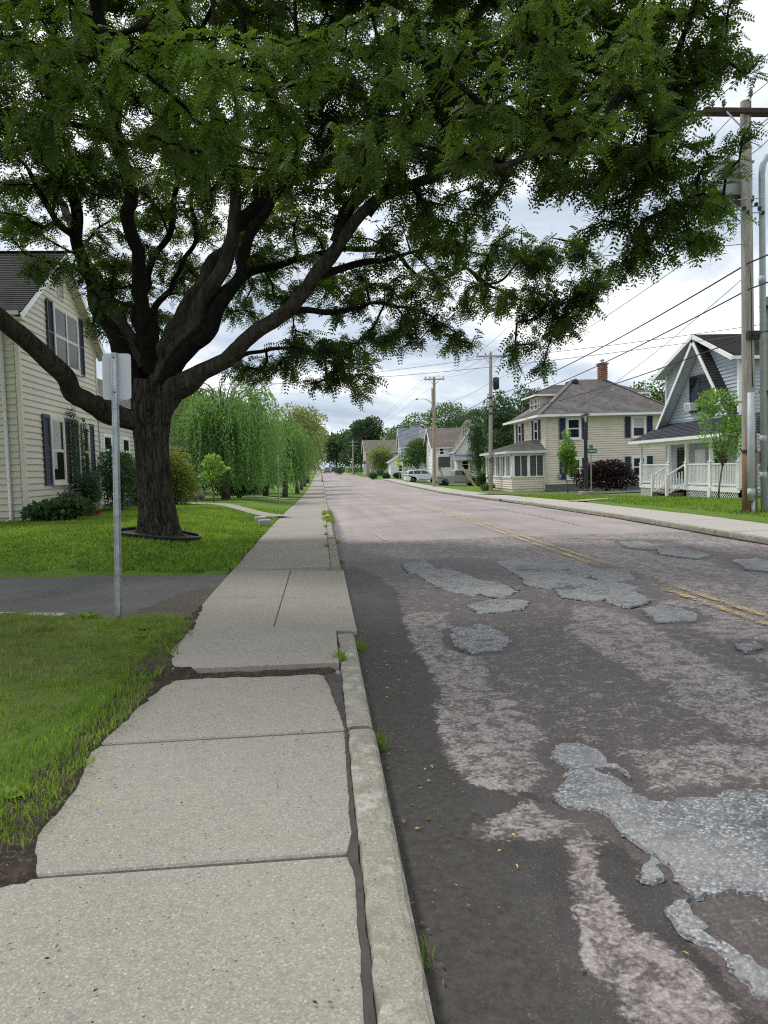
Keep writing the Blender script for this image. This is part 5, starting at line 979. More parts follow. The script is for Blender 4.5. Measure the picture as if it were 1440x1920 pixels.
willow('weeping_tree', -5.1, 40.3, 6.5, 7.2, 'largest weeping tree hanging over the porch beyond the path', 1050, seed=1, step=.075, ll=.17, bare=.35)
willow('weeping_tree', -3.9, 52.5, 6.2, 5.2, 'weeping tree with forked trunk behind the thin metal post', 620, seed=2, ll=.2, bare=.5, r=.17)
willow('weeping_tree', -9.5, 47, 7.6, 6.5, 'tall weeping tree rising behind the largest one', 620, seed=3, ll=.24, step=.11, bare=.5)
willow('street_tree', -2.5, 51.0, 5.6, 3.8, 'drooping street tree with dark trunk beside the pavement', 460, seed=14, ll=.18, step=.1, bare=1.1, r=.16)
make_tree('street_tree', -2.0, 62, 6.9, 5.0, 'olive green street tree past the short path', 'olive_leaf', 11000, .19, 1.5, r=.15, seed=5)
make_tree('street_tree', -2.0, 75, 7.6, 5.2, 'thin pale street tree with bare twigs at its top', 'olive_leaf', 7000, .2, 1.6, r=.15, seed=6)
make_tree('street_tree', -2.0, 90, 7.4, 5.2, 'leafy street tree just before the wheeled bins', 'mid_leaf', 8000, .22, 1.5, r=.16, seed=7)
make_tree('street_tree', -3.0, 122, 7.5, 5.5, 'far street tree past the wheeled bins', 'mid_leaf', 6000, .3, 1.6, seed=8)
make_tree('garden_tree', -13, 66, 9.5, 9, 'broad tree rising behind the weeping trees', 'mid_leaf', 9000, .34, 2, seed=9)
make_tree('garden_tree', -7.0, 62, 6.6, 6, 'dense tree behind the forked weeping tree', 'dark_leaf', 9000, .26, .6, seed=10)
# right hand and far trees
bgt = [('dense_tree', 19.9, 80, 9.4, 4.4, 'dense dark tree behind the slim second utility pole', 'dark_leaf', 9000, .27, .5), ('dense_tree', 23.6, 84, 11.0, 4.8, 'tall dark tree peaking beside the front dormer', 'dark_leaf', 9000, .28, 1), ('dense_tree', 34.5, 74, 11.2, 5.5, 'green tree showing between the tan and the blue house', 'mid_leaf', 6000, .3, 2),
  ('cedar_tree', 19.9, 93, 9.0, 3.2, 'dark leafy evergreen beside the white house and pickup', 'dark_leaf', 8000, .2, .2), ('garden_tree', 14.2, 109, 6.0, 4.2, 'small round tree with pale crooked trunk behind the SUV', 'mid_leaf', 5500, .25, 1.2), ('garden_tree', 17.0, 112, 6.0, 2.8, 'dark bushy tree between the SUV and the white house', 'dark_leaf', 5000, .26, .6),
  ('garden_tree', 11.4, 143, 5.8, 4.8, 'brownish tree in front of the stone coloured far house', 'olive_leaf', 5000, .32, 1), ('tall_tree', 10.8, 178, 13.0, 8.5, 'big dark tree standing where the street bends away', 'dark_leaf', 9000, .5, 2), ('tall_tree', 24.5, 190, 15.5, 14, 'large rounded tree above the slate blue roof', 'mid_leaf', 9000, .55, 3), ('tall_tree', 34, 182, 16.0, 14, 'broad tree behind the slate blue house', 'mid_leaf', 9000, .55, 3),
  ('tall_tree', 44, 178, 14.5, 14, 'broad tree behind the white house with two gables', 'dark_leaf', 8000, .55, 3), ('tall_tree', 33, 140, 12.6, 10, 'rounded tree right of the white house roof', 'mid_leaf', 7000, .5, 2), ('tall_tree', 5.4, 262, 13, 13, 'far grey green tree over the end of the street', 'dark_leaf', 6000, .7, 1.5), ('tall_tree', -6.5, 250, 13, 14, 'far tree behind the small white building', 'dark_leaf', 6000, .7, 2), ('tall_tree', -16, 170, 12, 14, 'far tree mass behind the left hand street trees', 'mid_leaf', 6000, .6, 2), ('tall_tree', 13, 240, 14, 15, 'distant broad tree behind the stop sign', 'dark_leaf', 6000, .7, 1.5)]
for i, (nm, x, y, h, w, lb, lf, n, sz, th) in enumerate(bgt):
    make_tree(nm, x, y, h, w, lb, lf, n, sz, th, 'pale_bark' if 'pale' in lb else 'grey_bark', .12 if h < 7 else .3, seed=20 + i, shape='round')
wood = np_lobes = [(-120 + 24 * i + random.uniform(-6, 6), 380 + random.uniform(-40, 60), 8 + 4, 20, 18, 9 + random.uniform(-2, 3)) for i in range(20)]
tag(link('distant_wood', lobed_crown(wood, 14000, 1.6), None, M['dark_leaf']), 'far off band of woodland beyond the houses', kind='stuff')
# saplings and shrubs
def sapling(x, y, h, w, label, leaf, n, size, stake=True, seed=0, th=.35):
    t = make_tree('sapling', x, y, h, w, label, leaf, n, size, h * th, 'grey_bark', .035, 'sapling', seed=seed, ry=w); return t
sapling(16.0, 29.0, 4.4, 2.15, 'young bright green tree in front of the blue house porch', 'sapling_leaf', 1700, .14, seed=50, th=.28)
sapling(16.0, 47.5, 4.1, 1.5, 'slim young tree before the tan house beside the lamp post', 'sapling_leaf', 2600, .15, seed=51, th=.3)
sapling(-4.9, 34.5, 2.2, 1.3, 'thin yellow green sapling on the lawn by the path', 'lime_leaf', 700, .16, seed=52, th=.42)
def shrub(x, y, h, w, label, leaf, n, size, d=None, seed=0, cat='shrub', name='shrub', z=None):
    random.seed(600 + seed); z = zg(x, y) if z is None else z; T = thing(name, (x, y, z), label, cat); d = d or w; lobes = []
    for i in range(9):
        a = i * 2.4; q = random.uniform(.2, .62); lobes.append((x + math.cos(a) * w * .5 * q, y + math.sin(a) * d * .5 * q, z + h * random.uniform(.25, .72), w * .25, d * .25, h * .3))
    link('foliage', lobed_crown(lobes, n, size, .3), T, M[leaf])
    limb_tubes([[(x, y, z - .05, .03), (l[0], l[1], l[2], .012)] for l in lobes[:6]], 'stem', M['grey_bark'], T, 5)
shrub(-7.55, 24.9, 1.5, .9, 'grey green bushy shrub against the cream house wall', 'blue_leaf', 3800, .085, seed=1)
shrub(-7.5, 22.9, 1.0, .8, 'smaller grey green shrub under the first shuttered window', 'blue_leaf', 1800, .08, seed=2)
shrub(-7.2, 27.2, 2.3, 1.6, 'dark tall shrub between the cream house and the locust trunk', 'dark_leaf', 5200, .10, 2.6, seed=3)
shrub(-7.2, 20.7, .55, 1.9, 'low broad leaved plant clump at the house corner', 'dark_leaf', 1500, .17, 1.0, seed=4, cat='plant', name='leafy_plant')
shrub(-6.9, 22.6, .32, .9, 'dark red bedding flowers beside the shrubs', 'red_petal', 700, .06, .7, seed=5, cat='flowers', name='flower_clump')
shrub(-5.9, 30.6, 2.4, 2.0, 'feathery yellow green shrub just behind the locust trunk', 'gold_leaf', 5200, .12, seed=6)
shrub(-7.6, 33.5, 2.2, 2.4, 'dark round shrub behind the feathery yellow shrub', 'dark_leaf', 4500, .12, seed=7)
shrub(-4.9, 45, 1.3, 3.2, 'dark low shrub mass under the weeping tree by the thin post', 'dark_leaf', 5000, .13, 1.6, seed=8)
shrub(-8.5, 36.8, 1.3, 2.4, 'dark low shrubs beside the porch deck', 'dark_leaf', 3000, .13, 1.6, seed=9)
shrub(-9.5, 47.5, 1.9, 5.0, 'dark shrub border behind the porch under the tall weeping tree', 'dark_leaf', 4500, .16, 2.0, seed=14)
shrub(-6.5, 58, 1.9, 5.5, 'dark hedge behind the street trees beyond the short path', 'dark_leaf', 4500, .17, 2.0, seed=15)
shrub(-5.6, 70, 1.9, 4.5, 'green hedge beside the olive street tree', 'mid_leaf', 3500, .18, 2.0, seed=16)
shrub(19.4, 49.6, 2.1, 4.6, 'purple brown smoke bush in front of the tan house', 'purple_leaf', 6000, .19, 1.8, seed=10)
shrub(14.3, 60.4, 1.4, 1.4, 'rounded green shrub by the tan house screened porch', 'dark_leaf', 3000, .14, seed=11)
shrub(13.0, 57.9, .6, 1.2, 'leafy weeds round the foot of the slim utility pole', 'mid_leaf', 1400, .12, seed=12, cat='weeds', name='weed_clump')
shrub(14.0, 64.5, 1.4, 1.1, 'light green shrub left of the slim utility pole', 'mid_leaf', 2000, .14, seed=13)
for i, (x, y, h, w, lf, lb) in enumerate(((10.5, 121, .9, 1.2, 'dark_leaf', 'clipped dark shrub below the crossing sign'), (12.3, 121, 1.0, 1.2, 'dark_leaf', 'small dark shrub right of the crossing sign'), (8.4, 121.5, 1.0, 1.6, 'mid_leaf', 'round green shrub beside the wheeled recycling bins'), (7.6, 172, 2.2, 4.5, 'mid_leaf', 'broad light green shrub behind the stop sign'), (4.3, 176, 2.0, 3.5, 'dark_leaf', 'dark shrub left of the stop sign'), (11.9, 150, 3.0, 3.0, 'dark_leaf', 'tall dark shrub right of the stop sign'))):
    shrub(x, y, h, w, lb, lf, 1500, .2, seed=30 + i)
def vine(x, y0, z0, z1, label, seed):
    T = thing('climbing_vine', (x, y0, zg(x, y0)), label, 'vine'); random.seed(seed); pts = [(x + .06, y0 + random.uniform(-.06, .06), z, .012) for z in np.linspace(zg(x, y0), z1, 14)]
    limb_tubes([pts], 'stem', M['grey_bark'], T, 5); lo = [(p[0] + .05, p[1], p[2], .12, .2 + .1 * random.random(), .22) for p in pts[3:]]; link('foliage', lobed_crown(lo, 900, .075, .2), T, M['dark_leaf'])
vine(-8.1, 25.15, .3, 3.55, 'dark vine climbing the cream house beside its second window', 1); vine(-8.1, 26.2, .3, 3.25, 'shorter dark vine climbing right of the second window', 2)

# ================================================================== HOUSES
A3 = lambda *a: np.array(a, float)
UX, UY, UZ = A3(1, 0, 0), A3(0, 1, 0), A3(0, 0, 1)
def siding(parent, o, u, n, L, z0, z1, course, mat, clip=None, single=False, name='siding', kind='stuff', lip=.034):
    """lapped boards on a wall; o on the wall line, u along, n outwards"""
    o, u, n = (np.asarray(a, float) for a in (o, u, n)); mb = MB(); z = z0
    while z < z1 - .01:
        zt = min(z + course, z1); a0, a1 = clip(z) if clip else (0, L); b0, b1 = clip(zt) if clip else (0, L)
        if a1 - a0 > .02 or b1 - b0 > .02:
            if b1 <= b0: b0 = b1 = (a0 + a1) / 2
            p = lambda s, zz, d: (o[0] + u[0] * s + n[0] * d, o[1] + u[1] * s + n[1] * d, zz)
            m_ = MB() if single else mb
            ch = min(.034 if single else .026 if lip < .05 else .015, course * .22)   # butt cut back underneath, shaped to give each lap a line of shade
            m_.add([p(a0, z, -.01), p(a1, z, -.01), p(a1, z, .004), p(a0, z, .004), p(b0, zt + .012, -.01), p(b1, zt + .012, -.01), p(b1, zt + .012, .006), p(b0, zt + .012, .006), p(a1, z + ch, lip), p(a0, z + ch, lip)], [(0, 1, 2, 3), (4, 7, 6, 5), (3, 2, 8, 9), (9, 8, 6, 7), (1, 5, 6, 8, 2), (0, 3, 9, 7, 4), (0, 4, 5, 1)])
            if single: m_.build('siding_board', mat, parent)
        z = zt
    if not single: mb.build(name, mat, parent)['kind'] = kind
def wall(parent, poly, n, mat, t=.15):
    return MB().prism([A3(*p) - A3(*n) * .012 for p in poly], -A3(*n) * t).build('wall', mat, parent)
def window(H, c, u, n, w, h, casing=.09, mat='white_trim', panes=2, cols=1, curtain=None, sill=True, proud=.0, meet=.5):
    """casing with sashes, glass and what hangs behind it; c is the middle on the wall plane"""
    c, u, n = (np.asarray(a, float) for a in (c, u, n)); c = c + n * (proud + .028); mb = MB(); cw = casing
    mb.box(c + u * (w / 2 - cw / 2) + n * .03, cw, .075, h, u, n, UZ); mb.box(c - u * (w / 2 - cw / 2) + n * .03, cw, .075, h, u, n, UZ)
    mb.box(c + UZ * (h / 2 - cw / 2) + n * .03, w - 2 * cw, .07, cw, u, n, UZ); mb.box(c - UZ * (h / 2 - cw * .4) + n * .03, w - 2 * cw, .07, cw * .8, u, n, UZ)
    if sill: mb.box(c - UZ * (h / 2 + .02) + n * .05, w + .06, .11, .04, u, n, UZ)
    for k in range(1, cols): mb.box(c + u * (w * (k / cols - .5)) + n * .03, cw, .07, h - 1.8 * cw, u, n, UZ)
    W = mb.build('window', M[mat], H); iw, ih = w - 2 * cw, h - 1.8 * cw; zc = c - UZ * cw * .1
    MB().box(zc + n * .027, iw, .004, ih, u, n, UZ).build('interior', M['interior'], W)
    pw = iw / cols; s = MB()
    for k in range(cols):
        pc = zc + u * (-iw / 2 + pw * (k + .5))
        if curtain:
            for sd_, (cx0, cx1, cz0, cz1) in enumerate(curtain):
                MB().box(pc + u * pw * (cx0 + cx1) / 2 + UZ * ih * (cz0 + cz1) / 2 + n * .033, pw * (cx1 - cx0), .003, ih * (cz1 - cz0), u, n, UZ).build('curtain', M['curtain'], W)
        for j in range(panes):
            a, b = (-.5, meet - .5) if j == 0 else (meet - .5, .5)
            if panes == 1: a, b = -.5, .5
            q = pc + UZ * ih * (a + b) / 2 + n * (.040 + .004 * j); du, dz = u * (pw - .05) / 2, UZ * (ih * (b - a) - .05) / 2; vv = [q - du - dz, q + du - dz, q + du + dz, q - du + dz]
            link('pane', np_mesh('pane', np.array(vv if np.cross(u, UZ) @ n > 0 else vv[::-1]), np.array([[0, 1, 2, 3]])), W, M['window_glass'])
            for zz in (a, b): s.box(pc + UZ * (ih * zz + (.022 if zz == a else -.022)) + n * (.043 + .004 * j), pw, .02, .044, u, n, UZ)
            for q in (-1, 1): s.box(pc + u * q * (pw / 2 - .02) + UZ * ih * (a + b) / 2 + n * (.043 + .004 * j), .04, .018, ih * (b - a) - .088, u, n, UZ)
    s.build('sash', M[mat], W); return W
def shutter(H, c, u, n, w, h, mat, arched=False):
    c, u, n = (np.asarray(a, float) for a in (c, u, n)); c = c + n * .026; mb = MB(); f = .055
    for q in (-1, 1): mb.box(c + u * q * (w / 2 - f / 2) + n * .045, f, .04, h, u, n, UZ)
    for zz in (-h / 2 + f / 2, 0.0, h / 2 - f * (1.0 if arched else .5)): mb.box(c + UZ * zz + n * .044, w - 2 * f, .036, f * (1 if zz < h * .4 or not arched else 2), u, n, UZ)
    k = int(h / .055)
    for i in range(k):
        zz = -h / 2 + (i + .5) * h / k; d = n * .7 - UZ * .7; mb.box(c + UZ * zz + n * .036, w - 2 * f, .006, .05, u, np.cross(u, d), d)
    mb.box(c + n * .024, w - .01, .006, h - .01, u, n, UZ)
    return mb.build('shutter', M[mat], H)
def roof_plane(mb, e0, e1, r1, r0, course=.16, t=.028, thick=.10):
    e0, e1, r1, r0 = (np.asarray(a, float) for a in (e0, e1, r1, r0)); n = np.cross(e1 - e0, r0 - e0); n /= np.linalg.norm(n)
    if n[2] < 0: n = -n
    k = max(2, int(np.linalg.norm((r0 + r1) / 2 - (e0 + e1) / 2) / course))
    for i in range(k):
        a, b = i / k, (i + 1) / k; L0, R0, L1, R1 = e0 + (r0 - e0) * a, e1 + (r1 - e1) * a, e0 + (r0 - e0) * b, e1 + (r1 - e1) * b
        mb.add([L0, R0, R0 + n * t, L0 + n * t, L1 + n * .003, R1 + n * .003], [(0, 1, 2, 3), (3, 2, 5, 4), (0, 3, 4), (1, 5, 2)])
    d = n * thick; mb.add([e0, e1, r1, r0, e0 - d, e1 - d, r1 - d, r0 - d], [(4, 5, 6, 7), (0, 1, 5, 4), (1, 2, 6, 5), (3, 7, 6, 2), (0, 4, 7, 3)])
    return mb
def louver(H, c, u, n, w, h, mat):
    mb = MB(); c, u, n = (np.asarray(a, float) for a in (c, u, n))
    for q in (-1, 1): mb.box(c + u * q * w / 2 + n * .03, .05, .06, h, u, n, UZ); mb.box(c + UZ * q * h / 2 + n * .03, w - .05, .055, .05, u, n, UZ)
    for i in range(9): mb.box(c + UZ * (-h / 2 + (i + .5) * h / 9) + n * .03, w - .05, .008, h / 11, u, np.cross(u, n * .7 - UZ * .7), n * .7 - UZ * .7)
    return mb.build('gable_vent', M[mat], H)

# ---------------------------------------------------------------- cream clapboard house on the left
def cream_house():
    X0, Y0, Y1, zb, zt, zr = -8.15, 21.35, 28.5, .28, 6.1, 8.5; ym = (Y0 + Y1) / 2
    H = thing('clapboard_house', (X0, Y0, zb), 'cream clapboard house with black shingle roof and slate blue shutters', 'house')
    sw_ = wall(H, [(-16, Y0, zb), (X0, Y0, zb), (X0, Y0, zt), (-16, Y0, zt)], (0, -1, 0), M['cream_siding'])
    siding(sw_, (-13.5, Y0, 0), UX, -UY, 5.26, zb + .12, zt, .182, M['cream_siding'], single=True)
    ew = wall(H, [(X0, Y0, zb), (X0, Y1, zb), (X0, Y1, zt), (X0, ym, zr - .25), (X0, Y0, zt)], (1, 0, 0), M['cream_siding'])
    def clip(z):
        if z <= zt: return 0.10, Y1 - Y0 - .1
        t = (z - zt) / (zr - .2 - zt); return (ym - Y0) * t, (Y1 - Y0) - (ym - Y0) * t
    siding(ew, (X0, Y0, 0), UY, UX, 0, zb + .12, zr - .3, .182, M['cream_siding'], clip, True)
    MB().prism([(-16, Y0 + .02, zb - .3), (X0 - .02, Y0 + .02, zb - .3), (X0 - .02, 36, zb - .3), (-16, 36, zb - .3)], (0, 0, .42)).build('foundation', M['foundation'], H)
    MB().box((X0 + .012, Y0 - .012, (zb + .1 + zt) / 2), .11, .11, zt - zb - .1).build('corner_board', M['cream_trim'], H)
    MB().box((X0 + .02, Y1 - .04, (zb + 4.2 + zt) / 2), .06, .09, zt - zb - 4.2).build('corner_board', M['cream_trim'], H)
    oh, rk = .42, .32; s = (zr - zt) / (ym - Y0); ez = zt - s * oh + .12
    rf = MB(); roof_plane(rf, (-16, Y0 - oh, ez), (X0 + rk, Y0 - oh, ez), (X0 + rk, ym, zr + .12), (-16, ym, zr + .12), .15, .022, .05); roof_plane(rf, (X0 + rk, Y1 + oh, ez), (-16, Y1 + oh, ez), (-16, ym, zr + .12), (X0 + rk, ym, zr + .12), .15, .022, .05)
    Rf = rf.build('roof', M['black_shingle'], H)
    rc = MB()
    for i in range(28): rc.box((-15.8 + i * .3, ym, zr + .135), .29, .26, .02, UX, UY, UZ)
    rc.build('ridge_cap', M['black_shingle'], Rf)
    fs = MB(); fs.bar((X0 + rk - .01, Y0 - oh, ez - .12), (X0 + rk - .01, ym, zr), .16, .03, (0, -.6, .8)); fs.bar((X0 + rk - .01, Y1 + oh, ez - .12), (X0 + rk - .01, ym, zr - .002), .16, .028, (0, .6, .8)); fs.build('rake_board', M['white_trim'], Rf)
    so = MB()
    for q, ya in ((-1, Y0 - oh), (1, Y1 + oh)):
        a, b = A3(X0 + rk / 2, ya, ez - .17), A3(X0 + rk / 2, ym, zr - .07)
        for i in range(20): so.box(a + (b - a) * (i + .5) / 20, rk - .03, np.linalg.norm(b - a) / 20 * .94, .012, UX, (b - a) / np.linalg.norm(b - a), np.cross(UX, (b - a) / np.linalg.norm(b - a)))
    so.build('soffit', M['cream_trim'], Rf)
    g = MB(); g.box((-12.0, Y0 - oh - .05, ez - .04), 8.2, .11, .10); g.box((-12.0, Y0 - oh / 2, ez - .11), 8.0, oh, .03); g.box((X0 + rk * .5, Y0 - oh * .5, ez - .16), rk * .96, oh, .05); g.build('gutter', M['white_gutter'], Rf)
    dp = MB(); dp.tube([(X0 - .38, Y0 - oh, ez - .08), (X0 - .38, Y0 - .1, ez - .4), (X0 - .38, Y0 - .07, 3), (X0 - .38, Y0 - .07, zb + .1), (X0 - .5, Y0 - .25, zb + .02)], .05, 8); dp.build('downspout', M['white_gutter'], H, True)
    MB().bar((-9.2, 20.6, .36), (-8.7, 20.9, .42), .09, .12).build('downspout_extension', M['white_gutter'], H)
    cs = [(-.5, -.12, -.3, .5), (-.12, .3, -.02, .5)]
    u, n = UY, UX
    for c, w, h, cu, cols in (((X0, 25.3, 5.93), 2.36, 1.95, None, 2), ((X0, 23.97, 2.33), 1.22, 2.08, cs, 1), ((X0, 26.55, 2.35), 1.15, 1.9, [(-.5, .1, -.5, .5)], 1)): window(H, c, u, n, w, h, .11, 'cream_trim', 2, cols, cu)
    for c, w, h, ar in (((X0, 23.85, 5.93), .5, 1.95, 0), ((X0, 26.78, 5.93), .5, 1.95, 0), ((X0, 23.05, 2.33), .5, 2.1, 1), ((X0, 24.86, 2.33), .48, 2.1, 1), ((X0, 25.68, 2.35), .5, 2.05, 1), ((X0, 27.45, 2.35), .5, 2.0, 1)): shutter(H, c, u, n, w, h, 'dark_shutter', ar)
    louver(H, (X0, 25.05, 7.5), u, n, .5, .62, 'cream_trim')
    # low rear wing
    wz = 4.15
    w2 = wall(H, [(X0 - .1, Y1, zb), (X0 - .1, 36, zb), (X0 - .1, 36, wz), (X0 - .1, Y1, wz)], (1, 0, 0), M['cream_siding']); siding(w2, (X0 - .1, Y1, 0), UY, UX, 7.5, zb + .12, wz, .182, M['cream_siding'], single=True)
    r2 = MB(); roof_plane(r2, (X0 + .2, Y1 + .02, wz - .05), (X0 + .2, 36.3, wz - .05), (-12, 36.3, wz + 2.0), (-12, Y1 + .02, wz + 2.0), .16); r2.build('wing_roof', M['black_shingle'], H); MB().box((X0 + .2, 32.3, wz - .1), .1, 7.8, .12).build('gutter', M['white_gutter'], H)
    for yy in (29.8, 32.5): window(H, (X0 - .1, yy, 2.5), u, n, 1.15, 1.25, .1, 'white_trim')
    for yy in (29.0, 31.7): shutter(H, (X0 - .1, yy, 2.5), u, n, .36, 1.2, 'white_trim')
    MB().tube([(X0 - .02, 28.62, 1.6), (X0 - .02, 28.62, 4.0)], .025, 8).build('conduit', M['steel_grey'], H)
    m_ = MB(); m_.box((X0 + .02, 28.75, 2.22), .16, .22, .34); m_.lathe([(.09, 0), (.09, .1), (.06, .12)], (X0 + .1, 28.75, 2.24), 14, 'X'); m_.build('electric_meter', M['steel_grey'], H, bevel=.01)
cream_house()
hr = thing('hose_reel', (-7.85, 24.1, zg(-7.85, 24.1)), 'dark garden hose reel by the cream house wall', 'hose reel')
mb = MB()
for q in (-.14, .14): mb.lathe([(.03, -.02), (.2, -.02), (.2, .02), (.03, .02)], (-7.85 + q, 24.1, .62), 18, 'X')
mb.lathe([(.09, -.13), (.15, -.05), (.15, .05), (.09, .13)], (-7.85, 24.1, .62), 16, 'X'); mb.build('drum', M['black_rubber'], hr)
mb = MB()
for q in (-.17, .17):
    mb.tube([(-7.85 + q, 24.1, .62), (-7.85 + q, 23.95, .28)], .014, 6); mb.tube([(-7.85 + q, 24.1, .62), (-7.85 + q, 24.25, .28)], .014, 6)
mb.build('stand', M['black_metal'], hr)

# ---------------------------------------------------------------- blue house across the street
def blue_house():
    XF, Y0, Y1, zb, zt = 18.5, 31.7, 38.6, -.4, 6.0; ym = 34.8; zr = 7.35
    H = thing('blue_house', (XF, Y0, zb), 'slate blue clapboard house with steep white trimmed gable and white porch', 'house')
    fw_ = wall(H, [(XF, Y0, zb), (XF, Y1, zb), (XF, Y1, zt), (XF, ym, zr - .12), (XF, Y0, zt)], (-1, 0, 0), M['blue_siding'])
    def clip(z):
        if z <= zt: return 0, Y1 - Y0
        t = (z - zt) / (zr - .12 - zt); return (ym - Y0) * t, (Y1 - Y0) - (ym - Y0) * t
    siding(fw_, (XF, Y0, 0), UY, -UX, 0, zb + .3, zr - .2, .17, M['blue_siding'], clip, lip=.045)
    sw_ = wall(H, [(XF, Y0, zb), (29, Y0, zb), (29, Y0, zt), (XF, Y0, zt)], (0, -1, 0), M['blue_siding']); siding(sw_, (XF, Y0, 0), UX, -UY, 10.5, zb + .3, zt, .17, M['blue_siding'], lip=.045)
    wall(H, [(XF, Y1, zb), (29, Y1, zb), (29, Y1, zt), (XF, Y1, zt)], (0, 1, 0), M['blue_siding'])
    mb = MB(); mb.box((XF - .03, Y0 - .03, (zb + zt) / 2), .16, .16, zt - zb); mb.build('corner_board', M['white_trim'], H); MB().box((XF - .03, Y1 + .02, (zb + zt) / 2), .14, .14, zt - zb).build('corner_board', M['white_trim'], H)
    # shallow main roof with its ridge running away from the street
    rk, oh = .6, .45; s = (zr - zt) / (ym - Y0); ez = zt - s * oh + .12; rf = MB()
    roof_plane(rf, (29.5, Y0 - oh, ez), (XF - rk, Y0 - oh, ez), (XF - rk, ym, zr + .12), (29.5, ym, zr + .12), .17); roof_plane(rf, (XF - rk, Y1 + oh, ez), (29.5, Y1 + oh, ez), (29.5, ym, zr + .12), (XF - rk, ym, zr + .12), .17)
    Rf = rf.build('roof', M['black_shingle'], H)
    fs = MB()
    for ya in (Y0 - oh, Y1 + oh):
        sg = 1 if ya < ym else -1; fs.bar((XF - rk - .01, ya, ez - .08), (XF - rk - .01, ym, zr + .03), .2, .04, (0, -sg * .37, .93))
    fs.box((23.6, Y0 - oh - .03, ez - .07), 11.6, .1, .14); fs.box((23.6, Y1 + oh + .03, ez - .07), 11.6, .1, .14); fs.build('rake_board', M['white_trim'], Rf)
    so = MB()
    for ya in (Y0 - oh, Y1 + oh):
        a, b = A3(XF - rk / 2, ya, ez - .10), A3(XF - rk / 2, ym, zr - .0); so.box((a + b) / 2, rk - .06, np.linalg.norm(b - a), .02, UX, (b - a) / np.linalg.norm(b - a), np.cross(UX, (b - a) / np.linalg.norm(b - a)))
    so.build('soffit', M['soffit_shade'], Rf)  # soffit greyed: shade under the roof put into its colour
    # steep decorative A over the porch
    top = A3(0, ym, zr - .12); feet = [A3(0, Y1 + .35, 3.0), A3(0, Y0 - .3, 3.05)]; d0, d1 = XF - .56, XF - .03
    for k, ft in enumerate(feet):
        L = top - ft; Lu = L / np.linalg.norm(L); nn = np.cross(UX, Lu); nn = nn if nn[2] > 0 else -nn; mid = (top + ft) / 2
        rf2 = MB(); e0, e1 = ft + UX * d0, ft + UX * d1; roof_plane(rf2, e0 + nn * .02, e1 + nn * .02, top + UX * d1 + nn * .02, top + UX * d0 + nn * .02, .17, .025, .03); rf2.build('gable_wing_roof', M['black_shingle'], H)
        b = MB(); b.box(mid + UX * (d0 - .02) - nn * .07, .05, np.linalg.norm(L), .16, UX, Lu, nn); b.build('barge_board', M['white_trim'], H); MB().box(mid + UX * (d0 + .26) - nn * .04, .50, np.linalg.norm(L) - .1, .03, UX, Lu, nn).build('gable_wing_soffit', M['soffit_shade'], H)
    W = window(H, (XF, 35.1, 4.72), UY, -UX, 1.95, 1.75, .08, 'black_metal', 2, 2, None); 
    ac = MB(); ac.box((XF - .22, 35.62, 4.08), .46, .62, .38); ac.build('air_conditioner', M['white_trim'], H, bevel=.02)
    ag = MB()
    for i in range(7): ag.box((XF - .455, 35.62, 3.95 + i * .045), .012, .5, .02)
    ag.build('air_conditioner_grille', M['steel_grey'], H)
    for yy in (33.2, 36.9): window(H, (XF, yy, 1.35), UY, -UX, 1.0, 1.5, .09, 'black_metal', 2, 1, None)
    dr = MB().box((XF - .03, 35.1, .98), .06, .95, 2.0).build('door', M['white_trim'], H); MB().box((XF - .08, 34.74, .95), .05, .04, .1).build('handle', M['black_metal'], dr)
    window(H, (20.3, Y0, 4.6), UX, -UY, 1.0, 1.5, .09, 'white_trim'); 
    # porch
    P0, P1, PX, fz, ez2 = 29.3, 38.9, 17.05, .26, 2.42
    fl = MB()
    for i in range(11): fl.box((PX + .06 + i * .13, (P0 + P1) / 2, fz - .02), .125, P1 - P0, .04)
    fl.build('porch_floor', M['white_trim'], H); MB().box((PX + .02, (P0 + P1) / 2, fz - .11), .05, P1 - P0 + .02, .14).build('porch_skirt', M['white_trim'], H)
    rp = MB(); roof_plane(rp, (PX - .35, P0 - .4, ez2 + .12), (PX - .35, P1 + .4, ez2 + .12), (XF + .02, P1 + .1, 3.42), (XF + .02, P0 + .2, 3.42), .17); roof_plane(rp, (XF + .02, P0 - .4, ez2 + .12), (PX - .35, P0 - .4, ez2 + .12), (XF + .02, P0 + .2, 3.42), (XF + .0199, P0 + .2, 3.42), .17); PR = rp.build('porch_roof', M['slate_shingle'], H)
    gt = MB(); gt.box((PX - .38, (P0 + P1) / 2, ez2 + .06), .1, P1 - P0 + .8, .14); gt.box((PX, (P0 + P1) / 2, ez2 - .08), .12, P1 - P0, .2); gt.box((PX + .55, (P0 + P1) / 2, ez2 + .0), 1.7, P1 - P0 + .6, .03); gt.build('porch_fascia', M['white_trim'], PR)
    posts = (29.35, 31.6, 33.8, 35.55, 38.75)
    for yy in posts:
        mb = MB(); mb.box((PX + .06, yy, (fz + ez2) / 2), .13, .13, ez2 - fz - .02); mb.box((PX + .06, yy, fz + .55), .18, .18, 1.1); mb.box((PX + .06, yy, fz + 1.12), .22, .22, .05); mb.build('porch_post', M['white_trim'], H)
    MB().box((PX + .04, 31.6, -.12), .22, .22, .72).build('porch_pier', M['white_trim'], H)
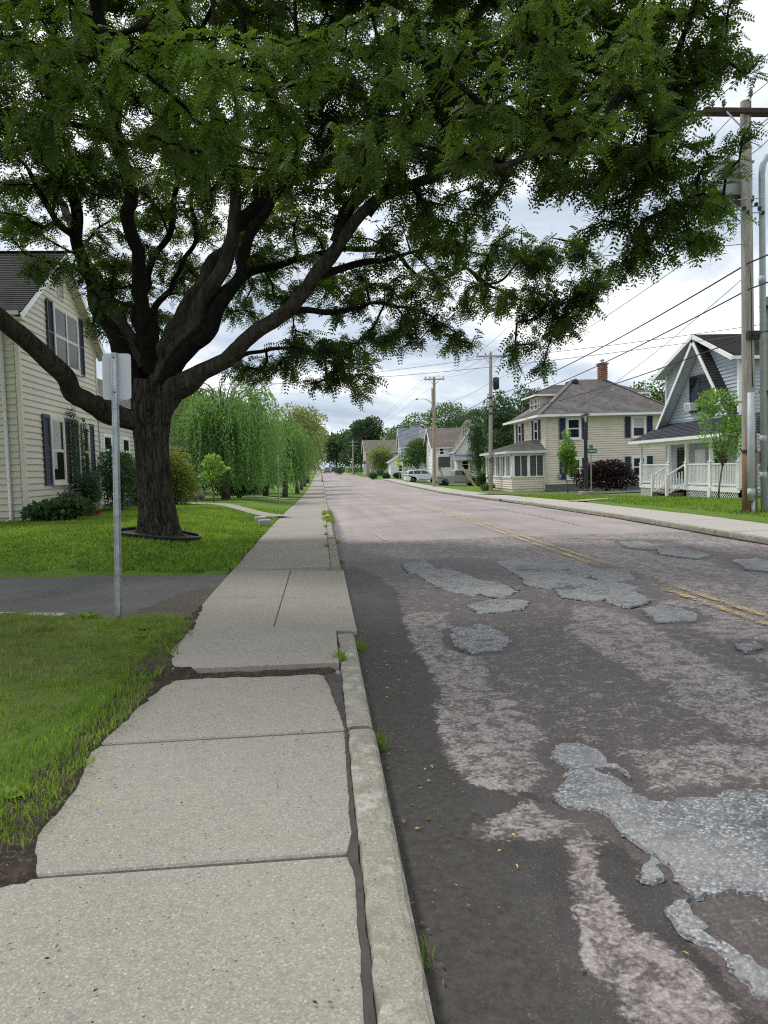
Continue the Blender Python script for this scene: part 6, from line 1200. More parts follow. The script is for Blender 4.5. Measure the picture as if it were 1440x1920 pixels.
    for a, b in ((29.43, 31.5), (31.7, 33.7), (35.65, 38.65)):
        mb = MB(); mb.box((PX + .06, (a + b) / 2, fz + 1.02), .09, b - a, .06); mb.box((PX + .06, (a + b) / 2, fz + .12), .07, b - a, .06); mb.build('railing', M['white_trim'], H); R_ = H.children[-1] if False else None
        k = int((b - a) / .125); bars = bpy.data.meshes.new('baluster'); m0 = MB().box((0, 0, 0), .035, .035, .86).mesh('baluster'); m0.materials.append(M['white_trim'])
        for i in range(k):
            o = bpy.data.objects.new('baluster', m0); COL.objects.link(o); o.parent = H; o.location = (PX + .06 - XF, a + (i + .5) * (b - a) / k - Y0, fz + .57 - zb)
    # lattice skirt
    for a, b in ((29.4, 31.45), (31.75, 33.8), (35.6, 38.8)):
        mb = MB(); z0_, z1_ = -.42, .14; k = int((b - a) / .15) + 4
        for i in range(k):
            for sg in (-1, 1):
                s0 = a + i * .15 - .45; pa, pb = [s0, z0_], [s0 + (z1_ - z0_), z1_]
                if sg < 0: pa, pb = [s0 + (z1_ - z0_), z0_], [s0, z1_]
                lo_, hi_ = min(pa[0], pb[0]), max(pa[0], pb[0])
                if hi_ <= a or lo_ >= b: continue
                def cut(p, q):
                    p, q = list(p), list(q)
                    for lim, f_ in ((a, 1), (b, -1)):
                        if f_ * (p[0] - lim) < 0: t = (lim - p[0]) / (q[0] - p[0]); p = [lim, p[1] + (q[1] - p[1]) * t]
                        if f_ * (q[0] - lim) < 0: t = (lim - p[0]) / (q[0] - p[0]); q = [lim, p[1] + (q[1] - p[1]) * t]
                    return p, q
                pa, pb = cut(pa, pb)
                if abs(pa[0] - pb[0]) > .03: mb.bar((PX + .03 + .008 * sg, pa[0], pa[1]), (PX + .03 + .008 * sg, pb[0], pb[1]), .028, .008, (0, 0, 1))
        mb.build('lattice', M['white_trim'], H)
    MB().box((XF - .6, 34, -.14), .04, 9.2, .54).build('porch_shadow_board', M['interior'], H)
    # steps and their rails
    for i in range(3): MB().box((PX - .2 - i * .28, 34.7, fz - .17 - i * .17), .3, 1.5, .05).build('step', M['wood_step'], H)
    MB().box((PX - .45, 35.42, -.22), .9, .05, .36).build('step_stringer', M['wood_step'], H); MB().box((PX - .45, 33.98, -.22), .9, .05, .36).build('step_stringer', M['wood_step'], H)
    for yy in (33.95, 35.47):
        mb = MB(); mb.box((PX - .85, yy, .22), .11, .11, 1.2); mb.bar((PX - .85, yy, .74), (PX + .02, yy, fz + 1.0), .06, .06); mb.bar((PX - .85, yy, -.1), (PX + .02, yy, fz + .14), .06, .05)
        for i in range(6):
            t = (i + .6) / 6.4; mb.box((PX - .85 + .86 * t, yy, .32 + .24 * t + .0), .035, .035, .84)
        mb.build('stair_rail', M['white_trim'], H)
    ds = MB(); ds.tube([(XF - .12, Y0 - .15, 3.0), (XF - .12, Y0 - .15, .1), (XF - .5, Y0 - .8, -.22), (XF - 1.9, Y0 - 1.3, -.3)], .06, 8); ds.build('downspout', M['white_gutter'], H, True)
blue_house()

# ---------------------------------------------------------------- tan foursquare house
def tan_house():
    XF, XB, Y0, Y1, zb, zt = 16.4, 25.5, 53.4, 62.3, -.5, 5.0
    H = thing('foursquare_house', (XF, Y0, zb), 'tan two storey foursquare house with grey hip roof and navy shutters', 'house')
    wl_ = wall(H, [(XF, Y0, zb), (XB, Y0, zb), (XB, Y0, zt), (XF, Y0, zt)], (0, -1, 0), M['tan_siding']); siding(wl_, (XF, Y0, 0), UX, -UY, XB - XF, zb + .45, zt, .17, M['tan_siding'], lip=.05)
    wl2 = wall(H, [(XF, Y0, zb), (XF, Y1, zb), (XF, Y1, zt), (XF, Y0, zt)], (-1, 0, 0), M['tan_siding']); siding(wl2, (XF, Y0, 0), UY, -UX, Y1 - Y0, zb + .45, zt, .17, M['tan_siding'], lip=.05)
    wall(H, [(XB, Y0, zb), (XB, Y1, zb), (XB, Y1, zt), (XB, Y0, zt)], (1, 0, 0), M['tan_siding'])
    MB().prism([(XF - .02, Y0 - .03, zb - .3), (XB, Y0 - .03, zb - .3), (XB, Y1, zb - .3), (XF - .02, Y1, zb - .3)], (0, 0, .74)).build('foundation', M['foundation'], H)
    mb = MB(); mb.box((XF - .01, Y0 - .01, (zb + .45 + zt) / 2), .16, .16, zt - zb - .5); mb.box((XB, Y0 - .02, (zb + .45 + zt) / 2), .14, .12, zt - zb - .5); mb.box(((XF + XB) / 2, Y0 - .03, zt - .14), XB - XF, .06, .24); mb.box((XF - .03, (Y0 + Y1) / 2, zt - .14), .06, Y1 - Y0, .24); mb.build('frieze', M['cream_trim'], H)
    # hip roof with a flat deck
    o = .75; a, b, c, d = A3(XF - o, Y0 - o, zt), A3(XB + o, Y0 - o, zt), A3(XB + o, Y1 + o, zt), A3(XF - o, Y1 + o, zt); zr = 7.9; m0, m1, n0, n1 = A3(19.7, 57.0, zr), A3(22.2, 57.0, zr), A3(22.2, 58.7, zr), A3(19.7, 58.7, zr)
    rf = MB(); roof_plane(rf, a, b, m1, m0, .16); roof_plane(rf, b, c, n1, m1, .16); roof_plane(rf, c, d, n0, n1, .16); roof_plane(rf, d, a, m0, n0, .16); Rf = rf.build('roof', M['grey_shingle'], H)
    MB().box((20.95, 57.85, zr - .02), 2.5, 1.7, .1).build('roof_deck', M['slate_shingle'], Rf)
    hc = MB(); hc.bar(a + UZ * .04, m0 + UZ * .04, .04, .3); hc.bar(b + UZ * .04, m1 + UZ * .04, .04, .3); hc.build('hip_cap', M['grey_shingle'], Rf)
    mb = MB(); mb.box(((XF + XB) / 2, Y0 - o, zt - .07), XB - XF + 2 * o, .12, .16); mb.box((XF - o, (Y0 + Y1) / 2, zt - .07), .12, Y1 - Y0 + 2 * o - .12, .16); mb.box(((XF + XB) / 2, Y0 - o / 2, zt - .1), XB - XF + 1.2, o - .06, .03); mb.box((XF - o / 2, (Y0 + Y1) / 2, zt - .102), o - .06, Y1 - Y0, .03); mb.build('eaves', M['white_trim'], Rf)
    # front dormer (towards the street) and rear dormer
    for nm, x0, x1, side in (('dormer', 16.9, 19.9, -1), ('dormer', 22.2, 24.9, 1)):
        y0, y1, z0, z1 = 56.4, 59.3, 5.6, 6.75; dm = MB(); dm.box(((x0 + x1) / 2, (y0 + y1) / 2, (z0 + z1) / 2), x1 - x0, y1 - y0, z1 - z0); D_ = dm.build(nm, M['tan_siding'], H)
        r_ = MB(); e = .5; xf = x0 if side < 0 else x1; xb = 20.3 if side < 0 else 21.6; xm = xf - side * 1.5; t = 7.65
        A_, B_, C_, E_ = A3(xf + side * e, y0 - e, z1), A3(xb, y0 - e, z1), A3(xb, y1 + e, z1), A3(xf + side * e, y1 + e, z1); p, q = A3(xm, (y0 + y1) / 2, t), A3(xb, (y0 + y1) / 2, t)
        roof_plane(r_, A_, B_, q, p, .16); roof_plane(r_, C_, E_, p, q, .16); roof_plane(r_, E_, A_, p, p + A3(0, .001, 0), .16); r_.build('dormer_roof', M['grey_shingle'], D_)
        tr = MB(); tr.box(((xf + side * e + xb) / 2, y0 - e, z1 - .05), abs(xb - xf) + e, .1, .12); tr.box((xf + side * e, (y0 + y1) / 2, z1 - .05), .1, y1 - y0 + 2 * e - .1, .12); tr.build('eaves', M['white_trim'], D_)
        if side < 0:
            for yy in (57.3, 58.4): window(H, (x0, yy, 6.15), UY, -UX, .85, 1.0, .1)
    for px, pz in ((18.45, 4.0), (23.35, 4.0), (18.45, 1.08), (23.35, 1.08)):
        window(H, (px, Y0, pz), UX, -UY, 1.12, 1.6, .14, 'white_trim', 2, 1, [(-.5, .5, .0, .5)] if px > 20 and pz > 2 else None)
        for q in (-1, 1): shutter(H, (px + q * .84, Y0, pz), UX, -UY, .42, 1.55, 'navy_shutter')
    for yy in (55.7, 60.3):
        window(H, (XF, yy, 4.0), UY, -UX, 1.05, 1.6, .14)
        for q in (-1, 1): shutter(H, (XF, yy + q * .85, 4.0), UY, -UX, .45, 1.55, 'navy_shutter')
    # brick chimney
    ch = MB().box((22.15, 57.2, 8.35), .56, .56, 1.5).build('chimney', M['mortar'], H)
    bm_ = MB().box((0, 0, 0), .215, .09, .068).mesh('brick'); bm_.materials.append(M['brick'])
    zz = 7.95; k = 0
    while zz < 9.05:
        for f in range(4):
            for i in range(4):
                s = (i - 1.5) * .205 + (.1 if k % 2 else 0) * (1 if i < 3 else 0)
                if abs(s) > (.22 if f < 2 else .26): continue
                ob = bpy.data.objects.new('brick', bm_); COL.objects.link(ob); ob.parent = ch; ob.matrix_parent_inverse = wm(ch).inverted()
                if f < 2: ob.location = (22.15 + s, 57.2 + (-.28 if f == 0 else .28), zz)
                else: ob.location = (22.15 + (-.28 if f == 2 else .28), 57.2 + s * .75, zz); ob.rotation_euler = (0, 0, math.pi / 2)
        zz += .08; k += 1
    MB().box((22.15, 57.2, 9.13), .74, .74, .12).build('chimney_cap', M['brick'], Rf); mb = MB(); mb.lathe([(.12, 9.15), (.12, 9.4), (.24, 9.42), (.02, 9.55)], (22.15, 57.2, 0), 12); mb.build('flue', M['galvanized'], Rf)
    mb = MB(); mb.lathe([(.2, 0), (.26, .12), (.26, .3), (.1, .42)], (19.75, 56.6, 7.55), 14); mb.build('roof_vent', M['black_metal'], Rf)
    mb = MB(); mb.tube([(22.3, 55.6, 6.45), (22.3, 55.6, 7.0)], .07, 10); mb.box((22.3, 55.5, 6.45), .4, .4, .05); mb.build('vent_pipe', M['white_trim'], Rf)
    mb = MB(); mb.tube([(17.35, Y0 - .06, 5.0), (17.35, Y0 - .06, .4)], .025, 6); mb.box((17.35, Y0 - .1, .55), .22, .16, .32); mb.build('service_conduit', M['steel_grey'], H)
    # screened front porch
    px0, py0, py1, pz = 13.9, 53.6, 62.0, 2.35; kn = .55
    lw = wall(H, [(px0, py0, zb), (XF, py0, zb), (XF, py0, kn), (px0, py0, kn)], (0, -1, 0), M['tan_siding'], .1); siding(lw, (px0, py0, 0), UX, -UY, XF - px0, zb + .2, kn, .17, M['tan_siding'], lip=.05)
    lw2 = wall(H, [(px0, py0, zb), (px0, py1, zb), (px0, py1, kn), (px0, py0, kn)], (-1, 0, 0), M['tan_siding'], .1); siding(lw2, (px0, py0, 0), UY, -UX, py1 - py0, zb + .2, kn, .17, M['tan_siding'], lip=.05)
    fr = MB()
    for x in (px0 + .07, 15.12, XF - .1): fr.box((x, py0 - .01, (kn + pz) / 2), .2, .12, pz - kn)
    for i in range(6): fr.box((px0 - .01, py0 + .1 + i * (py1 - py0 - .2) / 5, (kn + pz) / 2), .12, .2, pz - kn)
    fr.box(((px0 + XF) / 2, py0 - .02, pz - .08), XF - px0, .14, .3); fr.box((px0 - .02, (py0 + py1) / 2, pz - .08), .14, py1 - py0, .3); fr.box(((px0 + XF) / 2, py0 - .02, kn + .03), XF - px0 - .1, .16, .09); fr.box((px0 - .02, (py0 + py1) / 2, kn + .03), .16, py1 - py0, .09)
    for x in (14.55, 15.72): fr.box((x, py0, (kn + pz) / 2), .05, .06, pz - kn)
    for i in range(5):
        for t in (.33, .66): fr.box((px0, py0 + .1 + (i + t) * (py1 - py0 - .2) / 5, (kn + pz) / 2), .06, .05, pz - kn)
    fr.build('porch_frame', M['white_trim'], H)
    for x0, x1 in ((13.97, 14.55), (14.55, 15.12), (15.12, 15.72), (15.72, 16.3)): MB().box(((x0 + x1) / 2, py0 + .06, (kn + pz) / 2), x1 - x0, .01, pz - kn - .05).build('insect_screen', M['screen'], H)
    for i in range(15): MB().box((px0 + .06, py0 + .1 + (i + .5) * (py1 - py0 - .2) / 15, (kn + pz) / 2), .01, (py1 - py0 - .2) / 15, pz - kn - .05).build('insect_screen', M['screen'], H)
    rp = MB(); e = .45; a, b, c, d = A3(px0 - e, py0 - e, pz + .1), A3(XF, py0 - e, pz + .1), A3(XF, py1 + e, pz + .1), A3(px0 - e, py1 + e, pz + .1); t = 3.35; p, q = A3(XF - .05, py0 + 1.9, t), A3(XF - .05, py1 - 1.9, t)
    roof_plane(rp, d, a, p, q, .16); roof_plane(rp, a, b, p + A3(.04, 0, 0), p, .16); rp.build('porch_roof', M['grey_shingle'], H)
    mb = MB(); mb.box(((px0 + XF - e) / 2, py0 - e, pz + .03), XF - px0 + e, .1, .16); mb.box((px0 - e, (py0 + py1) / 2, pz + .03), .1, py1 - py0 + 2 * e - .1, .16); mb.tube([(XF - .12, py0 - e + .02, pz), (XF - .12, py0 - .12, pz - .3), (XF - .12, py0 - .12, zb + .1)], .05, 8); mb.build('porch_gutter', M['white_gutter'], H)
    la = MB()
    for i in range(9):
        x = 14.7 + i * .2; la.bar((x, py0 - .06, zb - .1), (x + .25, py0 - .06, zb + .18), .03, .01); la.bar((x + .25, py0 - .07, zb - .1), (x, py0 - .07, zb + .18), .03, .01)
    la.build('lattice', M['white_trim'], H)
tan_house()

# ---------------------------------------------------------------- houses further off
def gable_house(name, label, x0, x1, y0, y1, zt, zr, side, roof, ridge='X', wins=(), zb=None, eave=.4, course=.2):
    """plain gabled volume; ridge along X or Y; wins = (wall, position along, z, w, h) with wall S or W"""
    zb = zg(x0, y0) - .1 if zb is None else zb; H = name if not isinstance(name, str) else thing(name, (x0, y0, zb), label, 'house')
    xm, ym = (x0 + x1) / 2, (y0 + y1) / 2
    Sg = [(x0, y0, zb), (x1, y0, zb), (x1, y0, zt)] + ([(xm, y0, zr - .1)] if ridge == 'Y' else []) + [(x0, y0, zt)]
    Wg = [(x0, y0, zb), (x0, y1, zb), (x0, y1, zt)] + ([(x0, ym, zr - .1)] if ridge == 'X' else []) + [(x0, y0, zt)]
    S_ = wall(H, Sg, (0, -1, 0), M[side]); W_ = wall(H, Wg, (-1, 0, 0), M[side]); wall(H, [(x1, y0, zb), (x1, y1, zb), (x1, y1, zt), (x1, y0, zt)], (1, 0, 0), M[side])
    def gc(L, on):
        def f(z):
            if z <= zt or not on: return 0, L
            t = (z - zt) / (zr - .1 - zt); return L / 2 * t, L - L / 2 * t
        return f
    siding(S_, (x0, y0, 0), UX, -UY, 0, zb + .3, (zr - .2) if ridge == 'Y' else zt, course, M[side], gc(x1 - x0, ridge == 'Y')); siding(W_, (x0, y0, 0), UY, -UX, 0, zb + .3, (zr - .2) if ridge == 'X' else zt, course, M[side], gc(y1 - y0, ridge == 'X'))
    rf = MB(); e = eave
    if ridge == 'X':
        s = (zr - zt) / (ym - y0); ez = zt - s * e; roof_plane(rf, (x0 - e, y0 - e, ez), (x1 + e, y0 - e, ez), (x1 + e, ym, zr), (x0 - e, ym, zr), .2); roof_plane(rf, (x1 + e, y1 + e, ez), (x0 - e, y1 + e, ez), (x0 - e, ym, zr), (x1 + e, ym, zr), .2)
        tr = MB(); tr.bar((x0 - e, y0 - e, ez - .1), (x0 - e, ym, zr - .1), .2, .05, (0, -.6, .8)); tr.bar((x0 - e, y1 + e, ez - .1), (x0 - e, ym, zr - .1), .2, .05, (0, .6, .8)); tr.box((xm, y0 - e, ez - .1), x1 - x0 + 2 * e, .08, .14)
    else:
        s = (zr - zt) / (xm - x0); ez = zt - s * e; roof_plane(rf, (x0 - e, y1 + e, ez), (x0 - e, y0 - e, ez), (xm, y0 - e, zr), (xm, y1 + e, zr), .2); roof_plane(rf, (x1 + e, y0 - e, ez), (x1 + e, y1 + e, ez), (xm, y1 + e, zr), (xm, y0 - e, zr), .2)
        tr = MB(); tr.bar((x0 - e, y0 - e, ez - .1), (xm, y0 - e, zr - .1), .2, .05, (-.6, 0, .8)); tr.bar((x1 + e, y0 - e, ez - .1), (xm, y0 - e, zr - .1), .2, .05, (.6, 0, .8)); tr.box((x0 - e, ym, ez - .1), .08, y1 - y0 + 2 * e, .14)
    Rf = rf.build('roof', M[roof], H); tr.build('rake_board', M['white_trim'], Rf)
    for (wl_, s, z, w, h) in wins:
        if wl_ == 'S': window(H, (x0 + s, y0, z), UX, -UY, w, h, .12)
        else: window(H, (x0, y0 + s, z), UY, -UX, w, h, .12)
    return H
HW = gable_house('white_house', 'white house with two steep brown roofed gables behind the silver pickup', 17.9, 24.2, 98, 107, 3.9, 8.0, 'white_siding', 'brown_shingle', 'Y', [('S', 2.6, 5.0, .9, 1.3), ('S', 1.2, 1.7, 1.1, 1.6), ('W', 2, 1.8, 1.0, 1.5), ('W', 5, 1.8, 1, 1.5)], zb=-1.0)
gable_house(HW, '', 15.3, 19.5, 101.2, 108, 4.4, 6.9, 'white_siding', 'brown_shingle', 'X', [('S', 1.2, 3.6, .8, 1.1), ('W', 3.2, 4.0, 1, 1.3)], zb=-1.0)
mb = MB(); MB().box((16.6, 99.8, 2.1), 1.6, .08, 1.4).build('screened_bay', M['screen'], HW); MB().box((16.6, 100.5, .9), 2.3, 1.3, 3.6).build('porch_wall', M['white_siding'], HW)
rp = MB(); roof_plane(rp, (17.3, 95.6, 2.2), (24.4, 95.6, 2.2), (24.2, 98, 3.0), (17.5, 98, 3.0), .2); rp.build('porch_roof', M['silver_shingle'], HW)
mb = MB()
for x in (17.6, 19.2, 20.9, 22.6, 24.1): mb.box((x, 95.9, .7), .18, .18, 2.9)
mb.build('porch_post', M['white_trim'], HW); mb = MB()
for i in range(40): mb.box((17.7 + i * .16, 95.85, .25), .05, .05, .9)
mb.box((20.9, 95.85, .72), 6.6, .08, .07); mb.build('porch_railing', M['white_trim'], HW)
HB = thing('pale_house', (14.3, 126, -.4), 'pale blue white house with slate blue hipped roofs behind the round tree', 'house')
gable_house(HB, '', 14.9, 20.2, 131, 140, 5.6, 6.2, 'pale_siding', 'silver_shingle', 'X', [('S', 1.2, 4.1, 1, 1.5), ('S', 3.0, 4.1, 1, 1.5), ('W', 3, 4.1, 1, 1.5)], zb=-.4)
rf = MB(); a, b, c, d, p, q = A3(14.3, 130.4, 5.6), A3(20.8, 130.4, 5.6), A3(20.8, 140.6, 5.6), A3(14.3, 140.6, 5.6), A3(16.6, 135.2, 9.0), A3(18.2, 135.2, 9.0)
roof_plane(rf, a, b, q, p, .2); roof_plane(rf, d, a, p, p + A3(0, .01, 0), .2); roof_plane(rf, b, c, q + A3(0, .01, 0), q, .2); roof_plane(rf, c, d, p, q, .2); rf.build('hip_roof', M['silver_shingle'], HB)
gable_house(HB, '', 13.7, 16.8, 127.6, 131.4, 5.4, 8.3, 'pale_siding', 'silver_shingle', 'X', [('W', 1.3, 4.2, .8, 1.4), ('W', 2.6, 4.2, .8, 1.4)], zb=-.4, eave=.3)
gable_house(HB, '', 11.6, 15.4, 124.2, 128, 2.7, 3.9, 'white_siding', 'silver_shingle', 'Y', [('S', 1.6, 1.4, .9, 1.2)], zb=-.5, eave=.3); MB().box((19.6, 134.5, 8), .7, .7, 1.2).build('chimney', M['brick'], HB); MB().box((17.4, 135.2, 9.02), 1.6, .5, .25).build('roof_deck', M['silver_shingle'], HB)
gable_house('stone_house', 'stone coloured house with brown roof behind the brownish tree', 9.2, 15.5, 152, 162, 5.0, 7.4, 'stone_siding', 'brown_shingle', 'X', [('W', 3, 4, 1, 1.5), ('W', 7, 4, 1, 1.5), ('S', 2, 4, 1, 1.5)], zb=-.2)
gable_house('far_white_building', 'small white gabled building at the far end of the street', -5.8, -.5, 236, 246, 3.6, 5.8, 'white_siding', 'silver_shingle', 'Y', [('S', 1.4, 2.2, 1, 1.6), ('S', 3.8, 2.2, 1, 1.6)], zb=.2)
gable_house('far_white_house', 'distant white house half hidden by the street trees', -9, -5.0, 206, 214, 4.4, 6.5, 'white_siding', 'silver_shingle', 'X', [('S', 1.8, 3, 1, 1.5)], zb=.1)
gable_house('porch_house', 'grey house with small white porch hidden behind the weeping tree', -16, -9.6, 38, 50, 4.6, 7.2, 'stone_siding', 'grey_shingle', 'Y', [('S', 3, 1.8, 1, 1.5)], zb=.0)
PH = bpy.data.objects['porch_house']
MB().box((-7.8, 40.4, .42), 3.4, 2.6, .14).build('porch_deck', M['stone_siding'], PH); MB().box((-7.8, 39.15, .2), 3.3, .06, .34).build('porch_skirt', M['foundation'], PH)
for x in (-9.3, -6.25): MB().box((x, 39.2, 1.6), .14, .14, 2.3).build('porch_post', M['white_trim'], PH)
rp = MB(); roof_plane(rp, (-9.8, 38.9, 2.75), (-5.9, 38.9, 2.75), (-5.9, 41.8, 3.5), (-9.8, 41.8, 3.5), .2); rp.build('porch_roof', M['grey_shingle'], PH)
for i in range(2): MB().box((-6.5, 38.9 - i * .3, .28 - i * .16), 1.0, .32, .12).build('step', M['foundation'], PH)

# ================================================================== STREET FURNITURE
def sign_post():
    x, y = -2.15, 7.89; z = zg(x, y); T = thing('sign_post', (x, y, z), 'perforated galvanized sign post with blank grey sign back beside the driveway', 'sign')
    top = 2.75 - z; lean = .09 / 2.75
    mb = MB(); w, d, t = .05, .034, .006   # U channel, open side away from the viewer
    def pt(px, py, h): return (x + px + lean * h, y + py, z + h)
    prof_ = [(-.036, .028), (-.036, .022), (-.020, .022), (-.026, -.018), (.026, -.018), (.020, .022), (.036, .022), (.036, .028), (.014, .028), (.019, -.011), (-.019, -.011), (-.014, .028)]
    n = len(prof_); hs = (-.2, top)
    mb.add([pt(a, b, h) for h in hs for a, b in prof_], [(i, (i + 1) % n, n + (i + 1) % n, n + i) for i in range(n)] + [tuple(range(n))[::-1], tuple(range(n, 2 * n))])
    mb.build('post', M['galvanized'], T)
    hl = MB()
    for i in range(int(top / .0254) - 2):
        c = pt(-.014, -.0182, .05 + i * .0254); hl.add([(c[0] + .0045 * math.cos(a), c[1] - .0008, c[2] + .0045 * math.sin(a)) for a in np.linspace(0, 2 * math.pi, 6, endpoint=False)], [tuple(range(6))])
    hl.build('hole', M['ink'], T)['kind'] = 'stuff'
    # rounded plate fixed to the far side of the post
    W, Hh, r = .285, .47, .035; pts = []
    for cx, cz, a0 in ((W / 2 - r, Hh / 2 - r, 0), (-W / 2 + r, Hh / 2 - r, 90), (-W / 2 + r, -Hh / 2 + r, 180), (W / 2 - r, -Hh / 2 + r, 270)):
        for k in range(5): a = R(a0 + k * 22.5); pts.append((cx + r * math.cos(a), cz + r * math.sin(a)))
    zc_ = top - Hh / 2 - .0; rot = R(14)
    P = [(x + lean * zc_ + .01 + px * math.cos(rot) + lean * pz, y + .034 + px * math.sin(rot) * .6 + .02, z + zc_ + pz) for px, pz in pts]
    MB().prism(P, (0, .004, 0)).build('sign_plate', M['sign_back'], T)
    for h in (top - .05, top - .4):
        c = pt(0, 0, h); MB().lathe([(.008, -.03), (.008, .05), (.002, .055)], (c[0], c[1], c[2]), 8, 'Y').build('bolt', M['black_metal'], T)
sign_post()
tp = thing('metal_post', (-2.17, 38.2, zg(-2.17, 38.2)), 'thin galvanized post standing in the lawn before the weeping tree', 'post')
MB().tube([(-2.17, 38.2, -.2), (-2.15, 38.2, 2.35)], .035, 8).build('post', M['galvanized'], tp); MB().box((-2.15, 38.17, 2.1), .05, .02, .45).build('sign_plate', M['sign_back'], tp)
for (x, y, sx, sy, lb) in ((-1.80, 21.9, .32, .3, 'rough granite block at the pavement edge, farther of two'), (-1.56, 20.4, .34, .28, 'rough granite block at the pavement edge, nearer of two')):
    z = zg(x, y); mb = MB(); mb.box((x, y, z + .03), sx, sy, .3, A3(.97, .2, 0), A3(-.2, .97, .0), A3(0, 0, 1)); o = mb.build('granite_block', M['granite'], bevel=.03); tag(o, lb, 'stone block', 'granite blocks by the pavement')
for i, (x, y) in enumerate(((-3.0, 8.16), (-3.55, 8.32), (-4.15, 8.5))):
    o = MB().box((x, y, .02), .5, .13, .07, A3(.96, -.28, 0), A3(.28, .96, 0), UZ).build('edging_stone', M['granite'], bevel=.012); tag(o, 'flat edging stone sunk between the near verge and the driveway', 'stone', 'edging stones along the driveway')

def insulator(mb, p, s=1.0): mb.lathe([(.02 * s, 0), (.03 * s, .02), (.06 * s, .05 * s), (.035 * s, .08 * s), (.06 * s, .11 * s), (.03 * s, .15 * s), (.035 * s, .17 * s), (.01 * s, .18 * s)], p, 10)
def pole_body(T, b, t, r0, r1, mat):
    n = 26; pth = [A3(*b) + (A3(*t) - A3(*b)) * i / n for i in range(n + 1)]; rad = [r0 + (r1 - r0) * i / n for i in range(n + 1)]; V, F = bark_tube([np.column_stack([np.array(pth), rad])], 18, .006, 8, 4)
    cap = np.arange(len(V) - 18, len(V)); o = link('pole', np_mesh('pole', V, F, True), T, M[mat]); MB().lathe([(r1 * .97, 0), (.01, .015)], tuple(pth[-1]), 18).build('pole_top', M[mat], T); return o
def crossarm(T, c, w, mat='crossarm_wood', dbl=False, ins=()):
    for dy in ((-.19, .19) if dbl else (-.18,)): MB().box((c[0], c[1] + dy, c[2] + (.1 if dy > 0 and dbl else 0)), w, .10, .13).build('crossarm', M[mat], T, bevel=.01)
    br = MB()
    for q in (-1, 1): br.bar((c[0] + q * w * .27, c[1] - .25, c[2] - .05), (c[0] + q * .06, c[1] - .17, c[2] - .55), .04, .02)
    br.build('brace', M['galvanized'], T)
    for x in ins:
        m_ = MB(); m_.tube([(x, c[1] - .18, c[2]), (x, c[1] - .18, c[2] + .14)], .012, 6); insulator(m_, (x, c[1] - .18, c[2] + .1)); m_.build('insulator', M['ceramic'], T, True)
def wire(pts, r, label, sag, mat='wire_black', n=24, group=None):
    P = []
    for a, b in zip(pts[:-1], pts[1:]):
        a, b = A3(*a), A3(*b)
        for i in range(n): t = i / n; P.append(a + (b - a) * t - UZ * sag * 4 * t * (1 - t))
    P.append(A3(*pts[-1])); o = MB().tube(P, r, 5).build('overhead_wire', M[mat], None, True); return tag(o, label, 'wire', group)

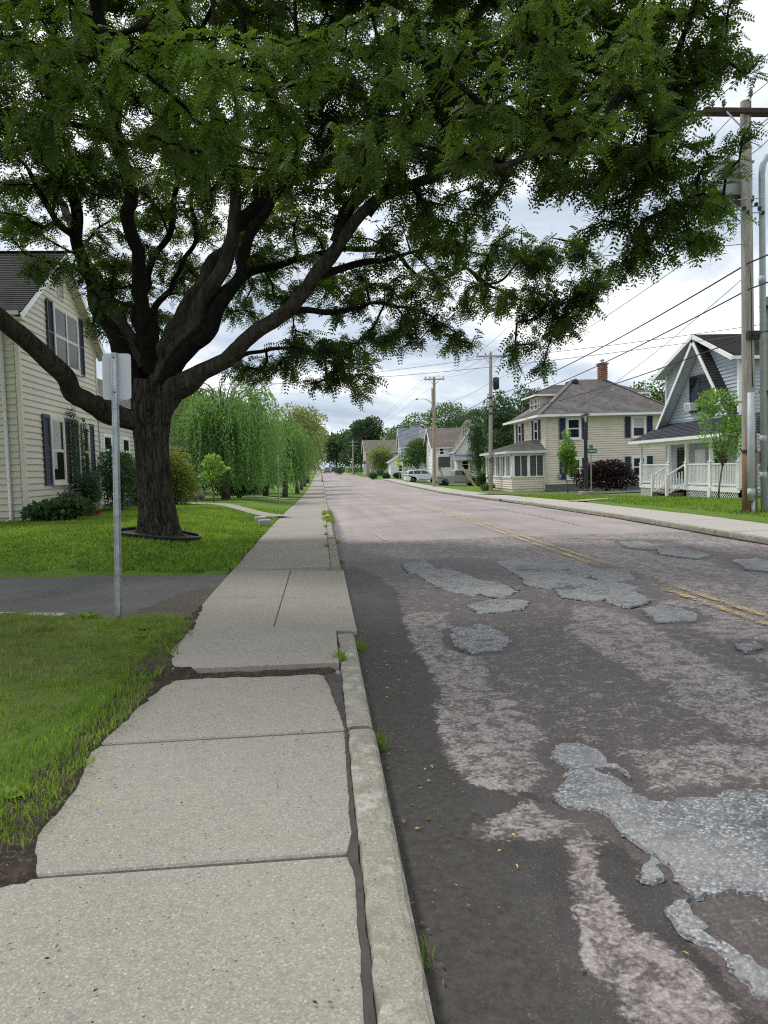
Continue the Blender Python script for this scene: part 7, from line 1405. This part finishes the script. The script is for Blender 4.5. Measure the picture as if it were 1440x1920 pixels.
def near_pole():
    T = thing('utility_pole', (11.68, 19.54, zg(11.68, 19.54)), 'tall weathered utility pole with doubled crossarm and grey conduit by the far pavement', 'utility pole')
    pole_body(T, (11.68, 19.54, -.3), (11.555, 19.54, 10.95), .185, .13, 'pole_wood'); MB().tube([(11.682, 19.54, -.28), (11.67, 19.54, 2.2)], [.20, .186], 18).build('weathered_base', M['brown_pole_wood'], T, True)
    crossarm(T, (11.56, 19.54, 10.62), 2.5, dbl=True, ins=(10.55, 10.85, 12.6)); m_ = MB(); insulator(m_, (11.62, 19.4, 11.0), 1.1); m_.tube([(11.62, 19.4, 10.5), (11.62, 19.4, 11.02)], .015, 6); m_.build('insulator', M['ceramic'], T, True)
    # oil filled bank behind the pole
    bx = MB().box((11.43, 20.0, 9.02), .92, .5, .86); bk = bx.build('transformer_tank', M['steel_grey'], T, bevel=.03); MB().box((11.43, 20.0, 9.48), .98, .56, .05).build('tank_lid', M['steel_grey'], bk); MB().box((11.4, 19.95, 8.5), 1.0, .5, .14).build('tank_bracket', M['black_metal'], T)
    for x in (11.1, 11.3, 11.8):
        m_ = MB(); insulator(m_, (x, 19.95, 9.5), 1.3); m_.build('bushing', M['ceramic'], bk, True)
    bars = MB(); bars.tube([(11.0, 19.5, 8.45), (11.55, 19.5, 7.95)], .02, 6)
    for zz in (8.35, 8.15, 7.98): bars.tube([(11.15, 19.42, zz), (12.0, 19.42, zz + .05)], .014, 6)
    bars.build('secondary_rack', M['galvanized'], T)
    for i in range(9): MB().box((11.1 + .11 * i, 19.38 + .03 * (i % 3), 8.02 + .1 * (i * 7 % 4)), .07, .07, .09).build('wire_clamp', M['wire_black'], T)
    cp = MB(); cp.tube([(11.60, 19.33, .35), (11.585, 19.33, 3.25)], .09, 16); cp.lathe([(.098, 0), (.098, .22)], (11.60, 19.33, .45), 16); cp.build('conduit', M['plastic_pipe'], T, True); MB().tube([(11.66, 19.34, -.3), (11.66, 19.34, .4)], .05, 10).build('conduit_stub', M['galvanized'], T, True)
    for zz in (1.65,): MB().lathe([(.205, 0), (.205, .07)], (11.665, 19.54, zz), 18).build('strap', M['black_metal'], T)
    MB().box((11.66, 19.35, 4.78), .32, .16, .22).build('splice_box', M['wire_black'], T); gw = MB(); gw.tube([(11.59, 19.40, 6.6), (11.63, 19.385, 5.9), (11.63, 19.38, 5.0), (11.64, 19.375, 4.2), (11.66, 19.36, 3.4)], .012, 6); gw.build('jumper_wire', M['wire_black'], T); gw = MB(); gw.tube([(11.5, 19.36, 10.4), (11.2, 19.3, 10.1), (11.17, 19.3, 9.9), (11.3, 19.6, 9.6)], .01, 5); gw.build('jumper_wire', M['wire_black'], T); gw = MB(); gw.tube([(12.35, 19.4, 10.5), (12.2, 19.4, 10.0), (11.95, 19.5, 9.75), (11.8, 19.8, 9.65)], .01, 5); gw.build('jumper_wire', M['wire_black'], T)
near_pole()
def riser_pole():
    T = thing('utility_pole', (12.42, 19.9, zg(12.42, 19.9)), 'second pole beside the tall one carrying a full height grey riser pipe', 'utility pole')
    pole_body(T, (12.44, 19.9, -.3), (12.40, 19.9, 5.9), .13, .11, 'pole_wood')
    p = MB(); p.tube([(12.13, 19.6, -.3), (12.05, 19.6, 9.1), (12.08, 19.6, 9.35), (12.2, 19.62, 9.55), (12.4, 19.65, 9.6)], .082, 16)
    for zz in (.9, 1.9, 6.2): p.lathe([(.094, 0), (.094, .2)], (12.12 - zz * .008, 19.6, zz), 16)
    p.build('riser_pipe', M['plastic_pipe'], T, True); b_ = MB()
    for zz in (1.2, 3.3, 5.6): b_.box((12.28, 19.75, zz), .3, .3, .04, A3(.7, .7, 0), A3(-.7, .7, 0), UZ)
    b_.build('bracket', M['black_metal'], T); MB().box((12.02, 19.72, 1.5), .2, .14, .34).build('meter_box', M['steel_grey'], T)
riser_pole()
def slim_pole():
    T = thing('utility_pole', (13.14, 57.36, -.45), 'slim grey utility pole with dark transformer can before the tan house', 'utility pole')
    pole_body(T, (13.14, 57.36, -.7), (13.35, 57.36, 10.1), .18, .12, 'pole_wood'); crossarm(T, (13.34, 57.36, 9.86), 2.3, 'pole_wood', ins=(12.3, 12.9, 14.3)); m_ = MB(); insulator(m_, (13.35, 57.36, 10.1)); m_.build('insulator', M['ceramic'], T, True)
    c = MB(); c.lathe([(.2, 0), (.24, .04), (.24, .82), (.2, .9), (.05, .92)], (13.72, 57.3, 7.35), 16); c.build('transformer', M['paint_dark'], T, True); MB().box((13.45, 57.3, 7.8), .3, .08, .4).build('transformer_bracket', M['galvanized'], T)
    for zz in (6.7, 6.05, 5.5): MB().box((13.22, 57.2, zz), .3, .1, .12).build('cable_clamp', M['wire_black'], T)
    MB().lathe([(.2, -.03), (.2, .03)], (13.17, 57.16, 1.9), 14, 'Y').build('cable_coil', M['wire_grey'], T)
slim_pole()
def tan_pole():
    T = thing('utility_pole', (10.98, 72.41, -.42), 'tan utility pole with street light arm before the white SUV', 'utility pole')
    pole_body(T, (10.98, 72.41, -.7), (11.23, 72.41, 10.15), .19, .13, 'tan_pole_wood'); crossarm(T, (11.22, 72.41, 9.95), 2.0, 'pole_wood', ins=(10.35, 10.8, 12.1)); m_ = MB(); m_.tube([(11.1, 72.3, 7.5), (10.4, 72.2, 8.05), (9.6, 72.1, 8.1)], .035, 8); m_.build('lamp_arm', M['galvanized'], T, True); MB().lathe([(.02, 0), (.12, -.05), (.14, -.12), (.05, -.2)], (9.45, 72.1, 8.15), 12).build('lamp_head', M['steel_grey'], T, True)
    MB().box((11.0, 72.3, 8.0), .16, .16, 2.2).build('pole_extension', M['pole_wood'], T)
tan_pole()
T = thing('utility_pole', (5.5, 165, float(prof(165))), 'pale far utility pole standing by the bend in the street', 'utility pole'); MB().tube([(5.4 + 1.6, 165, 0), (5.6 + 1.6, 165, 7.9)], [.17, .12], 10).build('pole', M['pole_wood'], T); MB().box((7.2, 164.9, 7.4), 2.0, .12, .14).build('crossarm', M['pole_wood'], T); MB().box((7.2, 164.9, 6.6), 1.6, .1, .12).build('crossarm', M['pole_wood'], T)
g = 'power and telephone wires along the far side of the street'
for i, (x1_, x2_, x3_) in enumerate(((10.55, 12.3, 10.35), (11.62, 13.35, 10.8), (12.6, 14.3, 12.1))):
    wire([(x1_ + .2, -30, 11.3), (x1_, 19.4, 10.82 + .2 * (i == 1)), (x2_, 57.2, 10.1), (x3_, 72.3, 10.15), (6.4 + i * .7, 165, 7.6)], .011, 'thin top power wire strung from crossarm to crossarm along the street', .45, 'wire_grey', group=g)
wire([(11.9, -30, 6.9), (11.53, 19.35, 6.68), (13.2, 57.2, 6.74), (11.05, 72.3, 6.3), (7.1, 165, 6.2)], .022, 'thick upper telephone cable between the poles', .4, group=None); wire([(11.9, -30, 6.2), (11.55, 19.35, 6.0), (13.2, 57.2, 6.05), (11.05, 72.3, 5.7), (7.1, 165, 5.9)], .02, 'thick middle telephone cable between the poles', .4); wire([(11.9, -30, 5.1), (11.6, 19.3, 4.78), (13.2, 57.2, 5.5), (11.05, 72.3, 5.2), (7.1, 165, 5.6)], .018, 'lowest telephone cable passing the black splice box', .4)
wire([(11.55, 19.4, 7.9), (13.3, 57.2, 7.9), (11.1, 72.3, 7.6)], .012, 'neutral wire below the transformer tank', .4, 'wire_grey')
wire([(11.5, 19.4, 7.2), (-7.95, 22.0, 7.5)], .010, 'service wire crossing the street through the locust to the cream house', .35, 'wire_grey'); wire([(12.3, 19.7, 5.15), (6.2, 30, 5.75), (-9.6, 58, 7.6)], .010, 'thin wire slanting over the street towards the weeping trees', .08, 'wire_grey'); wire([(12.35, 19.8, 4.95), (-9.0, 40, 6.2)], .009, 'lower thin wire slanting over the street below the locust', .5, 'wire_grey')
wire([(13.2, 57.2, 6.0), (16.3, 54.5, 4.7)], .009, 'short service wire from the slim pole to the tan house', .15, 'wire_grey'); wire([(11.55, 19.45, 6.4), (16.6, 53.2, 4.6)], .009, 'long service wire from the tall pole to the tan house corner', .5, 'wire_black'); wire([(11.05, 72.3, 5.6), (-4, 128, 6.5)], .012, 'cable crossing the far street by the bins', .5)

lp = thing('lamp_post', (14.5, 40, zg(14.5, 40)), 'black lamp post with hooded lantern on a round concrete footing', 'lamp post'); zf_ = zg(14.5, 40)
MB().lathe([(.42, -.2), (.42, .22), (.39, .26)], (14.5, 40, zf_), 24).build('footing', M['concrete'], lp); MB().lathe([(.2, 0), (.2, .1), (.11, .16), (.1, 3.45), (.075, 3.5), (.075, 3.8)], (14.5, 40, zf_ + .24), 10).build('shaft', M['black_metal'], lp)
mb = MB(); mb.lathe([(.27, 0), (.25, .03), (.12, .12), (.05, .16), (.03, .2)], (14.5, 40, zf_ + 4.42), 16); mb.build('hood', M['black_metal'], lp, True); MB().lathe([(.05, 0), (.12, .36), (.12, .37)], (14.5, 40, zf_ + 4.03), 12).build('lantern_glass', M['lamp_glass'], lp)
mb = MB()
for k in range(4): a = k * math.pi / 2 + .6; mb.tube([(14.5 + .07 * math.cos(a), 40 + .07 * math.sin(a), zf_ + 4.0), (14.5 + .16 * math.cos(a), 40 + .16 * math.sin(a), zf_ + 4.44)], .012, 5)
mb.build('lantern_frame', M['black_metal'], lp)
ss = thing('street_name_sign', (14.9, 40.3, zg(14.9, 40.3)), 'small green street name blade on a grey post next to the lamp post', 'street sign'); zs = zg(14.9, 40.3)
MB().tube([(14.9, 40.3, zs - .2), (14.9, 40.3, 2.0)], .035, 8).build('post', M['galvanized'], ss); MB().box((14.92, 40.25, 2.12), .6, .012, .22).build('blade', M['sign_green'], ss); MB().box((14.92, 40.33, 2.36), .012, .6, .2).build('blade', M['sign_green'], ss)
for i, w in enumerate((.05, .04, .06, .05, .03, .06, .05)): MB().box((14.68 + i * .075, 40.242, 2.12), w, .003, .09).build('pale_mark', M['sign_white'], ss)

def octagon(c, r, n, rot=0): return [(c[0] + r * math.cos(rot + 2 * math.pi * k / n), c[1], c[2] + r * math.sin(rot + 2 * math.pi * k / n)) for k in range(n)]
st = thing('stop_sign', (8.78, 150, float(prof(150))), 'red stop sign on a pale post at the corner by the shrubs', 'stop sign'); z = float(prof(150))
MB().tube([(8.78, 150, z), (8.78, 150, z + 2.9)], .06, 8).build('post', M['galvanized'], st); MB().prism(octagon((8.78, 149.9, z + 2.55), .42, 8, R(22.5)), (0, .02, 0)).build('plate', M['sign_white'], st); MB().prism(octagon((8.78, 149.89, z + 2.55), .385, 8, R(22.5)), (0, .008, 0)).build('red_face', M['sign_red'], st)
tcu = bpy.data.curves.new('stop_letters', 'FONT'); tcu.body = 'STOP'; tcu.size = .34; tcu.align_x = 'CENTER'; tcu.align_y = 'CENTER'; tcu.extrude = .002; to_ = bpy.data.objects.new('stop_letters_curve', tcu); lm_ = bpy.data.meshes.new_from_object(to_); bpy.data.objects.remove(to_); lm_.transform(Matrix.Translation((8.78, 149.875, z + 2.55)) @ Matrix.Rotation(R(90), 4, 'X')); lm_.materials.clear(); link('stop_letters', lm_, st, M['sign_white'])
cs_ = thing('crossing_sign', (12.4, 118.5, zg(12.4, 118.5)), 'yellow green pedestrian crossing sign with arrow plate before the pale house', 'crossing sign'); z = zg(12.4, 118.5)
MB().tube([(12.4, 118.5, z), (12.4, 118.5, z + 3.2)], .035, 8).build('post', M['galvanized'], cs_); MB().prism(octagon((12.4, 118.44, z + 2.95), .5, 4), (0, .015, 0)).build('diamond_plate', M['sign_lime'], cs_); MB().box((12.4, 118.44, z + 2.25), .6, .015, .34).build('arrow_plate', M['sign_lime'], cs_)
mb = MB(); mb.box((12.42, 118.43, z + 2.95), .07, .006, .26); mb.lathe([(.045, -.003), (.045, .003)], (12.42, 118.43, z + 3.16), 10, 'Y'); mb.bar((12.42, 118.43, z + 2.84), (12.32, 118.43, z + 2.66), .05, .006, (0, 1, 0)); mb.bar((12.42, 118.43, z + 2.84), (12.52, 118.43, z + 2.66), .05, .006, (0, 1, 0)); mb.bar((12.42, 118.43, z + 3.04), (12.28, 118.43, z + 2.9), .04, .006, (0, 1, 0)); mb.build('walking_figure', M['ink'], cs_); mb = MB(); mb.bar((12.58, 118.43, z + 2.36), (12.3, 118.43, z + 2.14), .05, .006, (0, 1, 0)); mb.add([(12.22, 118.427, z + 2.1), (12.36, 118.427, z + 2.12), (12.26, 118.427, z + 2.24)], [(0, 1, 2)]); mb.build('arrow', M['ink'], cs_)

def wheelie_bin(x, y, mat, label, group=None, rz=0.0, label_plate=False):
    z = zg(x, y); T = thing('wheeled_bin', (x, y, z), label, 'bin', group, 0); mb = MB(); w0, w1, h = .23, .29, .95
    mb.add([(x - w0, y - w0, z + .06), (x + w0, y - w0, z + .06), (x + w0, y + w0, z + .06), (x - w0, y + w0, z + .06), (x - w1, y - w1 * 1.15, z + h), (x + w1, y - w1 * 1.15, z + h), (x + w1, y + w1 * 1.1, z + h), (x - w1, y + w1 * 1.1, z + h)], [(0, 3, 2, 1), (4, 5, 6, 7), (0, 1, 5, 4), (1, 2, 6, 5), (2, 3, 7, 6), (3, 0, 4, 7)]); mb.build('body', M[mat], T, bevel=.03)
    mb = MB(); mb.box((x, y - .01, z + h + .04), .64, .74, .06); mb.tube([(x - .25, y + .38, z + h - .02), (x + .25, y + .38, z + h - .02)], .02, 6); mb.build('lid', M[mat], T, bevel=.02)
    for q in (-1, 1): MB().lathe([(.03, -.03), (.1, -.03), (.1, .03), (.03, .03)], (x + q * .26, y + .2, z + .1), 12, 'X').build('wheel', M['tyre'], T)
    if label_plate: MB().box((x - .02, y - .31, z + .72), .3, .01, .14, UX, A3(0, 1, -.06), A3(0, .06, 1)).build('label_plate', M['bin_label'], T)
wheelie_bin(-2.75, 108.5, 'bin_navy', 'dark navy wheeled bin with pale label on the left pavement', label_plate=True); wheelie_bin(-1.95, 107.6, 'bin_navy', 'dark navy wheeled bin standing nearer the kerb on the left pavement', label_plate=True); wheelie_bin(-2.4, 110.3, 'bin_green', 'dark green wheeled bin behind the two navy bins')
wheelie_bin(11.2, 146, 'bin_blue', 'blue recycling bin in front of the white fence'); wheelie_bin(11.95, 146, 'bin_green', 'green bin right of the blue recycling bin')
fe = thing('white_fence', (9.6, 147, zg(9.6, 147)), 'low white panel fence behind the blue and green bins', 'fence'); z = zg(11, 147)
for x in (9.7, 10.5, 13.2, 15.4): MB().box((x, 147, z + .62), .2, .2, 1.3).build('fence_post', M['white_trim'], fe)
for i in range(18): MB().box((10.75 + i * .26, 147, z + .6), .24, .05, 1.0).build('fence_board', M['white_trim'], fe)

# ================================================================== VEHICLES
def car(kind, label, loc, rz, paint, detail=True, z=None):
    """x forward, y left; body with wheel arches, tapered cabin, glass, lamps and wheels"""
    x, y = loc; z = zg(x, y) + .03 if z is None else z
    S = dict(suv=dict(L=4.95, W=1.93, wb=(-1.42, 1.43), r=.37, low=[(-2.47, .42), (-2.49, .78), (-2.42, 1.02), (-2.36, 1.10), (1.05, 1.10), (1.3, 1.07), (2.1, .98), (2.38, .84), (2.47, .62), (2.46, .36)], cab=[(-2.36, 1.08), (-2.2, 1.48), (-1.9, 1.66), (-1.2, 1.73), (-.1, 1.73), (.45, 1.62), (1.15, 1.08)], win=[[(-2.1, 1.16), (-1.98, 1.5), (-1.45, 1.58), (-1.38, 1.14)], [(-1.3, 1.14), (-1.36, 1.58), (-.42, 1.62), (-.38, 1.13)], [(-.3, 1.13), (-.34, 1.62), (.3, 1.56), (.82, 1.13)]]),
             pickup=dict(L=5.4, W=1.9, wb=(-1.75, 1.5), r=.4, low=[(-2.68, .55), (-2.7, .95), (-2.66, 1.12), (-.72, 1.12), (-.7, 1.10), (1.1, 1.13), (1.3, 1.1), (2.4, 1.02), (2.62, .86), (2.68, .6), (2.64, .42)], cab=[(-.78, 1.1), (-.66, 1.66), (-.5, 1.77), (.3, 1.79), (.62, 1.7), (1.35, 1.1)], win=[[(-.6, 1.16), (-.52, 1.62), (.02, 1.66), (.05, 1.15)], [(.13, 1.15), (.11, 1.66), (.52, 1.62), (1.05, 1.15)]]))[kind]
    T = thing('parked_' + kind, (x, y, z), label, 'SUV' if kind == 'suv' else 'pickup', rz=rz); W = S['W']; r = S['r']
    bot = []
    for cx in sorted(S['wb'], reverse=True):
        bot += [(cx + (r + .07) * math.cos(a), .36 + (r + .07) * math.sin(a)) for a in np.linspace(-.25, math.pi + .25, 11)]
    poly = S['low'] + [(S['low'][-1][0] - .2, .27)] + bot + [(S['low'][0][0] + .2, .3)]
    bm = bmesh.new(); n = len(poly); rows = []
    for yy, ins in ((-W / 2, .05), (-W / 2 + .07, 0), (W / 2 - .07, 0), (W / 2, .05)): rows.append([bm.verts.new((px * (1 - ins * .25), yy, pz - ins * (.6 if pz > .9 else 0))) for px, pz in poly])
    for a, b in zip(rows[:-1], rows[1:]):
        for i in range(n): bm.faces.new((a[i], a[(i + 1) % n], b[(i + 1) % n], b[i]))
    for rw in (rows[0], rows[-1]): bmesh.ops.triangulate(bm, faces=[bm.faces.new(rw)])
    bmesh.ops.recalc_face_normals(bm, faces=bm.faces); me = bpy.data.meshes.new('body'); bm.to_mesh(me); bm.free(); link('body', me, T, M[paint], False)
    hw = lambda zz: W / 2 * (.955 - .17 * max(0, zz - 1.08) / .65)
    c = S['cab']; mb = MB(); k = len(c); mb.add([(px, -hw(pz), pz) for px, pz in c] + [(px, hw(pz), pz) for px, pz in c], [tuple(range(k)), tuple(range(k, 2 * k))[::-1]] + [(i, i + k, (i + 1) % k + k, (i + 1) % k) for i in range(k)]); mb.build('cabin', M[paint], T, bevel=.03, world_coords=False)
    for sg in (-1, 1):
        for w in S['win']: MB().prism([(px, sg * (hw(pz) + .006), pz) for px, pz in w], (0, -sg * .004, 0)).build('side_window', M['car_glass'], T, world_coords=False)
    (ax, az), (bx_, bz) = c[-1], c[-2]; q = lambda t: (ax + (bx_ - ax) * t, az + (bz - az) * t); d = A3(.012, 0, .012)
    mb = MB(); p0, p1 = q(.12), q(.93); mb.add([A3(p0[0], -hw(p0[1]) * .93, p0[1]) + d, A3(p0[0], hw(p0[1]) * .93, p0[1]) + d, A3(p1[0], hw(p1[1]) * .93, p1[1]) + d, A3(p1[0], -hw(p1[1]) * .93, p1[1]) + d], [(0, 1, 2, 3)]); mb.build('windscreen', M['car_glass'], T, world_coords=False)
    (ax, az), (bx_, bz) = c[0], c[1]; p0, p1 = q(.15), q(.9); d = A3(-.012, 0, .005); mb = MB(); mb.add([A3(p0[0], -hw(p0[1]) * .9, p0[1]) + d, A3(p0[0], hw(p0[1]) * .9, p0[1]) + d, A3(p1[0], hw(p1[1]) * .9, p1[1]) + d, A3(p1[0], -hw(p1[1]) * .9, p1[1]) + d], [(0, 1, 2, 3)]); mb.build('rear_window', M['car_glass'], T, world_coords=False)
    for cx in S['wb']:
        for sg in (-1, 1):
            wh = MB().lathe([(r * .62, -.11), (r * .95, -.11), (r, -.07), (r, .07), (r * .95, .11), (r * .62, .11)], (cx, sg * (W / 2 - .13), r), 22, 'Y').build('wheel', M['tyre'], T, True, world_coords=False)
            mb = MB(); mb.lathe([(.03, sg * .115), (.07, sg * .12), (.07, sg * .10)], (cx, sg * (W / 2 - .13), r), 12, 'Y'); mb.lathe([(r * .64, sg * .11), (r * .58, sg * .115), (r * .56, sg * .07)], (cx, sg * (W / 2 - .13), r), 20, 'Y')
            for s in range(6): a = s * math.pi / 3; mb.bar((cx + .05 * math.cos(a), sg * (W / 2 - .022), r + .05 * math.sin(a)), (cx + r * .58 * math.cos(a), sg * (W / 2 - .022), r + r * .58 * math.sin(a)), .05, .02, (0, 1, 0))
            mb.build('rim', M['rim' if kind == 'suv' else 'paint_dark'], wh, world_coords=False); o = T.children
            MB().lathe([(.02, -.10), (r + .06, -.10), (r + .06, .10), (.02, .10)], (cx, sg * (W / 2 - .24), .36), 16, 'Y').build('wheel_well', M['ink'], T, world_coords=False)
    f, b = S['low'][-3][0], S['low'][1][0]
    for sg in (-1, 1): MB().box((f - .08, sg * (W / 2 - .22), .82), .2, .36, .13).build('headlight', M['lamp_glass'], T, world_coords=False); MB().box((b + .06, sg * (W / 2 - .08), .95), .16, .2, .2).build('tail_light', M['tail_red'], T, world_coords=False); MB().box((S['cab'][-1][0] - .3, sg * (W / 2 + .08), 1.16), .12, .2, .14).build('mirror', M[paint], T, world_coords=False)
    mb = MB(); mb.box((f + .02, 0, .52), .1, 1.2, .22); mb.box((b - .03, 0, .5), .1, 1.6, .2); mb.build('bumper', M['paint_dark' if kind == 'pickup' else paint], T, world_coords=False)
    if detail:
        mb = MB()
        for xx in ([-.34, .9] if kind == 'suv' else [.08, -.62]): mb.box((xx, -W / 2 + .002, .72), .012, .008, .7)
        mb.box((.3, -W / 2 + .001, .38), 2.0, .02, .07); mb.build('door_seam', M['ink'], T, world_coords=False)
        for xx in ((-.55, .1) if kind == 'suv' else (-.5, .2)): MB().box((xx, -W / 2 - .012, .98), .18, .03, .04).build('door_handle', M[paint], T, world_coords=False)
    if kind == 'pickup': MB().box((-1.7, 0, 1.125), 1.8, 1.6, .012).build('bed', M['ink'], T, world_coords=False)
    return T
car('suv', 'white SUV parked facing away from the street behind the tan utility pole', (13.9, 101.7), 0.0, 'paint_white_car'); car('pickup', 'silver pickup truck parked by the white house under the flag', (15.6, 84.2), 0.05, 'paint_silver', True, zg(15.6, 84.2) + .08)
car('suv', 'small grey car coming along the far street near the left kerb', (1.9, 225), R(-90), 'paint_grey', False, float(prof(225)) - .08); car('suv', 'dark far car behind the small grey car', (4.4, 250), R(-90), 'paint_dark', False, float(prof(250)) - .08); car('pickup', 'pale far truck at the end of the street', (6.3, 240), R(-90), 'paint_silver', False, float(prof(240)) - .08); car('suv', 'dark car half hidden behind the navy bins on the left', (-4.6, 128), R(-90), 'paint_dark', False)

# flag hung at the tail of the pickup
fl = thing('flag', (13.05, 82.5, zg(13.05, 82.5)), 'red and white striped flag with blue corner beside the pickup tail', 'flag'); zf_ = zg(13.05, 82.5)
MB().tube([(12.9, 82.5, zf_ - .1), (13.05, 82.5, zf_ + 2.6)], .018, 6).build('flag_staff', M['lumber'], fl)
def cloth(i0, i1, j0, j1, name, mat, off=0.0):
    V = []; nu, nv = 10, 2
    for a in range(nu + 1):
        for b in range(nv):
            u = i0 + (i1 - i0) * a / nu; v = j0 + (j1 - j0) * b / (nv - 1)
            V.append((13.04 + .45 * u * .55 + .62 * (1 - v) * 0 + .25 * u, 82.46 + off + .05 * math.sin(u * 7 + v), zf_ + 2.55 - 1.25 * u - .78 * (1 - v) + .35 * u * (1 - v) * 0))
    link(name, np_mesh(name, np.array(V), grid_faces(nu + 1, nv), True), fl, M[mat])
for k in range(13): cloth(0.0 if k >= 7 else 0.0, 1.0, 1 - (k + 1) / 13, 1 - k / 13, 'stripe', 'flag_red' if k % 2 == 0 else 'flag_white')
cloth(0, .42, 6 / 13, 1, 'canton', 'flag_blue', -.012)
ld = thing('timber_pair', (17.0, 82.3, zg(17.0, 82.3)), 'two pale timbers leaning across the pickup bonnet', 'timber')
for q in (0, .18): MB().bar((17.0 + q, 82.3, zg(17.0, 82.3)), (15.7 + q, 82.9, zg(17, 82.3) + 2.15), .10, .06).build('timber', M['lumber'], ld)
